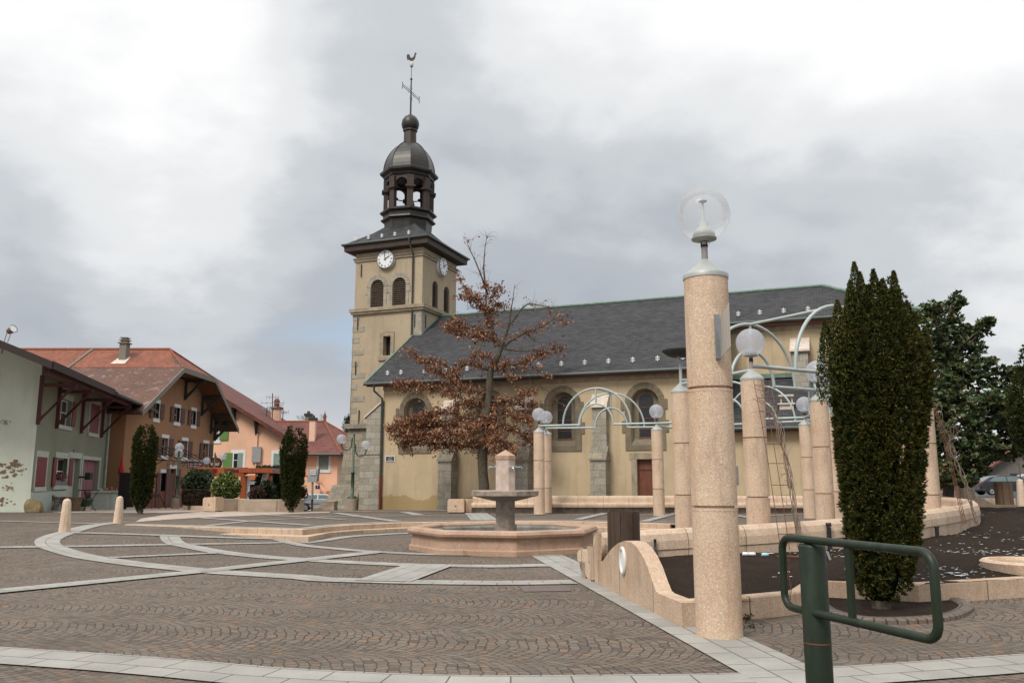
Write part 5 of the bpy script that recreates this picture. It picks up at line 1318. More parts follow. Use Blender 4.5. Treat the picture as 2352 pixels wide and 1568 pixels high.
for i in range(9):
    v = c0v + .45 + (c1v - c0v - .9) * i / 8; b.tube([P_(v + .22 * math.cos(t) * (1 - t / 9), dpt, cz_ - .27 + .22 * math.sin(t) * (1 - t / 9)) for t in np.linspace(0, 7, 15)], .018, 5)
b.build('scrollwork', M['iron'], can)
# ---- dark shopfront, parasol between mint and brown house
p = gz(atY(292, 1163, 50)); ks = thing('terrace_screen', 'black terrace screen with folded red parasol between the houses', 'screen', p); b = MB()
for i in range(3): b.box(p[0] - .55 + i * .34, p[0] - .23 + i * .34, p[1] - .02, p[1] + .04, p[2], p[2] + 2.12)
b.build('panel', M['black'], ks); b = MB()
for i in range(4): b.box(p[0] - .57 + i * .34, p[0] - .53 + i * .34, p[1] - .05, p[1] + .05, p[2], p[2] + 2.14)
b.box(p[0] - .55, p[0] + .47, p[1] - .04, p[1] + .05, p[2] + 1.5, p[2] + 1.54); b.build('frame', M['iron'], ks)
for x, yb in ((284, 1098), (308, 1161)):
    p = atY(x - (7 if x == 284 else 0), yb, 51.2 if x == 284 else 48.6); pz = (p[2] if x == 284 else float(ground(p[0], p[1])))
    pr = thing('folded_parasol', 'folded red parasol %s' % ('hanging high over the black terrace screen' if x == 284 else 'standing to the ground in front of the black screen'), 'parasol', (p[0], p[1], pz)); b = MB()
    h_ = 1.25 if x == 284 else 2.05; b.lathe([(.06, .1 if x == 284 else .25), (.19 if x == 284 else .12, .35), (.11, h_ * .6), (.04, h_), (.02, h_ + .1)], (p[0], p[1], pz), 10); b.build('canopy', M['parasol'], pr)
    b = MB(); b.tube([(p[0], p[1], pz - (1.6 if x == 284 else 0)), (p[0], p[1], pz + h_)], .025, 6); b.build('pole', M['white'], pr)
    if x != 284: b = MB(); b.box(p[0] - .3, p[0] + .3, p[1] - .3, p[1] + .3, pz, pz + .12); b.build('foot', M['white'], pr)

# ---- peach house with green shutters, further back
PY = 80.0
peach = thing('peach_house', 'peach rendered house with red tiled roofs and green shutters beyond the cafe', 'house', (-25, PY, -1))
Fp = Fr((0, PY, -1.05), (1, 0), (0, -1))
def zp2(ax, ay, n=0): return Fp.px((700 + ax * .38272) / 1.63265, (1400 + ay * .38272) / 1.63265, n)
def rp2(a, b_, c, d): p, q = zp2(a, b_), zp2(c, d); return (min(p[0], q[0]), max(p[0], q[0]), min(p[1], q[1]), max(p[1], q[1]))
w1 = rp2(240, 525, 312, 652); w2 = rp2(460, 777, 548, 925); w3 = rp2(855, 782, 935, 1020); w4 = rp2(1298, 792, 1388, 940)
vg = [zp2(200, 165), zp2(290, 215), zp2(540, 370), zp2(930, 605)]
xl = vg[0][0] - 8; xr = zp2(1145, 700)[0]
b = MB()
xs_ = [xl, w1[0], w1[1], w2[0], w2[1], w3[0], w3[1], vg[-1][0]]
def vz(x):
    (xa, zA), (xb, zB) = vg[1], vg[3]; return zA + (zB - zA) * (x - xa) / (xb - xa)
gtop = min(vz(xl), 16)
pts = [Fp.P(xl, 0, -.5), Fp.P(vg[-1][0] + .6, 0, -.5), Fp.P(vg[-1][0] + .6, 0, vz(vg[-1][0] + .6)), Fp.P(xl + 4, 0, vz(xl + 4))]
b.poly(pts); b.build('gable_wall', M['peach'], peach)
b = MB()   # right-hand slope
q0 = Fp.P(vg[-1][0] + .8, 1.0, vz(vg[-1][0] + .8) + .1); q1 = Fp.P(xl + 3, 1.0, vz(xl + 3) + .1)
rd = zp2(540, 290)
b.prism([q0, q1, q1 + [0, 16, 0], q0 + [0, 16, 0]], (0, 0, .2)); pr_ = b.build('roof', M['tilered'], peach)
b = MB(); b.prism([q0 + [0, -.05, -.1], q1 + [0, -.05, -.1], q1 + [0, -.05, .28], q0 + [0, -.05, .28]], (0, -.12, 0)); b.build('verge_tiles', M['tilered'], pr_)
for x in (470, 690):
    u, z = zp2(x, 400 if x == 470 else 520); b = MB(); zt_ = vz(u) - .1; b.prism([Fp.P(u - .12, 0, zt_ - 1.3), Fp.P(u - .12, .2, zt_ - 1.1), Fp.P(u - .12, .8, zt_), Fp.P(u - .12, 0, zt_)], (.24, 0, 0)); b.build('eaves_bracket', M['beamg'], peach)
for (o, sh, closed) in ((w1, 'shutgreen', 0), (w2, 'shutgreen', 0), (w3, 'shutsage', 1)):
    wd = win(peach, Fp, o, 'white', w=.22, top=.28, bot=.3, depth=-.01, bars=not closed)
    if closed: shutter(Fp, o[0] + .05, o[1] - .05, o[2], o[3], .03, M['shutsage'], peach)
hw_ = .85
b = MB(); b.fbox(Fp, w1[1] + .1, w1[1] + .1 + .8, .03, .1, w1[2], w1[3]); b.build('shutter', M['shutgreen'], peach)
b = MB(); b.fbox(Fp, w2[0] - .95, w2[0] - .1, .03, .1, w2[2] - .6, w2[3]); b.build('shutter', M['shutgreen'], peach); b = MB(); b.fbox(Fp, (w2[0] + w2[1]) / 2, w2[1] - .05, .03, .1, w2[2] - .6, w2[3]); b.build('shutter', M['shutsage'], peach)
b = MB(); u, z = zp2(700, 510); b.tube([Fp.P(u, .1, z), Fp.P(u, .1, 4)], .06, 6); b.build('downpipe', M['peachp'], peach)
b = MB(); u, z = zp2(690, 790); b.fbox(Fp, u - .42, u + .42, .05, .25, z - .75, z + .7); b.build('meter_box', M['signgrey'], peach)
# right wing with a hipped roof
Wy = PY + .5; Fw = Fr((0, Wy, -1.05), (1, 0), (0, -1))
def zw2(ax, ay, n=0): return Fw.px((700 + ax * .38272) / 1.63265, (1400 + ay * .38272) / 1.63265, n)
ul, ur = zw2(820, 765)[0], zw2(1482, 765)[0]; ez = zw2(1300, 775)[1]; 
o4 = [zw2(1298, 792), zw2(1388, 940)]; w4 = (o4[0][0], o4[1][0], o4[1][1], o4[0][1])
b = MB(); wall(b, Fw, ul - 4, ur, -.6, ez, [w4], .12)
b.quad(Fw.P(ur, 0, -.6), Fw.P(ur + 3.0, -4, -.6), Fw.P(ur + 3.0, -4, ez), Fw.P(ur, 0, ez)); b.quad(Fw.P(ur + 3, -4, -.6), Fw.P(ur + 3, -12, -.6), Fw.P(ur + 3, -12, ez), Fw.P(ur + 3, -4, ez)); b.build('wing_wall', M['peach'], peach)
dY = 6.0; 
rdg = Fw.px((700 + 1352 * .38272) / 1.63265, (1400 + 472 * .38272) / 1.63265, -dY); 
oh = .8
b = MB(); ug = zw2(945, 765)[0]; A0 = Fw.P(ug, oh, ez - .1); A1 = Fw.P(ur + oh * .6, oh, ez - .1); A2 = Fw.P(ur + 3 + oh, -3.6, ez - .1); A3 = Fw.P(ur + 3 + oh, -12, ez - .1); Rg = Fw.P(rdg[0], -dY, rdg[1]); Rl = Fw.P(ul - 3, -dY, rdg[1])
b.poly([A0, A1, Rg, Rl]); b.poly([A1, A2, Rg]); b.poly([A2, A3, Rg]); b.build('wing_roof', M['tilered'], peach)
b = MB(); b.tube([A1, Rg], .13, 8); b.tube([A2, Rg], .12, 8); b.tube([Rg, Rl], .13, 8); b.lathe([(.2, 0), (.12, .3), (.2, .5), (.05, .9), (0, 1.2)], tuple(Rg), 10); b.build('hip_tiles', M['tilenew'], peach)
gutter(A0 + [0, -.05, -.1], A1 + [0, -.05, -.1], peach, .12); gutter(A1 + [0, -.05, -.1], A2 + [.05, 0, -.1], peach, .12)
b = MB(); b.quad(A0 + [0, 0, -.15], A1 + [0, 0, -.15], Fw.P(ur, -.1, ez - .1), Fw.P(ug, -.1, ez - .1)); b.build('soffit', M['peachp'], peach)
wd = win(peach, Fw, w4, 'white', w=.22, top=.24, bot=.3, depth=.1, bars=False); shutter(Fw, w4[0] + .03, w4[1] - .03, w4[2], w4[3], -.06, M['shutsage'], peach)
Fs = Fr(Fw.P(ur, 0, 0), (3, 4), None); Fs.n = np.array([.8, -.6])
b = MB(); b.fbox(Fs, .9, 2.6, .0, .06, w4[2], w4[3]); b.build('shutter', M['shutsage'], peach); b = MB(); 
for a_, c_ in ((.65, .9), (2.6, 2.85)): b.fbox(Fs, a_, c_, .0, .05, w4[2] - .25, w4[3] + .25)
b.build('window_frame', M['white'], peach)
# chimneys
def chim(x, yb, yt, w, d, Y, name='chimney', mat='peachp', pots=True):
    p = atY(x, yb, Y); t_ = atY(x, yt, Y); b = MB(); b.box(p[0] - w / 2, p[0] + w / 2, Y - d / 2, Y + d / 2, p[2] - 1, t_[2]); b.build(name, M[mat], peach)
    b = MB(); b.box(p[0] - w / 2 - .1, p[0] + w / 2 + .1, Y - d / 2 - .1, Y + d / 2 + .1, t_[2], t_[2] + .25); b.lathe([(.32, .25), (.26, .7), (.34, .8), (.22, 1.1), (0, 1.2)] if pots else [(.2, .25), (.16, .5), (0, .55)], (p[0], Y, t_[2]), 12); b.build('chimney_pot', M['tilenew'] if pots else M['beamg'], peach)
chim(634, 966, 940, .85, .8, 88, pots=True); chim(717, 1020, 965, .55, .6, 82.5, pots=False); chim(708, 970, 955, .6, .6, 90, mat='chim', pots=False)
# rooflights
for a_, c_ in ((630, 700), (705, 770)):
    pass
# stair parapet, shop front
b = MB(); q = [zp2(x, y, .9) for x, y in ((1130, 1000), (1305, 1103), (1305, 1200), (1130, 1200))]
s0 = [Fp.px((700 + x * .38272) / 1.63265, (1400 + y * .38272) / 1.63265, 2.0) for x, y in ((1110, 985), (1305, 1103), (1305, 1235), (1110, 1235))]
b.prism([Fp.P(u, 2.0, z if i < 2 else -.6) for i, (u, z) in enumerate(s0)], (0, .3, 0)); 
s1 = [Fp.px((700 + x * .38272) / 1.63265, (1400 + y * .38272) / 1.63265, 1.2) for x, y in ((1305, 1085), (1365, 1150), (1365, 1235), (1305, 1235))]
b.prism([Fp.P(u, 1.2, z if i < 2 else -.6) for i, (u, z) in enumerate(s1)], (0, .3, 0)); b.build('stair_parapet', M['peach'], peach)
a_ = [Fp.px((700 + x * .38272) / 1.63265, (1400 + y * .38272) / 1.63265, 1.5) for x, y in ((1380, 1150), (1478, 1215))]
b = MB(); b.fbox(Fp, a_[0][0], a_[1][0], .1, 1.8, -.6, a_[0][1]); b.build('porch_block', M['orange'], peach)
u, z = Fp.px((700 + 1284 * .38272) / 1.63265, (1400 + 1110 * .38272) / 1.63265, 2.0); pn = MB(); pn.fbox(Fp, u - .2, u + .2, 2.0, 2.04, z - .15, z + .15); pnn = pn.build('street_number', M['blue'], peach); text('2', .24, M['signwhite'], Fp, u, 2.05, z, pnn)
f1 = rp2(825, 1042, 960, 1085); b = MB(); b.fbox(Fp, f1[0] - 2, f1[1] + 3, .0, .25, f1[2], f1[3]); fa_ = b.build('shop_fascia', M['signgrey'], peach)
b = MB(); b.fbox(Fp, f1[0] - 2, f1[1] + 3, .0, .35, f1[3], f1[3] + .45); b.build('shop_cornice', M['orange'], peach)
text('esti', 1.1, M['signred'], Fp, zp2(840, 1065)[0], .27, zp2(840, 1070)[1], fa_); text('M', 1.7, M['signred'], Fp, zp2(869, 1062)[0], .27, zp2(869, 1062)[1], fa_); text('ati', 1.1, M['signred'], Fp, zp2(893, 1066)[0], .27, zp2(893, 1070)[1], fa_)
f2 = rp2(825, 1090, 945, 1240); b = MB(); b.fbox(Fp, f2[0] - 2, f2[1] + 1.6, .0, .06, -.4, f2[3]); b.build('shop_window', M['darkglass'], peach)
for (x0, y0, x1, y1) in ((828, 1105, 862, 1160), (895, 1130, 935, 1220), (900, 1092, 935, 1110)):
    r_ = rp2(x0, y0, x1, y1); b = MB(); b.fbox(Fp, r_[0], r_[1], .06, .12, r_[2], r_[3]); b.build('shop_poster', M['signwhite'] if y0 > 1100 else M['signred'], peach)
# tv aerials
for (x, yb, yt, Y, els) in ((626, 960, 903, 87, ((912, 14), (925, 26), (935, 10), (942, 16))), (641, 962, 925, 89, ((930, 8), (946, 22))), (613, 965, 935, 86.5, ((938, 12),)), (650, 960, 935, 91, ((948, 8),))):
    p0, p1 = atY(x, yb, Y), atY(x, yt, Y); an = thing('tv_aerial', {626: 'tallest rooftop aerial left of the terracotta pot', 641: 'aerial directly behind the terracotta pot', 613: 'short lone aerial left of the tallest one', 650: 'small aerial right of the terracotta pot'}[x], 'aerial', p0, 'rooftop aerials on the peach house')
    b = MB(); b.tube([p0 - [0, 0, 1], p1], .05, 5); b.build('mast', M['iron'], an); b = MB()
    for y, L in els:
        q = atY(x, y, Y); k_ = F_w = L / 22.; b.tube([q - [k_, 0, 0], q + [k_, 0, 0]], .03, 4)
        for j in range(5): c_ = q + [k_ * (j / 2 - 1), 0, 0]; b.tube([c_ - [0, 0, .22], c_ + [0, 0, .22]], .015, 4)
    b.build('element', M['metalgrey'], an)

# ---- terrace pergola of the cafe
PYg = 50.5
pg = thing('timber_pergola', 'orange stained timber pergola over the cafe terrace', 'pergola', (-18, PYg, -.2))
Fg = Fr((0, PYg, 0), (1, 0), (0, -1))
def g2(ax, ay, n=0): return Fg.px((700 + ax * .38272) / 1.63265, (1400 + ay * .38272) / 1.63265, n)
for (x, ww, dn) in ((566, .34, 0), (806, .34, 1.5), (380, .3, -4.0), (700, .0, 0)):
    if ww == 0: continue
    u, z = g2(x, 1010, -dn); b = MB(); b.fbox(Fg.at(0, -dn, 0), u - ww / 2, u + ww / 2, -.2, .2, -.6, g2(700, 1000, -dn)[1]); b.build('post', M['perg'], pg)
uL, zt_ = g2(200, 990); uR, _ = g2(615, 990); zB = g2(300, 1008)[1]; zT = g2(300, 975)[1]
b = MB(); b.prism([Fg.P(uL, .12, zB), Fg.P(uR - .45, .12, zB), Fg.P(uR, .12, zT), Fg.P(uL, .12, zT)], (0, .2, 0)); b.build('beam', M['perg'], pg)
uR2 = g2(862, 985, -1.5)[0]; b = MB(); F1 = Fg.at(0, -1.5, 0); z0_, z1_ = g2(700, 1005, -1.5)[1], g2(700, 975, -1.5)[1]
b.prism([F1.P(uL + 3, .1, z0_), F1.P(uR2 - .4, .1, z0_), F1.P(uR2, .1, z1_), F1.P(uL + 3, .1, z1_)], (0, .2, 0)); b.build('beam', M['perg'], pg)
for x0 in (20, 150, 290, 520, 700):
    u0 = g2(x0 + 10, 950, .6)[0]; zz = zT + .005; b = MB(); q0 = Fg.P(u0, .6, zz); q1 = Fg.P(u0 + .9, -6.0, zz)
    b.prism([q0, q0 + [0, 0, .26], q0 + [.4, 0, .26], q0 + [.4, 0, 0]][::-1], (0, 6.5, 0)); b.build('joist', M['perg'], pg)
uc = g2(845, 935, .6)[0]; b = MB(); b.fbox(Fg, g2(520, 930, .6)[0], uc, .62, .74, zT + .02, zT + .29); b.fbox(Fg, uL - 1, g2(520, 930, .6)[0], -1.0, -.9, zT + .27, zT + .35); b.build('fascia', M['perg'], pg)
b = MB(); b.quad(Fg.P(uL - 1, .0, zT + .28), Fg.P(uc - .4, .0, zT + .28), Fg.P(uc - .4, -6, zT + .33), Fg.P(uL - 1, -6, zT + .33)); b.build('roof_sheet', M['globef'], pg)
b = MB(); u, _ = g2(603, 1100); b.fbox(Fg, u - .09, u + .09, -.05, .02, -.6, zB); b.build('white_post', M['white'], pg)
b = MB()
for i in range(9):
    u = g2(812, 980)[0] - i * .035; b.tube([Fg.P(u, .3, zB + .15), Fg.P(u - .16, .3, zB - .8), Fg.P(u - .6 - .01 * i, .35, zB - 2.1)], [.035, .045, .02], 6)
b.build('tied_curtain', M['cloth'], pg)
b = MB(); b.box(g2(430, 1000)[0], g2(830, 1000)[0], PYg + 5.5, PYg + 5.8, -1, 2.4)
hb = thing('clipped_hedge', 'dark tall evergreen hedge inside the cafe terrace behind the pergola posts', 'hedge', (g2(630, 1000)[0], PYg + 5.6, -.5)); b.build('core', M['yewcore'], hb)
b = MB(); n = 5000; P_r = np.column_stack([RNG.uniform(g2(430, 1000)[0] - .1, g2(830, 1000)[0], n), RNG.uniform(PYg + 5.2, PYg + 5.5, n), RNG.uniform(-.8, 2.6, n)]); leafquads(b, P_r, .22, RNG); b.build('foliage', M['hedge'], hb)
# ================================================================ THE SQUARE
# ---- ring bench wall round the terrace, open to the fountain side
def zr(x, y, z0=None): return hp(x, y)
near = [(1.42, 14.05, 0.0), (1.75, 14.25, 0.0), (2.3, 14.5, .02), (3.0, 14.75, .04), (4.0, 15.05, .07), (5.2, 15.5, .11), (6.4, 16.15, .15), (7.5, 16.95, .19), (8.5, 17.85, .22), (9.5, 18.9, .24), (10.4, 20.0, .25), (11.2, 21.1, .26), (12.2, 22.6, .27), (13.2, 24.4, .26), (14.3, 26.6, .26), (15.3, 29.4, .26), (15.7, 31.8, .25), (15.4, 33.8, .24), (14.2, 35.3, .22), (12.4, 36.3, .21), (10.2, 36.9, .20), (7.5, 37.35, .2), (4.5, 37.75, .19), (1.5, 38.0, .18), (-1.75, 38.25, .17)]
def crv(P, d=.3):
    P = [np.array(p, float) for p in P]; Q = []
    for i in range(len(P) - 1):
        p0, p1, p2, p3 = P[max(i - 1, 0)], P[i], P[i + 1], P[min(i + 2, len(P) - 1)]; n = max(1, int(np.linalg.norm((p2 - p1)[:2]) / d))
        for j in range(n):
            t = j / n; Q.append(.5 * ((2 * p1) + (-p0 + p2) * t + (2 * p0 - 5 * p1 + 4 * p2 - p3) * t * t + (-p0 + 3 * p1 - 3 * p2 + p3) * t ** 3))
    Q.append(P[-1]); return Q
ringp = crv(near)
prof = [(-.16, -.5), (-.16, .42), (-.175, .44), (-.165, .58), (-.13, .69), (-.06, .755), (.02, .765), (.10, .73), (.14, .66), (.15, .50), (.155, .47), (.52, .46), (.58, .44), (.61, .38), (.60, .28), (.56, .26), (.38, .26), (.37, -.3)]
b = MB(); b.sweep([tuple(p) for p in ringp], prof[:16], smooth=False); b.sweep([tuple(p) for p in ringp], prof[15:], smooth=False, mi=1)  # recess faces under the seat: their shade is put into a darker, stained colour
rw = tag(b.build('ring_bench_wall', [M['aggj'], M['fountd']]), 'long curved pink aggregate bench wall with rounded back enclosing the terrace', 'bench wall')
# ---- columns
def column_mesh(H, rad, joints, name='shaft'):
    b = MB(); pr = [(rad, 0)]
    for z in joints: pr += [(rad, z - .045), (rad * 1.012, z - .043), (rad * 1.012, z - .014), (rad * .86, z - .012), (rad * .86, z + .012), (rad, z + .014)]
    pr += [(rad, H)]
    b.lathe(pr, (0, 0, 0), 40, smooth=False)
    return b
def globe_parts(par, x, y, z, r, mat, stubr=.03, sc=1.0, inner=True):
    b = MB(); b.sphere((x, y, z), r, 32, 18, z0=-.90); g = b.build('globe', mat, par)
    if inner:
        b = MB(); b.lathe([(.0, -r * .9), (r * .42, -r * .9), (r * .40, -r * .72), (r * .22, -r * .5), (r * .17, -r * .48), (r * .17, -r * .28), (r * .06, -r * .26), (r * .04, r * .42), (r * .04, r * .5), (r * .17, r * .52), (r * .17, r * .55), (0, r * .56)], (x, y, z), 16); b.build('lamp', M['lampin'], g)
    b = MB(); b.lathe([(.02, -r * 1.06), (r * .46, -r * .97), (r * .47, -r * .90), (r * .44, -r * .88), (0.0, -r * .88)], (x, y, z), 20); b.build('collar', M['zinc'], par)
    return g
def shade_smooth(o):
    pass
def make_column(loc, H, rad, joints, gz, gr, gmat, label, group=None, lamp='globe', inner=True):
    t = thing('lamp_column', label, 'column', loc, group); L = np.array(loc, float)
    b = column_mesh(H, rad, joints); b.v = [tuple(np.array(v) + L) for v in b.v]; b.build('shaft', M['agg'], t)
    b = MB(); b.lathe([(rad * 1.03, H - .02), (rad * 1.04, H + .025), (rad * 1.0, H + .04), (.05, H + .20), (.04, H + .215), (0, H + .215)], tuple(L), 32); b.build('cap', M['zinc'], t)
    if lamp == 'globe':
        b = MB(); b.tube([L + [0, 0, H + .18], L + [0, 0, gz - gr * .95]], .036, 10); b.build('stem', M['stub'], t)
        b = MB(); b.tube([L + [0, 0, H + .36], L + [0, 0, H + .43]], .042, 12); b.build('band', M['black'], t)
        globe_parts(t, L[0], L[1], L[2] + gz, gr, gmat, inner=inner)
    else:
        b = MB(); b.tube([L + [0, 0, H + .18], L + [0, 0, H + .62]], .036, 8); b.tube([L + [0, 0, H + .56], L + [-.04, 0, H + .86]], .022, 6); b.tube([L + [0, 0, H + .60], L + [.22, .05, H + .86]], .022, 6); b.build('stem', M['steel'], t)
        b = MB(); b.lathe([(.0, .0), (.30, .0), (.40, .06), (.46, .12), (.46, .14), (.30, .17), (0, .18)], tuple(L + [.05, 0, H + .84]), 28); b.build('reflector_dish', M['beamg'], t)
    return t
E0_ = np.array([2.18, 9.17, -.01])
big = make_column(E0_, 3.86, .243, [1.34, 2.61], 4.60, .303, M['globe'], 'tall aggregate column in the foreground with a clear glass globe lamp', 'globe lamp columns of the square')
# number collar lettering and the sign plate bolted to the column
fb = Fr(E0_, (1, 0), (0, -1)); text('0011', .05, M['signwhite'], fb, .012, .046, 4.255, big, name='number_band')
pa, pb = np.array([2.245, 8.90]), np.array([2.150, 8.13]); zt0, zb0 = atY(1661, 733, 8.90)[2], atY(1661, 822, 8.90)[2]
b = MB(); b.hexa([(pa[0] - .055, pa[1] - .03, zb0 - .01), (pa[0], pa[1] - .03, zb0 - .01), (pa[0] + .02, pa[1] + .12, zb0 - .01), (pa[0] - .035, pa[1] + .12, zb0 - .01), (pa[0] - .055, pa[1] - .03, zt0 + .05), (pa[0], pa[1] - .03, zt0 + .05), (pa[0] + .02, pa[1] + .12, zt0 + .05), (pa[0] - .035, pa[1] + .12, zt0 + .05)]); b.build('sign_bracket', M['metalgrey'], big)
b = MB(); q = [(pa[0], pa[1], zb0), (pb[0], pb[1], zb0 + .0), (pb[0], pb[1], zt0 + .02), (pa[0] * .8 + pb[0] * .2, pa[1] * .8 + pb[1] * .2, zt0)]; b.prism(q, (.006, 0, 0)); b.build('sign_plate', M['plate'], big)
CB = {'A': (3.88, 19.1), 'B': (4.81, 16.65), 'C': (7.79, 21.2), 'D': (10.67, 30.5), 'E': (9.67, 25.4), 'F': (5.80, 33.6), 'G': (1.13, 35.2),
      'R': (9.48, 19.3), 'O3': (12.4, 25.8), 'O4': (12.8, 31.2), 'O5': (7.1, 35.9), 'O6': (1.50, 36.8)}
LAB = {'B': 'aggregate column with frosted globe just right of the foreground column, rusty trellis beside it', 'C': 'aggregate column with frosted globe next to the left edge of the big yew',
       'D': 'distant slim column seen immediately left of the column beside the yew', 'E': 'distant column half hidden behind the column beside the big yew', 'F': 'slender column with globe in front of the brown church door',
       'G': 'front one of the two slender columns beside the oak tree', 'R': 'column standing behind the right edge of the big yew', 'O3': 'column hidden mostly behind the big yew on the outer ring', 'O4': 'far outer column behind the big yew',
       'O5': 'far outer column behind the one with the dish lamp', 'O6': 'rear one of the two slender columns beside the oak tree'}
CT = 3.60
first = None; GRP = 'globe lamp columns of the square'
for k_, (x, y) in CB.items():
    if k_ == 'A': continue
    if first is None:
        first = make_column((x, y, .25), CT - .25, .2285, [1.04, 2.19], 4.10, .285, M['globef'], LAB[k_], GRP)
    else: dup(first, (x, y, .25), 0.3, LAB[k_], GRP)
make_column((CB['A'][0], CB['A'][1], .25), CT - .25, .2285, [1.04, 2.19], 4.0, .2, None, 'aggregate column topped by a flat dark reflector dish instead of a globe', GRP, lamp='dish')
# ---- steel arch frames spanning the columns
RZ3 = 3.88
def frame(a, b_, label, r1=.70, h1=.85, r2=1.42, h2=1.50, grp='arched steel frames between the columns'):
    p, q = np.array([*CB[a], 0.]), np.array([*CB[b_], 0.]); d = q - p; L = np.linalg.norm(d); d /= L; m_ = (p + q) / 2; up = np.array([0, 0, 1.])
    t = thing('arch_frame', label, 'arch frame', (m_[0], m_[1], RZ3), grp); tr = .042
    for s_ in (-1, 1):
        e = p if s_ < 0 else q
        b = MB(); b.tube([e + up * RZ3, m_ + d * s_ * r1 + up * RZ3], tr, 8); b.build('rail', M['steel'], t)
    arc = lambda r, h: [m_ + d * r * math.cos(a_) + up * (RZ3 + h * math.sin(a_)) for a_ in np.linspace(PI, 0, 25)]
    b = MB(); b.tube(arc(r1, h1), tr * .95, 8); b.build('small_arch', M['steel'], t)
    b = MB(); b.tube(arc(r2, h2), tr * .95, 8); b.build('large_arch', M['steel'], t)
    b = MB(); b.tube([m_ + up * (RZ3 + h1), m_ + up * (RZ3 + h2)], tr * .9, 8); b.build('strut', M['steel'], t)
    return m_ + up * (RZ3 + h2)
FR = [('A', 'C', 'O', 'steel double arch directly behind the globe right of the foreground column'), ('B', 'R', 'O', 'nearest steel double arch, reaching behind the big yew'), ('C', 'E', 'O', 'steel arch beyond the column beside the yew'), ('E', 'D', 'O', 'small far steel arch seen above the annex roof'),
      ('D', 'F', 'O', 'far steel arch running behind the foreground column'), ('F', 'G', 'O', 'front steel double arch in front of the church windows'), ('O5', 'O6', 'O', 'rear steel double arch in front of the church windows'), ('R', 'O3', 'O', 'outer steel arch hidden behind the big yew'), ('O3', 'O4', 'O', 'far outer steel arch behind the big yew'), ('O4', 'O5', 'O', 'far outer steel arch behind the foreground column')]
AP = {}
for a, b_, _, lb in FR: AP[(a, b_)] = frame(a, b_, lb)
for i, (m1, m2, lb) in enumerate(((('A', 'C'), ('B', 'R'), 'near sloping steel tie joining the tops of two large arches beside the yew'), (('C', 'E'), ('R', 'O3'), 'steel tie between arch tops hidden by the yew'), (('E', 'D'), ('O3', 'O4'), 'far steel tie between arch tops behind the yew'), (('D', 'F'), ('O4', 'O5'), 'steel tie between far arch tops behind the foreground column'), (('F', 'G'), ('O5', 'O6'), 'steel tie between the two arch tops before the church'))):
    t = MB(); t.tube([AP[m1], AP[m2]], .036, 8); tag(t.build('ridge_tie', M['steel']), lb, 'steel tie', 'steel ties between arches')
for a, b_, lb in (('A', 'B', 'radial steel rail between the dish column and the trellis column'), ('C', 'R', 'radial steel rail running behind the big yew'), ('E', 'O3', 'radial steel rail hidden beyond the yew'), ('D', 'O4', 'radial steel rail at the far right of the ring'), ('F', 'O5', 'radial steel rail behind the door column'), ('G', 'O6', 'short radial steel rail between the two slender columns')):
    t = MB(); t.tube([(*CB[a], RZ3 - .09), (*CB[b_], RZ3 - .09)], .038, 8); tag(t.build('radial_rail', M['steel']), lb, 'steel rail', 'radial steel rails')
# ---- trellis and bare climber
def trellis(foot, top, wd, label, n=9, mat='rust', seed=1, stems=9, vtop=.95):
    foot, top = np.array(foot, float), np.array(top, float); t = thing('rusty_trellis', label, 'trellis', foot, 'rusty trellises'); w = np.array(wd, float)
    bow = lambda s: foot + (top - foot) * s + np.array([0, 0, .25]) * math.sin(PI * s)
    b = MB()
    for o in (0, .5, 1): b.tube([bow(s) + w * o for s in np.linspace(0, 1, 14)], .007, 5)
    b.build('rod', M[mat], t); b = MB()
    for i in range(n): s = (i + .6) / n; b.tube([bow(s), bow(s) + w], .006, 4)
    b.build('rung', M[mat], t); return bow
def climber(path, label, seed, n=9, spread=.10, r=.013):
    rg = np.random.default_rng(seed); t = thing('bare_climber', label, 'climber', path[0], 'bare climbers'); P = [np.array(p, float) for p in path]
    def pos(s): f = s * (len(P) - 1); i = min(int(f), len(P) - 2); return P[i] + (P[i + 1] - P[i]) * (f - i)
    b = MB()
    for k_ in range(n):
        ph_, fr_, a = rg.random() * 6, rg.uniform(2, 5), rg.uniform(.25, 1) * spread; s1 = rg.uniform(.65, 1)
        pts = [pos(s) + np.array([math.cos(ph_ + fr_ * s * 6) * a, math.sin(ph_ + fr_ * s * 6) * a * .6, rg.normal() * .01]) * (.6 + s) for s in np.linspace(0, s1, 26)]
        b.tube(pts, list(np.linspace(r * rg.uniform(.7, 1.3), r * .35, 26)), 5)
        for j in range(3):
            i = rg.integers(5, 25); d_ = rg.normal(size=3); d_ /= np.linalg.norm(d_); l = rg.uniform(.15, .5)
            b.tube([pts[i], pts[i] + d_ * l * .5 + [0, 0, .05], pts[i] + d_ * l + [0, 0, rg.uniform(-.05, .15)]], [.005, .004, .002], 4)
    b.build('stem', M['vine'], t)
f_ = atY(1793, 1262, 14.7); tp_ = atY(1731, 873, 16.2)
trellis(f_, tp_, (.34, .1, 0), 'rusty ladder trellis leaning on the column right of the foreground column', n=9)
climber([atY(1838, 1255, 14.75), atY(1832, 1190, 14.9), atY(1816, 1120, 15.2), atY(1808, 1060, 15.4), atY(1792, 985, 15.7), atY(1765, 930, 16.0), atY(1735, 915, 16.2), atY(1700, 900, 16.4)], 'twisted bare climber on the rusty trellis beside the foreground column', 3, 7, .08, .010)
climber([atY(1816, 1120, 15.2), atY(1790, 980, 15.7), atY(1765, 915, 16.0), atY(1745, 880, 16.2)], 'thin upper shoots of the climber by the foreground column', 8, 4, .12, .007)
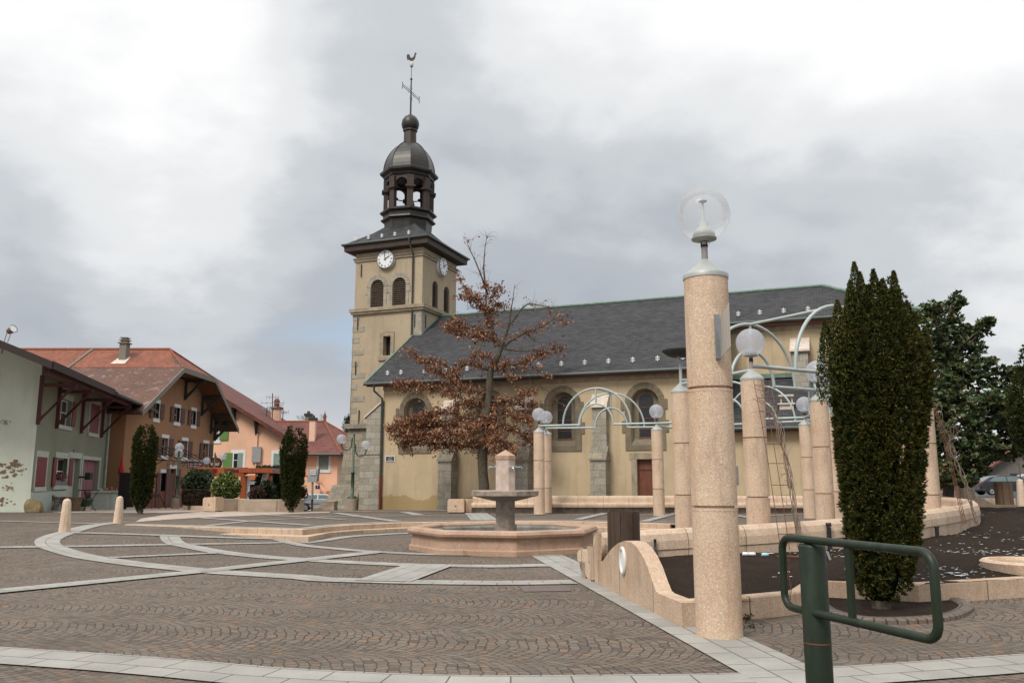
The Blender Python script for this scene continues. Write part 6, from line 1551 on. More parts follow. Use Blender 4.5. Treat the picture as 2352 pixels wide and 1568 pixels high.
f_ = atY(2212, 1203, 18.6); tp_ = atY(2140, 925, 18.9); trellis(f_, tp_, (.12, .1, 0), 'rusty ladder trellis right of the big yew', n=10)
climber([atY(2243, 1205, 18.5), atY(2225, 1130, 18.5), atY(2200, 1070, 18.5), atY(2180, 1015, 18.6), atY(2165, 960, 18.6), atY(2145, 915, 18.7)], 'pale bare climber in front of the magnolia', 5, 7, .10, .008)
climber([atY(2180, 1015, 18.6), atY(2195, 1000, 18.6), atY(2215, 975, 18.6)], 'short arching shoot of the climber in front of the magnolia', 6, 2, .03, .01)
# ---- soil bed, its kerb wall and the arched end wall
Yk = [0, 9.9, 12, 14.5, 18, 22, 35, 60]; Zk = [.16, .17, .25, .36, .42, .50, .54, .54]
def soilz(x, y): return float(np.interp(y, Yk, Zk)) + .02 * math.sin(x * 1.7 + y) + .015 * math.sin(y * 2.3 - x * 3.1)
W0 = G(1355.5, 1331, 0)[:2]; W1 = G(1560, 1436, 0)[:2]; W2 = G(1601, 1433.5, 0)[:2]
dW = (W1 - W0) / np.linalg.norm(W1 - W0)
L3_ = [G(1740, 1418, 0)[:2], G(1822, 1409, 0)[:2], G(1850, 1405, 0)[:2], G(1884, 1374, 0)[:2], G(2112, 1386, 0)[:2], G(2352, 1369, 0)[:2], G(2600, 1352, 0)[:2]]
Wc = np.array([1.93, 9.45]); 
bed_edge = [tuple(W0), tuple(W1 + dW * .0), (2.12, 9.86)] + [tuple(p) for p in L3_] + [(13.5, 13.4)]
from mathutils.geometry import tessellate_polygon
rin = [tuple(p[:2]) for p in ringp if p[1] < 31]
poly = bed_edge + [(26, 24), (27, 35.2), (19.5, 35.2), (16, 34)] + rin[::-1]
bm = bmesh.new(); vs = [bm.verts.new((p[0], p[1], 0)) for p in poly]; bm.faces.new(vs)
for ax, lo_, hi_ in (((1, 0, 0), 1, 27), ((0, 1, 0), 9, 36)):
    for c in np.arange(lo_, hi_, .35 if True else 1):
        bmesh.ops.bisect_plane(bm, geom=bm.verts[:] + bm.edges[:] + bm.faces[:], plane_co=(c * ax[0], c * ax[1], 0), plane_no=ax)
bmesh.ops.triangulate(bm, faces=bm.faces[:])
bm.verts.index_update(); b = MB(); b.add([(v.co.x, v.co.y, soilz(v.co.x, v.co.y) + .02 * math.sin(v.co.x * 9.1) * math.sin(v.co.y * 8.3)) for v in bm.verts], [tuple(v.index for v in f.verts) for f in bm.faces], smooth=True); bm.free()
tag(b.build('soil_bed', M['soil']), kind='structure')
def inside(px_, py_, poly):
    c = False; n = len(poly)
    for i in range(n):
        x1, y1 = poly[i][:2]; x2, y2 = poly[(i + 1) % n][:2]
        if (y1 > py_) != (y2 > py_) and px_ < (x2 - x1) * (py_ - y1) / (y2 - y1) + x1: c = not c
    return c
# low wall along the front
b = MB(); path = [(W1[0] - .0, W1[1], 0), (2.02, 9.86, 0), (2.12, 9.88, 0)]
lowp = [(2.1, 9.92), *[tuple(p) for p in L3_]]
b.sweep([(x, y, 0) for x, y in lowp], [(0, -.2), (0, .0), (0, .23), (.015, .25), (.15, .255), (.165, .24), (.165, .0)], smooth=False)
tag(b.build('low_kerb_wall', M['aggwall']), 'low pink aggregate kerb wall along the front of the mulched bed, stepping back at the yew', 'kerb wall')
# arched end wall
AW = Fr((W0[0], W0[1], 0), dW, None)
if AW.n[0] > 0: AW.n = -AW.n
LW_ = np.linalg.norm(W1 - W0)
def aw(x, y): return AW.px(x, y, 0.)
def zq(a, c): return aw((2150 + a * .51667) / 1.63265, (1750 + c * .51667) / 1.63265)
prof2 = [zq(*p) for p in ((184, 690), (215, 680), (240, 640), (275, 595), (320, 555), (370, 535), (420, 545), (460, 580), (500, 640), (540, 730), (570, 820), (600, 900), (620, 918), (740, 965))]
pts = [AW.P(prof2[0][0], 0, -.1)] + [AW.P(u, 0, z) for u, z in prof2] + [AW.P(prof2[-1][0] + .12, 0, prof2[-1][1]), AW.P(prof2[-1][0] + .12, 0, -.1)]
wa = thing('arched_end_wall', 'arched aggregate end wall of the mulched bed with a small round light', 'planter wall', AW.P(0, 0, 0))
b = MB(); b.prism(pts, np.array([-AW.n[0], -AW.n[1], 0]) * .20); b.build('wall', M['aggwall'], wa)
ue, ze_ = prof2[-1][0] + .12, prof2[-1][1]
b = MB(); q = AW.P(ue, 0, 0); qn = AW.P(ue + .22, 0, 0); 
b.prism([AW.P(ue, 0, -.1), AW.P(ue, 0, ze_), AW.P(ue + .1, 0, ze_), AW.P(ue + .1, 0, -.1)], np.array([2.12, 9.86, 0]) - np.array([*AW.P(ue, 0, 0)[:2], 0]) + np.array([.25, .05, 0])); b.build('corner_block', M['aggwall'], wa)
# stepped end of the bench wall (section of the ring wall)
st = [zq(*p) for p in ((178, 690), (178, 478), (160, 478), (150, 575), (100, 575), (95, 600), (95, 680), (122, 690), (122, 800))]
b = MB(); b.prism([AW.P(st[0][0], .0, -.1)] + [AW.P(u, 0, z) for u, z in st[:1]] + [AW.P(u, 0, z) for u, z in st[1:]] + [AW.P(st[-1][0], 0, -.1)], np.array([-AW.n[0], -AW.n[1], 0]) * .06); b.build('stepped_end', M['aggwall'], wa)
lu, lz = aw((2150 + 365 * .51667) / 1.63265, (1750 + 680 * .51667) / 1.63265)
b = MB(); K = 28; b.tube([AW.P(lu + .118 * math.cos(a), .012, lz + .17 * math.sin(a)) for a in np.linspace(0, 2 * PI, K + 1)[:-1]], .026, 8, closed=True); lt = b.build('light_ring', M['signwhite'], wa)
b = MB(); b.poly([AW.P(lu + .11 * math.cos(a), .015, lz + .16 * math.sin(a)) for a in np.linspace(0, 2 * PI, K + 1)[:-1]]); b.build('light_glass', M['clock'], wa)
# ---- litter bins in timber slats
def bin_(loc, r, h, label, mat, slats=9, rot=0.):
    t = thing('litter_bin', label, 'litter bin', loc, 'timber litter bins'); L = np.array(loc, float); b = MB(); b.lathe([(r * .86, 0), (r * .86, h * .96), (r * .8, h * .96), (r * .8, h * .6), (0, h * .6)], tuple(L), 24); b.build('liner', M['black'], t)
    for i in range(slats):
        a0 = rot + 2 * PI * i / slats + .03; a1 = rot + 2 * PI * (i + 1) / slats - .03; b = MB(); am = [a0, (a0 + a1) / 2, a1]
        o = [L + [r * math.cos(a), r * .92 * math.sin(a), 0] for a in am]; inn = [L + [r * .9 * math.cos(a), r * .83 * math.sin(a), 0] for a in am[::-1]]
        b.prism(o + inn, (0, 0, h * .97)); top = [L + np.array([r * .97 * math.cos(a), r * .89 * math.sin(a), h * .97]) for a in am] + [L + np.array([r * .91 * math.cos(a), r * .84 * math.sin(a), h * .97]) for a in am[::-1]]
        b.prism(top, (0, 0, h * .03)); b.build('slat', mat, t)
    return t
bp = atY(1434, 1290, 13.4); bin_((bp[0], bp[1], .25), .255, .88, 'dark timber slatted litter bin behind the arched planter wall', M['binwood'], 8, .5)
bp2 = atY(2308, 1158, 31.5); bin_((bp2[0], bp2[1], bp2[2]), .31, .80, 'weathered timber litter bin in front of the dark parked car', M['binwood2'], 8, .2)
# ---- small black bed lights
for x, yb, yt, Y, lb in ((1505, 1262, 1237, 14.3, 'short black spike light at the wall foot beside the foreground column'), (1906, 1254, 1200, 15.55, 'black bed light seen under the green barrier rail'), (2153, 1232, 1208, 17.8, 'black bed light against the curved wall right of the yew')):
    p = atY(x, yb, Y); q = atY(x, yt, Y); p[2] = min(p[2], soilz(p[0], p[1])) ; t = thing('bed_light', lb, 'garden light', p, 'black bed lights'); h = q[2] - p[2]; b = MB(); b.lathe([(.045, -.05), (.045, h * .28), (.022, h * .3), (.022, h * .9)] if x == 1505 else [(.04, -.05), (.04, h * .85)], tuple(p), 12); b.build('stem', M['black'], t)
    b = MB(); b.lathe([(.0, h * .86), (.05 if x != 1505 else .024, h * .87), (.05 if x != 1505 else .024, h), (0, h)], tuple(p), 12); b.build('head', M['black'], t)
# ---- fountain
FC = np.array([-.20, 20.75, 0.]); FR_ = 2.30; fph = -PI / 2 + R(7.6)
fo = thing('fountain', 'octagonal pink stone fountain with raised octagonal dish and tap pillar', 'fountain', FC)
b = MB(); b.lathe([(FR_ - .02, -.05), (FR_ - .02, .09), (FR_ - .07, .12), (FR_ - .10, .36), (FR_ - .13, .36)], tuple(FC), 8, fph, smooth=False, cap=False); b.build('basin_wall', M['fount'], fo)
b = MB(); b.lathe([(FR_ - .13, .355), (FR_ - .04, .36), (FR_ + .02, .39), (FR_ + .035, .44), (FR_ + .0, .50), (FR_ - .08, .53), (FR_ - .26, .52), (FR_ - .30, .48), (FR_ - .30, .12)], tuple(FC), 8, fph, smooth=False, cap=False); b.build('basin_rim', M['fount'], fo)
b = MB(); b.lathe([(FR_ - .30, .44), (FR_ - .36, .40), (FR_ - .40, .18), (0, .14)], tuple(FC), 8, fph, smooth=False, cap=False); b.build('basin_floor', M['basin'], fo)
b = MB(); b.lathe([(FR_ - .37, .24), (0.2, .241)], tuple(FC), 8, fph, smooth=False, cap=False); b.build('water', M['water'], fo)
ph2 = -PI / 2 + R(18)
pc = FC + [.04, 0, 0]
b = MB(); b.lathe([(.29, .12), (.29, .56), (.245, .57), (.245, 1.13)], tuple(pc), 8, ph2, smooth=False); b.build('stem', M['fountd'], fo)
b = MB(); b.lathe([(.30, 1.12), (.84, 1.24), (.86, 1.25), (.86, 1.36), (.82, 1.375), (.78, 1.36), (.72, 1.32), (0, 1.31)], tuple(pc), 8, ph2, smooth=False); b.build('dish', M['fountd'], fo)
b = MB(); b.lathe([(.25, 1.33), (.25, 2.12)], tuple(pc), 8, ph2, smooth=False, cap=False); b.build('pillar', M['fountp'], fo)
b = MB(); b.lathe([(.24, 2.11), (.265, 2.12), (.265, 2.21), (0, 2.36)], tuple(pc), 8, ph2, smooth=False); b.build('pillar_cap', M['fount'], fo)
for a in (R(183), R(-62), R(-8), R(90)):
    d_ = np.array([math.cos(a), math.sin(a), 0]); q = pc + d_ * .235 + [0, 0, 1.93]; b = MB(); b.lathe([(.045, -.0), (.045, .0)], (0, 0, 0), 4) if False else None
    b.tube([q - d_ * .02, q + d_ * .03], .05, 10); b.tube([q, q + d_ * .07, q + d_ * .15 + [0, 0, .01], q + d_ * .18 + [0, 0, -.04]], [.02, .018, .018, .018], 8); b.tube([q + d_ * .12, q + d_ * .12 + [0, 0, .05]], .01, 6); b.build('tap', M['chrome'] if a == R(-62) else M['metalgrey'], fo)
b = MB(); q = FC + np.array([-.91, -2.02, .2]); b.tube([q, q + [-.02, -.12, .02]], .018, 6); b.build('outlet_spout', M['chrome'], fo)
# drain cover
b = MB(); q = [G(*p, 0)[:2] for p in (zd(540, 1265), zd(1140, 1260), zd(1270, 1335), zd(600, 1345))]; b.poly([(x, y, .0) for x, y in q]); b.v = [(x, y, float(ground(x, y)) + .008) for x, y, z in b.v]; tag(b.build('drain_cover', plain('drain_plate', (.12, .088, .075), .7, var=.3, scale=12)), 'reddish brown metal cover set in the cobbles before the fountain', 'drain cover')
# ---- bollards
def bollard(loc, label, first=None, H=.88, group='stone bollards'):
    if first: return dup(first, loc, .3, label, group)
    t = thing('stone_bollard', label, 'bollard', loc, group); L = np.array(loc, float); b = MB(); b.lathe([(.155, -.05), (.155, .03), (.112, H - .12), (.105, H - .10)], tuple(L), 12, .2, smooth=False)
    b.build('shaft', M['bollard'], t); b = MB(); b.lathe([(.104, H - .105), (.10, H - .05), (.075, H - .01), (.03, H + .015), (0, H + .02)], tuple(L), 16); b.build('cap', M['bollard'], t); return t
def gl(p): return (p[0], p[1], float(ground(p[0], p[1])))
B1 = bollard(gl(GG(148, 1222)), 'fluted stone bollard at far left on the curved granite band'); bollard(gl(GG(271, 1202)), 'stone bollard in front of the pale trough and black screen', B1)
p = atY(2232, 1150, 33); bollard((p[0], p[1], p[2] - .15), 'stone bollard just left of the dark parked car', B1); p = atY(2347, 1152, 30); bollard((p[0], p[1], p[2] - .1), 'stone bollard cut by the right edge of the view', B1); p = atY(2211, 1150, 32); bollard((p[0], p[1], p[2] - .1), 'stone bollard behind the bare climber', B1)
# ---- twin-globe street lamps
def lamp(loc, yaw, label, first=None):
    if first: return dup(first, loc, yaw, label, 'twin-globe green street lamps')
    t = thing('street_lamp', label, 'street lamp', loc, 'twin-globe green street lamps'); L = np.array(loc, float)
    b = MB(); b.lathe([(.24, -.2), (.24, .62)], tuple(L), 20); b.build('stone_base', M['planter'], t)
    b = MB(); b.lathe([(.25, .62), (.25, .66), (.19, .72), (.085, .76), (.085, 1.9), (.10, 1.91), (.10, 1.95), (.06, 1.98), (.055, 3.75), (.03, 3.78), (.05, 3.86), (.05, 3.9), (0, 3.95)], tuple(L), 12); b.build('pole', M['lampgreen'], t)
    for s_, dz in ((-1, .32), (1, 0)):
        b = MB(); base = 2.95 + dz; b.tube([L + [s_ * .10, 0, base + .45], L + [s_ * .11, 0, base + .05], L + [s_ * .2, 0, base - .13], L + [s_ * .38, 0, base - .2], L + [s_ * .56, 0, base - .12], L + [s_ * .64, 0, base + .03], L + [s_ * .65, 0, base + .12]], .032, 8); b.tube([L + [s_ * .03, 0, base + .3], L + [s_ * .10, 0, base + .3]], .03, 6); b.build('arm', M['lampgreen'], t)
        globe_parts(t, L[0] + s_ * .65, L[1], L[2] + base + .38, .26, M['globef'])
    return t
lz = atY(808, 1171, 44.0); LMP = lamp((lz[0], lz[1], .1), 0, 'green twin-globe street lamp against the church tower foot')
p = atY(403, 1166, 52); dup(LMP, (p[0], p[1], p[2]), R(112), 'green twin-globe street lamp beside the dark hedge, globes overlapping', 'twin-globe green street lamps')
p = atY(487, 1166, 56); dup(LMP, (p[0], p[1], p[2]), R(168), 'green twin-globe street lamp rising behind the bright bush', 'twin-globe green street lamps', scale=(.9, .9, .92))
# ---- stone boxes, cafe terrace planter walls
def sbox(p, w, d, h, yaw, label, dot=True):
    t = thing('stone_box', label, 'stone box', p, 'square stone planting boxes'); f = Fr(p, (math.cos(yaw), math.sin(yaw)), None); b = MB(); b.fbox(f, -w / 2, w / 2, -d / 2, d / 2, .05, h - .04); b.fbox(f, -w / 2 + .03, w / 2 - .03, -d / 2 + .03, d / 2 - .03, h - .04, h); b.build('block', M['agg'], t)
    b = MB(); b.fbox(f, -w / 2 + .09, w / 2 - .09, d / 2, d / 2 + .012, .14, h - .14); b.build('raised_panel', M['agg'], t)
    b = MB(); b.fbox(f, -.03, .03, d / 2 + .012, d / 2 + .016, h / 2 - .03, h / 2 + .03); b.build('drain_hole', M['black'], t); b = MB(); b.fbox(f, -w / 2 + .05, w / 2 - .05, -d / 2 + .05, d / 2 - .05, -.1, .05); b.build('foot', M['black'], t)
p = atY(1049, 1170, 38.4); sbox((p[0], p[1], hp(p[0], p[1])), .74, .6, .62, -.1, 'square stone box with raised panel beside the church buttress')
p = atY(1074, 1170, 38.9); sbox((p[0], p[1], hp(p[0], p[1])), .55, .8, .60, .5, 'stone box turned edge-on between the bench wall and its neighbour')
p = atY(489, 1172, 41.5); sbox((p[0], p[1], float(ground(p[0], p[1]))), .70, .7, .70, -.25, 'square stone box at the corner of the cafe planter wall')
pw = thing('planter_wall', 'long concrete planter wall of the cafe terrace with vertical joints', 'planter wall', (-11, 42, 0))
q = [atY(x, 1170, Y)[:2] for x, Y in ((505, 42.3), (546, 43.0), (562, 41.2), (640, 41.3), (698, 41.6), (699, 43.5))]
b = MB(); b.sweep([(x, y, 0) for x, y in q][::-1], [(0, -1.3), (0, .70), (-.02, .72), (-.20, .72), (-.22, .70), (-.22, -1.3)]); b.build('wall', M['planter'], pw)
for x in (583, 607, 635, 665):
    p = atY(x, 1170, 41.3); b = MB(); b.box(p[0] - .02, p[0] + .02, p[1] - .03, p[1] + .3, .0, .715); b.build('joint_cover', M['fountd'], pw)
b = MB(); b.poly([(x, y, .62) for x, y in [tuple(v) for v in q[1:]] + [(-10.6, 46), (-15.5, 46)]]); b.build('planter_soil', M['soil'], pw)
kb = MB(); q = [atY(x, 1166, Y)[:2] for x, Y in ((419, 47), (440, 45.2), (490, 43.5))]; kb.sweep([(x, y, 0) for x, y in q][::-1], [(0, -.3), (0, .30), (-.25, .30), (-.25, -.3)]); tag(kb.build('low_kerb', M['agg']), 'low pale kerb under the clipped brown hedge', 'kerb')
# stone steps by the tower
stp = thing('stone_steps', 'three stacked stone steps beside the church tower', 'steps', atY(765, 1170, 47))
for i, (x0, x1, y0, y1) in enumerate(((716, 767, 1164.5, 1172), (730, 767, 1157.5, 1164.5), (745, 768, 1150, 1157.5))):
    a_, c_ = atY(x0, y1, 46.5 + .35 * i), atY(x1, y0, 46.5 + .35 * i); b = MB(); b.box(a_[0], c_[0], a_[1], a_[1] + 1.0, a_[2] - (.5 if i == 0 else 0), c_[2] - .012); b.build('step', M['rubble'] if False else M['planter'], stp)
rb = MB(); fT = S.at(TU0 - 1.0, -TV0 + 2.0, 0)
rb.hexa([S.P(TU0 - .75, -TV0 + 1.9, -.5), S.P(TU0 + 1.6, -TV0 + 1.9, -.5), S.P(TU0 + 1.6, -TV0, -.5), S.P(TU0 - .9, -TV0, -.5), S.P(TU0 - .4, -TV0 + 1.2, 1.25), S.P(TU0 + 1.6, -TV0 + 1.2, 1.35), S.P(TU0 + 1.6, -TV0, 1.35), S.P(TU0 - .62, -TV0, 1.25)])
rb.build('rubble_foot', M['rubble'], church)
# information panel on a post
p = atY(717, 1172, 46); ip = thing('information_post', 'grey post with a tilted display box in front of the silver car', 'information post', (p[0], p[1], p[2] - .1)); b = MB(); b.tube([p - [0, 0, .3], atY(718, 1105, 46)], .055, 10); b.build('post', M['steelpost'], ip)
q = atY(719, 1091, 46); b = MB(); b.hexa([q + v for v in ((-.28, -.12, -.37), (.22, -.12, -.37), (.30, .10, -.33), (-.20, .10, -.33), (-.22, -.10, .36), (.30, -.10, .36), (.36, .08, .36), (-.15, .08, .36))]); b.build('display_box', M['signgrey'], ip)
b = MB(); 
for z_ in (.22, .12, .02): b.box(q[0] - .15, q[0] + .2, q[1] - .155, q[1] - .135, q[2] + z_, q[2] + z_ + .06)
b.build('display_strip', M['signwhite'], ip)
# ---- green barrier in the foreground
gb = thing('green_barrier', 'dark green steel swing barrier on a thick post in the right foreground', 'barrier', (2.02, 5.76, 0))
PX, PYp = 2.02, 5.78; b = MB(); b.lathe([(.088, -.1), (.088, 1.165), (.082, 1.18), (.05, 1.182), (.045, 1.19), (.03, 1.205), (0, 1.207)], (PX, PYp, 0), 32); b.build('post', M['green'], gb)
b = MB(); b.lathe([(.0895, .545), (.0895, .553)], (PX, PYp, 0), 32, cap=False); b.build('rust_line', M['rust'], gb)
a_ = np.array([1.895, 6.02]); c_ = atY(2149, 1360, 4.72)[:2]; dd = (c_ - a_) / np.linalg.norm(c_ - a_); LL = np.linalg.norm(c_ - a_); ofs = np.array([.0, .0])
def gp(s, z): return (a_[0] + dd[0] * s, a_[1] + dd[1] * s, z)
ZT_, ZB_ = 1.212, .745; rc = .09; loop = []
for (cs, cz, t0) in ((rc, ZT_ - rc, PI), (LL - rc, ZT_ - rc, PI / 2), (LL - rc, ZB_ + rc, 0), (rc, ZB_ + rc, -PI / 2)):
    for i in range(7):
        t = t0 - i * PI / 12; loop.append(gp(cs + rc * math.cos(t), cz + rc * math.sin(t)))
b = MB(); b.tube(loop, .0265, 14, closed=True); b.build('rail_loop', M['green'], gb)
b = MB(); s_ = LL * .50; b.box(0, 0, 0, 0, 0, 0) if False else None
mid = np.array(gp(s_, 0)); wv = np.array([dd[0], dd[1], 0]) * .024; nv = np.array([-dd[1], dd[0], 0]) * .012
b.hexa([mid + v + [0, 0, ZB_] for v in (-wv - nv, wv - nv, wv + nv, -wv + nv)] + [mid + v + [0, 0, ZT_] for v in (-wv - nv, wv - nv, wv + nv, -wv + nv)]); b.build('flat_bar', M['green'], gb)
# padlock hanging behind on its chain arm
pk = atY(1896, 1275, 5.9); plk = thing('padlock', 'steel padlock hanging from the rusty hasp behind the green barrier', 'padlock', pk)
tl = Matrix.Rotation(-.3, 3, 'Y'); b = MB(); w_, h_, dp_ = .022, .036, .011
co = [Vector((x, y, z)) for z in (-h_, h_ * .55) for x, y in ((-w_, -dp_), (w_, -dp_), (w_, dp_), (-w_, dp_))]; b.hexa([np.array(tl @ v) + pk for v in co]); b.build('body', M['black'], plk)
b = MB(); co = [Vector((x, y, z)) for z in (-h_ * .95, h_ * .6) for x, y in ((w_ * .35, -dp_ - .004), (w_ * 1.1, -dp_ - .004), (w_ * 1.1, dp_), (w_ * .35, dp_))]; b.hexa([np.array(tl @ v) + pk for v in co]); b.build('edge_plate', M['chrome'], plk)
b = MB(); b.tube([np.array(tl @ Vector(v)) + pk for v in ((-.012, 0, .018), (-.014, 0, .045), (0, 0, .06), (.014, 0, .045), (.012, 0, .018))], .0045, 8); b.build('shackle', M['chrome'], plk)
b = MB(); b.tube([np.array(gp(.06, .0)) + [0, 0, 1.085], (PX, PYp + .02, 1.085), pk + [-.01, 0, .058]], .008, 8); b.build('hasp_bar', M['rust'], gb)
b = MB(); q = np.array([PX - .13, PYp + .1, 1.06])
for i in range(14): c = q + [.006 * math.sin(i), 0, -.022 * i]; b.tube([c + [.007 * math.cos(t) * (1 if i % 2 else .3), .007 * math.cos(t) * (.3 if i % 2 else 1), .014 * math.sin(t)] for t in np.linspace(0, 2 * PI, 9)[:-1]], .0022, 5, closed=True)
b.build('chain', M['rust'], gb)
# ---- tree pit of the big yew: cobbled kerb ring
yc = np.array([5.1, 11.35]); pts = [GG(*p)[:2] for p in ((1862, 1383), (1890, 1408), (1950, 1426), (2020, 1433), (2110, 1432), (2190, 1424), (2228, 1410), (2236, 1396), (2205, 1381))]
b = MB(); b.sweep([(x, y, 0) for x, y in [tuple(v[:2]) for v in crv([(*p, 0) for p in pts], .12)]], [(-.01, -.1), (0, .03), (.02, .045), (.15, .05), (.17, .03), (.17, -.1)]); tag(b.build('tree_pit_kerb', blocks('kerb_setts', .13, .3, (.16, .11, .085), (.12, .10, .08), (.04, .035, .03), .012, nvar=.4)), 'curved kerb of brown setts round the foot of the big yew', 'kerb')
b = MB(); b.poly([(x, y, .022) for x, y in [tuple(v[:2]) for v in crv([(*p, 0) for p in pts], .3)] + [tuple(L3_[4]), tuple(L3_[3])]]); tag(b.build('tree_pit_soil', M['soil']), kind='structure')
# round stone planter ring at the right edge of the bed
p = atY(2372, 1300, 12.9); rg_ = MB(); rg_.lathe([(.62, -.3), (.68, -.02), (.70, .06), (.66, .09), (.58, .09), (.55, .04), (.50, -.2), (0, -.2)], (p[0], p[1], .34), 48, smooth=False); tag(rg_.build('round_planter', M['agg']), 'round shallow stone planter cut by the right edge of the view', 'planter')
# ---- second bed behind: arched wall and low wall
fA = atY(2150, 1141, 36.3); wb = thing('far_planter_wall', 'far arched planter wall with low kerb before the parked cars', 'planter wall', fA); fB = Fr((0, 34.9, 0), (1, 0), (0, -1))
def fb_(x, y): return fB.px(x, y)
pp = [fb_(*q) for q in ((2128, 1140), (2150, 1132), (2175, 1127), (2200, 1127), (2222, 1131), (2245, 1140), (2268, 1150), (2285, 1158))]
b = MB(); b.prism([fB.P(pp[0][0], 0, .2)] + [fB.P(u, 0, z) for u, z in pp] + [fB.P(pp[-1][0], 0, .2)], (0, .25, 0)); b.build('arched_wall', M['agg'], wb)
a_, c_ = fb_(2240, 1157), fb_(2600, 1157); b = MB(); b.fbox(fB, a_[0], c_[0], -.25, .02, .2, fb_(2300, 1158)[1]); b.build('kerb', M['agg'], wb)
fC = Fr((0, 37.5, 0), (1, 0), (0, -1)); a_, c_ = fC.px(2262, 1150), fC.px(2332, 1145); b = MB(); b.fbox(fC, a_[0], c_[0], -.2, .0, .2, fC.px(2300, 1144)[1]); b.build('low_wall', M['agg'], wb)
# flattened drink cans lying at the wall foot
for x, y, mt, lb in ((1713, 1269, 'white', 'crushed white drink can on the mulch left of the trellis'), (1727, 1270, 'white', 'second crushed white can on the mulch, nearer the trellis'), (1757, 1270, 'blue', 'crushed pale blue drink can on the mulch by the trellis foot')):
    p = atY(x, y, 14.2); b = MB(); z_ = soilz(p[0], p[1]) + .03; b.tube([(p[0] - .055, p[1], z_), (p[0] - .03, p[1], z_), (p[0] + .03, p[1], z_), (p[0] + .055, p[1], z_)], [.024, .032, .032, .024], 10)
    tag(b.build('drink_can', plain('can_' + mt, (.75, .75, .75) if mt == 'white' else (.35, .55, .65), .4)), lb, 'drink can', 'litter on the mulch')
# traces of snow on the mulch
b = MB(); rg2 = np.random.default_rng(4); n = 0
while n < 700:
    if n < 430: x, y = rg2.uniform(6.5, 14), rg2.uniform(12.3, 21)
    else: x, y = rg2.uniform(3.6, 9.0), rg2.uniform(11.5, 15.6)
    if n < 60: x, y = rg2.uniform(14, 22), rg2.uniform(24, 34)
    if not inside(x, y, poly) or math.sin(x * 1.9 + y * .7) + .6 * math.sin(y * 3.1) < rg2.uniform(-.9, 1.2): n += rg2.random() < .15; continue
    s_ = rg2.uniform(.007, .022) * (1 + 1.3 * (rg2.random() < .08)); k_ = 7; zz = soilz(x, y) + .02
    b.poly([(x + s_ * rg2.uniform(.7, 2.4) * math.cos(2 * PI * i / k_), y + s_ * rg2.uniform(.5, 1.2) * math.sin(2 * PI * i / k_), zz + .004 * rg2.random()) for i in range(k_)]); n += 1
tag(b.build('snow_traces', M['snow']), kind='stuff', label='thin scattered remains of snow on the dark mulch')
# ================================================================ PLANTS
def rods(rg, n): d = rg.normal(size=(n, 3)); return d / np.linalg.norm(d, axis=1)[:, None]
def yew(loc, H, prof, plumes, n, size, mat, label, seed, lean=0.0):
    """columnar yew: upright plumes packed together, leaf sprays on every plume"""
    rg = np.random.default_rng(seed); L = np.array(loc, float); t = thing('columnar_yew', label, 'tree', L)
    zs_, rs_ = [p[0] for p in prof], [p[1] for p in prof]
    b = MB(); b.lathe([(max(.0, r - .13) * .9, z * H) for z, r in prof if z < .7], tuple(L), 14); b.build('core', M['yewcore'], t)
    b = MB(); b.tube([L - [0, 0, .1], L + [0, 0, .5 * H * .3]], [.13, .10], 8); b.build('trunk', M['bark'], t)
    for d_ in range(5): pass
    b = MB(); pos = []; dr = []; nb = 11
    for k_ in range(plumes):
        a = 2 * PI * (k_ * .618034 % 1) + rg.normal() * .1; q = 1 if k_ % 3 else rg.uniform(.3, .8); z0 = rg.uniform(-.02, .35) if k_ % 2 else rg.uniform(.3, .66); ln = rg.uniform(.22, .42)
        z1 = min(z0 + ln, .90 + .07 * rg.random()); z0 = max(z0, .015); pw = rg.uniform(.075, .125) * (size / .052) ** .35
        m_ = max(8, int(n / nb / plumes * (z1 - z0) / .3)); s = rg.random(m_) ** .9; z = z0 + (z1 - z0) * s
        R_ = np.interp(z, zs_, rs_) * (q * .3 + .7); pr = pw * np.clip(np.sin(np.clip(s, 0.02, .98) * PI * .93 + .15), .05, 1) ** .7 * (.8 + .2 * np.sin(z * H * 14 + k_))
        th = a + rg.normal(size=m_) * 1.25; wv = .03 * np.sin(z * H * 3 + k_ * 1.7)
        x = (R_ - pw * .8) * math.cos(a) + pr * np.cos(th) + lean * z + wv * math.sin(a); y = (R_ - pw * .8) * math.sin(a) + pr * np.sin(th) - wv * math.cos(a)
        cen = np.column_stack([x, y, z * H]); out = np.column_stack([np.cos(th) * .7 + math.cos(a) * .5, np.sin(th) * .7 + math.sin(a) * .5, np.full(m_, .75)])
        dd = np.repeat(out, nb, 0) + rg.normal(size=(m_ * nb, 3)) * .55; dd /= np.linalg.norm(dd, axis=1)[:, None]
        pos.append(np.repeat(cen, nb, 0) + dd * size * rg.uniform(.3, 1.0, (m_ * nb, 1))); dr.append(dd * 4)
    P_ = np.vstack(pos) + L; D_ = np.vstack(dr); leafquads(b, P_, size * 1.15, rg, D_, 0, .26)
    b.build('crown', M[mat], t); return t
Yp = G(2024, 1374, 0)
prof = [(0, .17), (.03, .29), (.07, .36), (.17, .43), (.30, .47), (.485, .53), (.67, .61), (.78, .59), (.86, .48), (.92, .3), (1, .08)]
yw = yew((4.66, 10.95, 0.02), 4.42, prof, 150, 120000, .050, 'yew', 'big dark columnar yew standing in the kerb ring behind the green barrier', 21, .3)
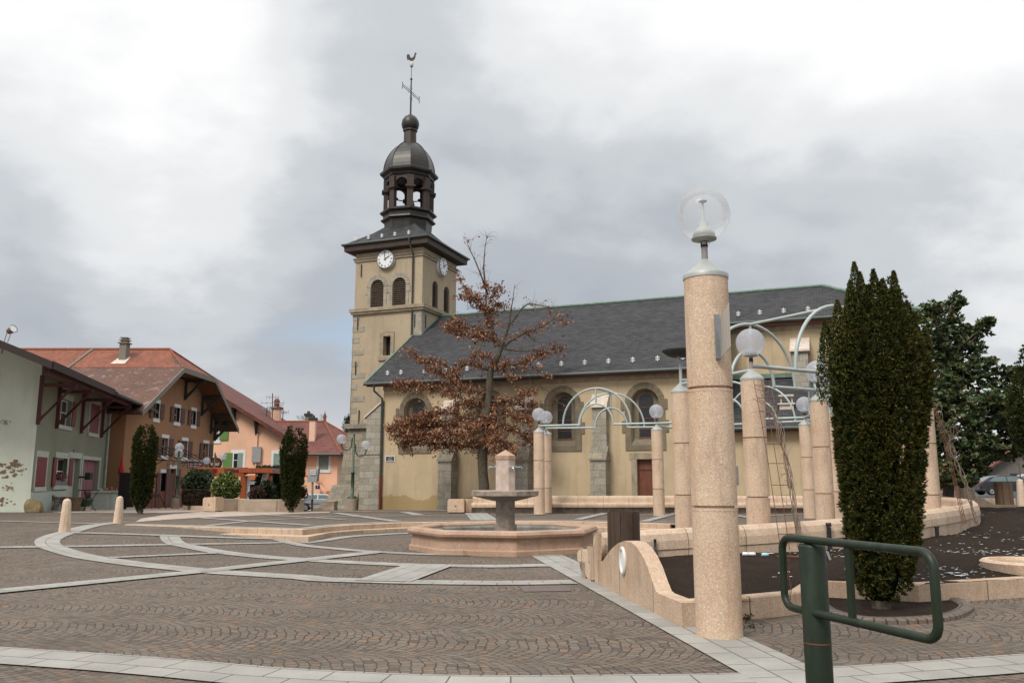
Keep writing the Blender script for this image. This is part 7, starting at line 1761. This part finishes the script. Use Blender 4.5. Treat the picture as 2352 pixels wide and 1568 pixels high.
# three pointed leaders standing clear of the top
b = MB(); rg = np.random.default_rng(5); L = np.array([4.66, 10.95, 0]); SZ = .965; pp_ = []
for (x, y, z0, z1, w) in ((2000, 1, 3.1, 4.70, .21), (2010, 1, 3.1, 4.55, .2), (2040, 1, 3.2, 4.58, .19), (2062, 1, 3.2, 4.45, .18), (2086, 1, 3.0, 4.55, .16), (1972, 1, 3.1, 4.38, .19), (1938, 1, 2.8, 4.10, .2), (2112, 1, 2.8, 4.12, .18), (2075, 1, 3.0, 4.3, .19), (1985, 1, 3.0, 4.4, .2), (2025, 1, 3.1, 4.35, .22), (1915, 1, 2.7, 3.85, .16)):
    cx_ = (x - 1176) / 1946.5 * 10.95 * 1.005; m_ = 2300; s = rg.random(m_) ** .9; th = rg.uniform(0, 2 * PI, m_); rr = w * (1 - s ** 2.2) * (.5 + .5 * rg.random(m_)) + .012
    pp_.append(np.column_stack([cx_ + rr * np.cos(th), L[1] + rg.uniform(-.12, .12) + rr * np.sin(th), (z0 + (z1 - z0) * s) * SZ]))
P_ = np.vstack(pp_); leafquads(b, P_, .056, rg, None, 1.0, .26); b.build('leader', M['yew'], yw)
prof2 = [(0, .06), (.06, .18), (.16, .36), (.4, .44), (.62, .47), (.8, .44), (.92, .30), (1, .10)]
p = gl(atY(322, 1175, 36.2)); yew(p, 4.0, prof2, 90, 32000, .085, 'yewd', 'slim columnar yew in front of the brown cafe house', 31)
p = gl(atY(669, 1173, 40.6)); yew(p, 4.35, [(0, .06), (.06, .25), (.16, .42), (.4, .50), (.62, .62), (.8, .58), (.92, .42), (1, .12)], 90, 34000, .085, 'yewd', 'plump columnar yew in front of the peach house, left of the silver car', 32)
p = atY(2402, 1150, 19.0); yew((p[0], p[1], .5), 4.4, [(0, .05), (.12, .12), (.3, .3), (.5, .55), (.65, .58), (.74, .48), (.8, .36), (.9, .25), (1, .06)], 90, 26000, .06, 'yewd', 'columnar yew cut off by the right edge of the view', 33)
# low litter of dead leaves at the yew trunk
# ---- oak in brown winter leaf
TY = 41.2
oak = thing('brown_oak', 'tall oak with dry brown leaves in front of the church nave', 'tree', gl(atY(1112, 1170, TY)))
ro = np.random.default_rng(77)
def z7(a, c): return (1650 + a * .38256) / 1.63265, (900 + c * .38256) / 1.63265
def z4(a, c): return (1300 + a * .44643) / 1.63265, (1250 + c * .44643) / 1.63265
tr_pts = [(1113, 1170), (1112, 1120), (1109, 1080), (1108, 1045), (1116, 990), (1121, 935), (1124, 880), (1128, 842), z7(520, 1230), z7(575, 1120), z7(592, 1045)]
tr_r = [.30, .26, .23, .25, .20, .18, .17, .16, .15, .14, .12]
b = MB(); b.tube([atY(x, y, TY + ro.normal() * .02) for x, y in tr_pts], tr_r, 12); b.build('trunk', M['bark'], oak)
limbs = [  # photo path, start radius, depth spread, leaf density
 ([z7(592, 1045), z7(545, 960), z7(500, 820), z7(470, 700), z7(455, 560), z7(450, 470)], .13, .2, 1.5),
 ([z7(450, 470), z7(435, 380), z7(430, 280), z7(428, 180), z7(440, 60), z7(455, -30)], .06, .1, .25),
 ([z7(460, 520), z7(400, 330), z7(345, 200), z7(290, 110), z7(262, 20)], .05, .4, .45),
 ([z7(480, 740), z7(400, 680), z7(330, 600), z7(270, 480), z7(200, 390)], .06, -.3, 1.4),
 ([z7(500, 830), z7(430, 650), z7(330, 560), z7(230, 560)], .05, .3, 1.6),
 ([z7(490, 620), z7(530, 520), z7(570, 480)], .04, .3, 1.3), ([z7(490, 700), z7(540, 640), z7(575, 640)], .04, -.3, 1.3),
 ([z7(610, 1040), z7(640, 950), z7(670, 840), z7(690, 700), z7(712, 590), z7(740, 470)], .08, .3, .5),
 ([z7(670, 850), z7(740, 760), z7(800, 680), z7(850, 630), z7(960, 640), z7(1090, 665)], .05, -.3, .4),
 ([z7(620, 1040), z7(700, 990), z7(830, 905), z7(960, 870), z7(1060, 815), z7(1120, 770), z7(1240, 795)], .075, .4, .8),
 ([z7(620, 1060), z7(740, 1080), z7(850, 1090), z7(1020, 1065)], .05, -.2, .15),
 ([z7(830, 910), z7(920, 980), z7(980, 1010)], .03, .1, .1),
 ([z7(560, 1010), z7(480, 940), z7(320, 940), z7(220, 920), z7(90, 870)], .06, .3, 1.3), ([z7(480, 940), z7(330, 880), z7(200, 830), z7(140, 800)], .045, -.2, 1.3),
 ([z7(530, 1240), z7(620, 1230), z7(740, 1220), z7(860, 1170), z7(1000, 1120), z7(1110, 1065), z7(1190, 1058)], .075, -.3, 1.3),
 ([z7(740, 1240), z7(800, 1290), z7(900, 1260), z7(1060, 1330)], .04, .3, .7), ([z7(620, 1230), z7(660, 1330), z7(740, 1400), z7(770, 1500)], .045, .3, 1.2),
 ([z7(520, 1240), z7(500, 1160), z7(430, 1140), z7(350, 1140)], .06, .3, 1.2),
 ([z4(1215, 320), z4(1150, 290), z4(1070, 255), z4(1010, 240), z4(900, 300), z4(780, 240), z4(700, 230)], .07, -.3, 1.2),
 ([z4(1190, 520), z4(1090, 490), z4(980, 450), z4(850, 370), z4(720, 290), z4(650, 240), z4(600, 200), z4(545, 145)], .09, .3, 1.3),
 ([z4(640, 230), z4(560, 180), z4(480, 205), z4(410, 220)], .03, 0, .2),
 ([z4(1150, 610), z4(1060, 600), z4(960, 540), z4(960, 440), z4(930, 370)], .06, -.3, 1.3), ([z4(950, 540), z4(820, 470), z4(680, 450), z4(560, 430), z4(450, 430)], .05, -.3, 1.5),
 ([z4(1130, 640), z4(980, 590), z4(850, 640), z4(700, 690), z4(560, 720), z4(420, 780)], .07, .3, 1.6),
 ([z4(1140, 720), z4(1000, 715), z4(860, 760), z4(700, 770), z4(520, 760), z4(380, 790)], .075, -.4, 2.4),
 ([z4(1150, 820), z4(1000, 850), z4(800, 840), z4(640, 860), z4(480, 830), z4(420, 850)], .075, .3, 2.3),
 ([z4(1160, 900), z4(1040, 930), z4(880, 940), z4(740, 930), z4(600, 900), z4(500, 920)], .07, -.3, 2.2),
 ([z4(1190, 560), z4(1290, 570), z4(1440, 550), z4(1500, 500), z4(1560, 480)], .07, .2, 1.1), ([z4(1300, 570), z4(1420, 600), z4(1560, 600)], .045, -.3, 1.1),
 ([z4(1180, 640), z4(1290, 660), z4(1400, 690), z4(1520, 720), z4(1590, 800)], .07, .3, 1.6), ([z4(1170, 760), z4(1300, 770), z4(1400, 810), z4(1500, 870), z4(1590, 900)], .065, -.3, 1.9),
 ([z4(1170, 860), z4(1260, 900), z4(1360, 950), z4(1380, 980)], .06, .3, 1.9), ([z4(1590, 420), z4(1680, 480), z4(1740, 550), z4(1780, 580)], .025, .1, .15), ([z4(1500, 500), z4(1590, 420)], .03, .1, .3),
 ([z4(1180, 700), z4(1230, 760), z4(1250, 850)], .05, .6, 1.8), ([z4(1150, 700), z4(1080, 800), z4(1000, 800)], .05, .6, 1.8), ([z4(1170, 780), z4(1200, 860), z4(1220, 940)], .05, .6, 1.8)]
LP = []; tw = MB(); lb_ = MB()
for pts, r0, dep, dens in limbs:
    n = len(pts); P = [atY(x, y, TY - dep * 1.5 * (i / (n - 1)) * (1 if dep > 0 else .7)) for i, (x, y) in enumerate(pts)]
    P = [np.array(q) for q in crv([tuple(q) for q in P], .22)]; m_ = len(P)
    P = [q + ro.normal(size=3) * .02 for q in P]
    lb_.tube(P, list(np.linspace(r0, .012, m_)), 6)
    LEN = m_ * .22
    nt = int(LEN * (13 + 14 * dens)) + 6
    for k_ in range(nt):
        i = ro.integers(int(m_ * .12), m_); q = P[i]; d_ = P[min(i + 1, m_ - 1)] - P[max(i - 1, 0)]; d_ /= max(1e-6, np.linalg.norm(d_))
        v = ro.normal(size=3) * np.array([1, .9, .8]) + d_ * .9 + np.array([0, 0, .18]); v /= np.linalg.norm(v); l = ro.uniform(.25, .85) * (1.15 if dens < .5 else .72)
        e1 = q + v * l * .5 + ro.normal(size=3) * .03; e2 = q + v * l + np.array([0, 0, ro.uniform(-.25, .1)])
        tw.tube([q, e1, e2], [.009, .006, .003], 3)
        if ro.random() < dens * .72:
            c = int(ro.integers(4, 11) * min(1.5, dens) + 1); s = ro.random((c, 1)) ** .7
            LP.append(q + (e2 - q) * s + ro.normal(size=(c, 3)) * .09)
lb_.build('limb', M['bark'], oak); tw.build('twig', M['twig'], oak)
LP = np.vstack(LP); b = MB(); leafquads(b, LP, .15, ro, np.tile([0, 0, -.5], (len(LP), 1)), -.25, .5); b.build('foliage', M['oakleaf'], oak)
# ---- magnolia behind the ring
mg = np.array(gl(atY(2185, 1135, 30.5))); mag = thing('magnolia', 'large evergreen magnolia with glossy bronze-backed leaves right of the big yew', 'tree', mg)
rm = np.random.default_rng(9); b = MB(); 
mt = [(2178, 1140), (2180, 1060), (2172, 960), (2165, 850), (2170, 760), (2185, 700)]
b.tube([atY(x, y, 31.5) for x, y in mt], [.2, .17, .14, .11, .07, .03], 8); b.build('trunk', M['bark'], mag)
blobs = [(2150, 750, 1.0, .7), (2195, 700, .42, .35), (2205, 682, .22, .22), (2130, 720, .5, .4), (2170, 800, 1.3, .8), (2215, 780, .8, .6), (2262, 745, .32, .22), (2240, 765, .4, .3), (2200, 860, 1.4, .9), (2255, 850, .7, .5), (2272, 830, .3, .25), (2150, 880, 1.3, 1.0), (2240, 930, 1.4, .8), (2300, 880, .7, .4), (2325, 855, .35, .25), (2338, 872, .3, .3), (2310, 920, .9, .5),
  (2180, 960, 1.6, 1.0), (2280, 975, 1.3, .8), (2330, 960, .9, .8), (2150, 1030, 1.1, .9), (2220, 1030, 1.5, .8), (2290, 1035, 1.0, .5), (2335, 1010, .6, .5), (2170, 1085, .9, .6), (2240, 1075, .9, .35), (2150, 1110, .5, .3), (2200, 1110, .5, .25), (2130, 800, .7, .8), (2125, 950, .7, .9)]
PM, DM = [], []; lim = MB()
for x, y, rx, rz_ in blobs:
    c = atY(x, y, 31.5 + rm.uniform(-.8, .8)); c[1] += rm.uniform(-.5, .5); tr0 = atY(2172, min(1080, y + 90), 31.5); lim.tube([tr0, (tr0 + c) / 2 + [0, 0, .1], c], [.05, .035, .02], 5)
    k_ = int(95 * rx * (rz_ + .3)) + 6
    cc_ = c + rods(rm, k_) * np.array([rx, rx * .9, rz_]) * (rm.random((k_, 1)) ** .4)
    for q in cc_:   # whorls of leaves
        m_ = rm.integers(7, 11); th = rm.uniform(0, 2 * PI, m_); ax = np.column_stack([np.cos(th), np.sin(th), rm.uniform(.1, .9, m_)]); ax /= np.linalg.norm(ax, axis=1)[:, None]
        PM.append(q + ax * .11); DM.append(ax * 1.6)
b = MB(); leafquads(b, np.vstack(PM), .23, rm, np.vstack(DM), 0, .5); b.build('foliage', M['magleaf'], mag); lim.build('limb', M['bark'], mag)
# ---- cafe shrubs and hedges
def shrub(name, x, yb, Y, rx, rz_, zoff, n, size, mat, label, cat='shrub', flat=False):
    p = atY(x, yb, Y); t = thing(name, label, cat, p); rgx = np.random.default_rng(int(x)); c = p + [0, 0, zoff]
    if flat:
        b = MB(); b.box(c[0] - rx + .06, c[0] + rx - .06, c[1] - .3, c[1] + .5, c[2] - rz_ + .05, c[2] + rz_ - .06); b.build('core', M['yewcore'], t)
        P_ = np.column_stack([rgx.uniform(-rx, rx, n), rgx.uniform(-.38, .4, n), rgx.uniform(-rz_, rz_, n)]); f = np.argmax(np.abs(P_) / [rx, .4, rz_], axis=1); 
        for i in range(n): P_[i, f[i]] = np.sign(P_[i, f[i]]) * [rx, .4, rz_][f[i]] * rgx.uniform(.9, 1)
        P_[:, 0] *= 1 - .12 * (P_[:, 2] < -rz_ * .5); b = MB(); leafquads(b, P_ + c, size, rgx, None, .1); b.build('foliage', M[mat], t)
    else:
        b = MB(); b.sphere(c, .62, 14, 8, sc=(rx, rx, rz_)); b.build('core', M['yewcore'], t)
        lump = rods(rgx, 26); d = rods(rgx, n); k_ = (.80 + .25 * np.max(d @ lump.T, axis=1) ** 12)[:, None]
        b = MB(); leafquads(b, c + d * np.array([rx, rx * .9, rz_]) * k_ * (rgx.random((n, 1)) ** .12), size, rgx, d, .3); b.build('foliage', M[mat], t)
    b = MB(); b.tube([p - [0, 0, .4], c], .05, 6); b.build('stem', M['bark'], t)
    return t
shrub('bright_laurel', 517, 1148, 43.8, .76, .80, .62, 2600, .17, 'laurel', 'bright yellow-green rounded bush above the concrete planter wall', 'bush')
shrub('dark_laurel', 452, 1135, 46.5, .92, .95, .55, 2600, .15, 'hedge', 'dark green rounded shrub above the clipped brown hedge')
shrub('brown_hedge', 448, 1160, 45.6, .66, .43, .42, 4200, .07, 'hedgeb', 'clipped rectangular brown hedge in front of the dark shrub', 'hedge', flat=True)
shrub('box_ball', 591, 1147, 43.0, .50, .42, .28, 1800, .08, 'hedgeb', 'low dark rounded bush on the planter wall near the pergola post', 'bush')
shrub('low_shrub', 612, 1145, 43.6, .42, .55, .45, 900, .14, 'hedge', 'small dark shrub leaning beside the right pergola post')
shrub('twiggy_shrub', 695, 1147, 43.2, .28, .42, .32, 500, .09, 'hedgeb', 'small reddish twiggy shrub right of the plump yew')
shrub('potted_plant', 436, 1166, 49, .25, .5, .75, 260, .12, 'hedge', 'thin plant in a lime pot by the lamp base', 'potted plant'); p = gl(atY(434, 1164, 49)); b = MB(); b.lathe([(.16, 0), (.24, .5), (.22, .5), (0, .45)], p, 14); tag(b.build('lime_pot', M['limepot']), 'lime green plant pot beside the lamp base', 'plant pot')
# conifer and bare trees beyond the peach house
p = atY(792, 1110, 95); t = thing('dark_conifer', 'dark conifer rising behind the church tower, right of the peach roof', 'tree', p); rc_ = np.random.default_rng(3); b = MB(); PC = []
top = atY(797, 955, 95)[2]; zb_ = p[2]
for k_ in range(90):
    z = rc_.uniform(zb_, top); r = .4 + 2.4 * (top - z) / (top - zb_ + .1) ** 1.0 * .9; r = min(r, 2.4); a = rc_.uniform(0, 2 * PI); m_ = 60; s = rc_.random((m_, 1)); e = np.array([math.cos(a) * r, math.sin(a) * r, .15 * r])
    PC.append(np.array([p[0] + .3, 95, z]) + e * s + rc_.normal(size=(m_, 3)) * .14 - np.array([0, 0, .25]) * s)
leafquads(b, np.vstack(PC), .3, rc_, None, -.2, .3); b.build('foliage', M['conifer'], t); b = MB(); b.tube([(p[0] + .3, 95, zb_ - 2), (p[0] + .3, 95, top)], [.3, .05], 8); b.build('trunk', M['bark'], t)
def bare(x, yb, yt, Y, lb, seed, spread):
    rg = np.random.default_rng(seed); p0 = atY(x, yb, Y); H = atY(x, yt, Y)[2] - p0[2]; t = thing('bare_tree', lb, 'tree', p0, 'bare trees behind the houses'); b = MB()
    def gr(p, d, l, r, k):
        e = p + d * l; b.tube([p, (p + e) / 2 + rg.normal(size=3) * l * .05, e], [r, r * .8, r * .6], 4)
        if k == 0: return
        for _ in range(3 if k > 1 else 4): v = d + rg.normal(size=3) * spread; v[2] = abs(v[2]) * .8 + .25; v /= np.linalg.norm(v); gr(e, v, l * rg.uniform(.55, .8), r * .55, k - 1)
    gr(p0, np.array([0, 0, 1.]), H * .36, H * .018, 5); b.build('branches', M['twig'], t)
bare(700, 1000, 948, 110, 'faint bare tree crown behind the peach ridge, left of the small chimney', 1, .6); bare(752, 1000, 945, 112, 'faint bare tree crown behind the right end of the peach ridge', 2, .6); bare(2345, 1110, 1000, 58, 'pale bare tree beside the grey house at the right edge', 5, .5)
# a few weeds in the joints
wd_ = MB(); rw_ = np.random.default_rng(8)
for x, y, n, s in ((1711, 1422, 90, .05), (1063, 1236, 30, .05), (1371, 1338, 30, .04), (1345, 1250, 25, .05), (1722, 1440, 40, .03)):
    g_ = GG(x, y); leafquads(wd_, g_ + rw_.normal(size=(n, 3)) * np.array([.05, .05, .02]) + [0, 0, .03], s, rw_, None, .8)
tag(wd_.build('weeds', M['hedge']), kind='stuff', label='small green weeds in the paving joints')

# ================================================================ CARS
def car(loc, yaw, paint, label, name='parked_car', kind='hatch', group='parked cars'):
    t = thing(name, label, 'car', loc, group); L = 4.1 if kind == 'hatch' else 4.5; Wd = 1.72; c, s = math.cos(yaw), math.sin(yaw); LO = np.array(loc, float)
    def X(x, y, z): return LO + [x * c - y * s, x * s + y * c, z]
    h = L / 2
    low = [(-h, .42), (-h + .02, .70), (-h + .12, .95), (-h + .5, .99), (h - 1.15, .96), (h - .35, .80), (h - .05, .66), (h, .45), (h - .05, .28), (-h + .08, .28)]
    b = MB(); N_ = len(low)
    rows = []
    for y, k_ in ((-Wd / 2 + .10, .90), (-Wd / 2 + .01, .97), (-Wd / 2, 1.0), (Wd / 2, 1.0), (Wd / 2 - .01, .97), (Wd / 2 - .10, .90)): rows.append((y, k_))
    ys_ = [-Wd / 2 + .08, -Wd / 2, Wd / 2, Wd / 2 - .08]; sc_ = [.965, .93, .93, .965]
    vs = []
    for y, k_ in zip([-Wd / 2, -Wd / 2 + .10, Wd / 2 - .10, Wd / 2], [.955, 1, 1, .955]):
        for x, z in low: vs.append(X(x * k_, y, .28 + (z - .28) * (.97 if k_ < 1 else 1)))
    fs = [tuple(range(N_))[::-1], tuple(range(3 * N_, 4 * N_))] + [(r * N_ + i, r * N_ + (i + 1) % N_, (r + 1) * N_ + (i + 1) % N_, (r + 1) * N_ + i) for r in range(3) for i in range(N_)]
    b.add(vs, fs, smooth=False); b.build('body', M[paint], t)
    if kind == 'hatch': gh = [(-h + .18, .96), (-h + .62, 1.38), (-h + 1.1, 1.45), (.35, 1.42), (.72, 1.32), (1.42, .95)]
    else: gh = [(-h + .25, .97), (-h + .95, 1.33), (-h + 1.6, 1.42), (.25, 1.44), (.65, 1.36), (1.45, .96)]
    def gho(ins, zt, yo): return [X(x + (.06 if i == 0 else -.08 if i == len(gh) - 1 else 0) * ins, yo * (Wd / 2 - .06 - .20 * (z - .95) / .5), z) for i, (x, z) in enumerate(gh)]
    A_, B_ = gho(0, 0, -1), gho(0, 0, 1); n = len(gh); b = MB(); b.add(A_ + B_, [tuple(range(n)), tuple(range(n, 2 * n))[::-1]] + [(i, i + 1, n + i + 1, n + i)[::-1] for i in range(n - 1)]); b.build('cabin', M[paint], t)
    gcx = sum(x for x, z in gh) / n
    for yo in (-1, 1):
        def W_(x, z): return X(x, yo * (Wd / 2 - .052 - .20 * (z - .95) / .5), z)
        for w in ([(gh[0][0] + .42, 1.0), (gh[1][0] + .22, 1.34), (-.32, 1.37), (-.32, 1.0)], [(-.24, 1.0), (-.24, 1.37), (.42, 1.35), (.70, 1.24), (1.12, 1.0)]):
            b = MB(); q = [W_(*p) for p in w]; b.poly(q if yo < 0 else q[::-1]); b.build('side_window', M['carglass'], t)
    for (x0, z0), (x1, z1) in (((gh[-1][0] - .06, .99), (gh[-2][0] + .03, 1.29)), ((gh[0][0] + .06, 1.0), (gh[1][0] - .02, 1.34))):
        b = MB(); o_ = .012 if x0 > 0 else -.012; b.quad(X(x0 + o_, -.62, z0), X(x0 + o_, .62, z0), X(x1 + o_, .54, z1), X(x1 + o_, -.54, z1)); b.build('windscreen' if x0 > 0 else 'rear_window', M['carglass'], t)
    for wx in (-h + .78, h - .80):
        for yo in (-1, 1):
            y0 = yo * (Wd / 2 - .10); wt = MB(); cen = X(wx, y0, .31); ax = np.array([-s, c, 0]) * yo
            K = 22; rg_s = lambda r, o: [cen + ax * o + (np.array([c, s, 0]) * math.cos(a) + np.array([0, 0, 1]) * math.sin(a)) * r for a in np.linspace(0, 2 * PI, K + 1)[:-1]]
            def ring(profile, mb):
                vs = []; 
                for r, o in profile: vs += rg_s(r, o)
                mb.add(vs, [(i * K + j, i * K + (j + 1) % K, (i + 1) * K + (j + 1) % K, (i + 1) * K + j) for i in range(len(profile) - 1) for j in range(K)], smooth=True)
            ring([(.0, -.1), (.31, -.1), (.315, .09), (.29, .115), (.19, .118)], wt); w = wt.build('wheel', M['tyre'], t)
            rm_ = MB(); ring([(.20, .119), (.18, .10), (.09, .105), (.06, .125), (0, .128)], rm_); rm_.build('rim', M['rim'], w)
            ar = MB(); ar.add([X(wx + .365 * math.cos(a), yo * (Wd / 2 + .004) * .998, .31 + .365 * math.sin(a)) for a in np.linspace(-.1, PI + .1, 14)], [tuple(range(14)) if yo < 0 else tuple(range(14))[::-1]]); ar.build('wheel_arch', M['black'], t)
    for yo in (-1, 1):
        b = MB(); q = X(.88, yo * (Wd / 2 + .05), 1.0); b.sphere(q, .1, 10, 6, sc=(1, .8, .75)); b.build('mirror', M[paint] if paint == 'silver' else M['black'], t)
        b = MB(); q = X(-h + .07, yo * (Wd / 2 - .14), .84); b.sphere(q, .13, 10, 6, sc=(.8, .9, .7)); b.build('tail_light', M['redl'], t)
        b = MB(); q = X(h - .22, yo * (Wd / 2 - .22), .68); b.sphere(q, .15, 10, 6, sc=(1.2, .9, .55)); b.build('headlight', M['chrome'], t)
        b = MB(); b.hexa([X(x, yo * (Wd / 2 + o), z) for o, z in ((.0, .56), (.012, .56)) for x in (-1.1, 1.1) for _ in (0,)][:2] + [X(1.1, yo * (Wd / 2 + .012), .56), X(-1.1, yo * (Wd / 2 + .012), .56), X(-1.1, yo * (Wd / 2), .62), X(1.1, yo * (Wd / 2), .62), X(1.1, yo * (Wd / 2 + .012), .62), X(-1.1, yo * (Wd / 2 + .012), .62)]); b.build('rub_strip', M['black'], t)
    return t
p = atY(738, 1171.5, 75.5); car((p[0], p[1], p[2]), .12, 'silver', 'silver hatchback parked below the church tower')
p = atY(2313, 1136.5, 62.5); car((p[0], p[1], p[2]), -.06, 'cardark', 'dark grey saloon parked broadside behind the timber bin', kind='saloon')
p = atY(2368, 1128, 70); car((p[0], p[1], p[2]), PI - .3, 'silver', 'pale grey car behind the dark saloon', kind='hatch')
p = atY(2365, 1127, 66); 
# house behind the parked cars
gh_ = thing('grey_house', 'small grey rendered house with brown roof behind the parked cars', 'house', (48, 84, .5)); Fh = Fr((0, 84, .3), (1, 0), (0, -1)); u = lambda x, y: Fh.px(x, y)
a_, ap, e_ = u(2255, 1085), u(2352, 1020), u(2450, 1085); b = MB(); b.poly([Fh.P(a_[0], 0, -1), Fh.P(e_[0], 0, -1), Fh.P(e_[0], 0, a_[1]), Fh.P(ap[0], 0, ap[1]), Fh.P(a_[0], 0, a_[1])]); b.quad(Fh.P(a_[0], 0, -1), Fh.P(a_[0], -9, -1), Fh.P(a_[0], -9, a_[1]), Fh.P(a_[0], 0, a_[1])); b.build('wall', M['grey'], gh_)
b = MB()
for s_, q in ((-1, a_), (1, e_)): b.prism([Fh.P(q[0] + s_ * .6, .7, q[1] - .35), Fh.P(ap[0], .7, ap[1] + .05), Fh.P(ap[0], -9, ap[1] + .05), Fh.P(q[0] + s_ * .6, -9, q[1] - .35)], (0, 0, .2))
b.build('roof', M['tilered'], gh_); q0, q1 = u(2320, 1087), u(2338, 1105); b = MB(); b.fbox(Fh, q0[0], q1[0], .01, .06, q1[1], q0[1]); b.build('window', M['darkglass'], gh_)

# ================================================================ PEOPLE
def person(loc, yaw, coat, hair, label, H=1.68, arm=(.0, .0)):
    P0 = np.array(loc, float); t = thing('person', label, 'person', loc); c, s = math.cos(yaw), math.sin(yaw); k_ = H / 1.68
    J = {'pel': (0, 0, .92), 'wst': (0, 0, 1.08), 'chs': (0, -.02, 1.28), 'nck': (0, 0, 1.43), 'hd0': (0, .02, 1.52), 'hd1': (0, .02, 1.62),
         'shl': (-.18, 0, 1.37), 'ell': (-.25, .06, 1.10), 'wrl': (-.20, .26, .98), 'shr': (.18, 0, 1.37), 'elr': (.25, .06, 1.10), 'wrr': (.20, .26, .98), 'hal': (-.19, .33, .96), 'har': (.19, .33, .96),
         'hpl': (-.09, 0, .88), 'knl': (-.10, .03, .48), 'anl': (-.10, 0, .08), 'tol': (-.10, .16, .03), 'hpr': (.09, 0, .88), 'knr': (.11, .0, .48), 'anr': (.12, -.03, .08), 'tor': (.12, .13, .03)}
    rad = {'pel': .15, 'wst': .13, 'chs': .155, 'nck': .06, 'hd0': .085, 'hd1': .09, 'shl': .07, 'ell': .05, 'wrl': .035, 'shr': .07, 'elr': .05, 'wrr': .035, 'hal': .035, 'har': .035, 'hpl': .09, 'knl': .065, 'anl': .045, 'tol': .035, 'hpr': .09, 'knr': .065, 'anr': .045, 'tor': .035}
    E = [('pel', 'wst'), ('wst', 'chs'), ('chs', 'nck'), ('nck', 'hd0'), ('hd0', 'hd1'), ('chs', 'shl'), ('shl', 'ell'), ('ell', 'wrl'), ('wrl', 'hal'), ('chs', 'shr'), ('shr', 'elr'), ('elr', 'wrr'), ('wrr', 'har'), ('pel', 'hpl'), ('hpl', 'knl'), ('knl', 'anl'), ('anl', 'tol'), ('pel', 'hpr'), ('hpr', 'knr'), ('knr', 'anr'), ('anr', 'tor')]
    names = list(J); tr = lambda v: (v[0] * c - v[1] * s) * k_, (v[0] * s + v[1] * c) * k_, v[2] * k_
    def skin(nm, keep, grow, mat):
        me = bpy.data.meshes.new(nm); ks = [n for n in names if n in keep]; ix = {n: i for i, n in enumerate(ks)}
        me.from_pydata([((J[n][0] * c - J[n][1] * s) * k_, (J[n][0] * s + J[n][1] * c) * k_, J[n][2] * k_) for n in ks], [(ix[a], ix[b_]) for a, b_ in E if a in ix and b_ in ix], [])
        o = bpy.data.objects.new(nm, me); COL.objects.link(o); md_ = o.modifiers.new('s', 'SKIN'); sv = me.skin_vertices[0].data
        for n in ks: sv[ix[n]].radius = ((rad[n] + grow) * k_,) * 2
        sv[0].use_root = True; o.modifiers.new('d', 'SUBSURF').levels = 2
        bpy.context.view_layer.update(); m2 = bpy.data.meshes.new_from_object(o.evaluated_get(bpy.context.evaluated_depsgraph_get())); bpy.data.objects.remove(o)
        for pl_ in m2.polygons: pl_.use_smooth = True
        m2.materials.clear(); m2.materials.append(mat); o2 = bpy.data.objects.new(nm, m2); COL.objects.link(o2); o2.parent = t; return o2
    skin('body', names, 0, M['skin']); skin('coat', ['pel', 'wst', 'chs', 'shl', 'ell', 'wrl', 'shr', 'elr', 'wrr'], .028, coat); skin('trousers', ['pel', 'hpl', 'knl', 'anl', 'hpr', 'knr', 'anr'], .02, M['trouser'])
    b = MB(); q = P0 + [0, 0, 1.63 * k_]; b.sphere(q + [(-.0 * c) - (-.03) * s * 1, -.03 * c, 0], .118 * k_, 14, 8, z0=-.75, sc=(.95, 1, 1.05)); b.build('hair', hair, t)
    return t
p = atY(634, 1150, 77); person((p[0], p[1], float(ground(p[0], p[1])) + .35), .2, M['pinkcoat'], M['hairdark'], 'person in a bright pink coat seen from behind at the shop front', 1.66)
p = atY(645, 1150, 77.5); person((p[0], p[1], float(ground(p[0], p[1])) + .1), -.9, M['signred'], M['hairdark'], 'person in a dark red top half hidden by the plump yew', 1.6)
# cafe chairs under the canopy
for k_, (x, yw_, lb) in enumerate(((356, .4, 'folding cafe chair nearest the brown corner'), (373, 1.9, 'folding cafe chair nearer the lamp base'))):
    p = np.array(gl(atY(x, 1162, 51))); t = thing('cafe_chair', lb + ' under the iron canopy', 'chair', p, 'cafe chairs'); f = Fr(p, (math.cos(yw_), math.sin(yw_)), None)
    b = MB(); b.fbox(f, -.2, .2, -.2, .2, .44, .47); b.build('seat', M['binwood'], t); b = MB(); b.fbox(f, -.2, .2, -.23, -.21, .7, .88); b.build('backrest', M['binwood'], t)
    for sx in (-.19, .19):
        b = MB(); b.tube([f.P(sx, -.22, .9), f.P(sx, .22, 0)], .013, 5); b.build('leg', M['iron'], t); b = MB(); b.tube([f.P(sx, .2, .46), f.P(sx, -.22, 0)], .013, 5); b.build('leg', M['iron'], t)
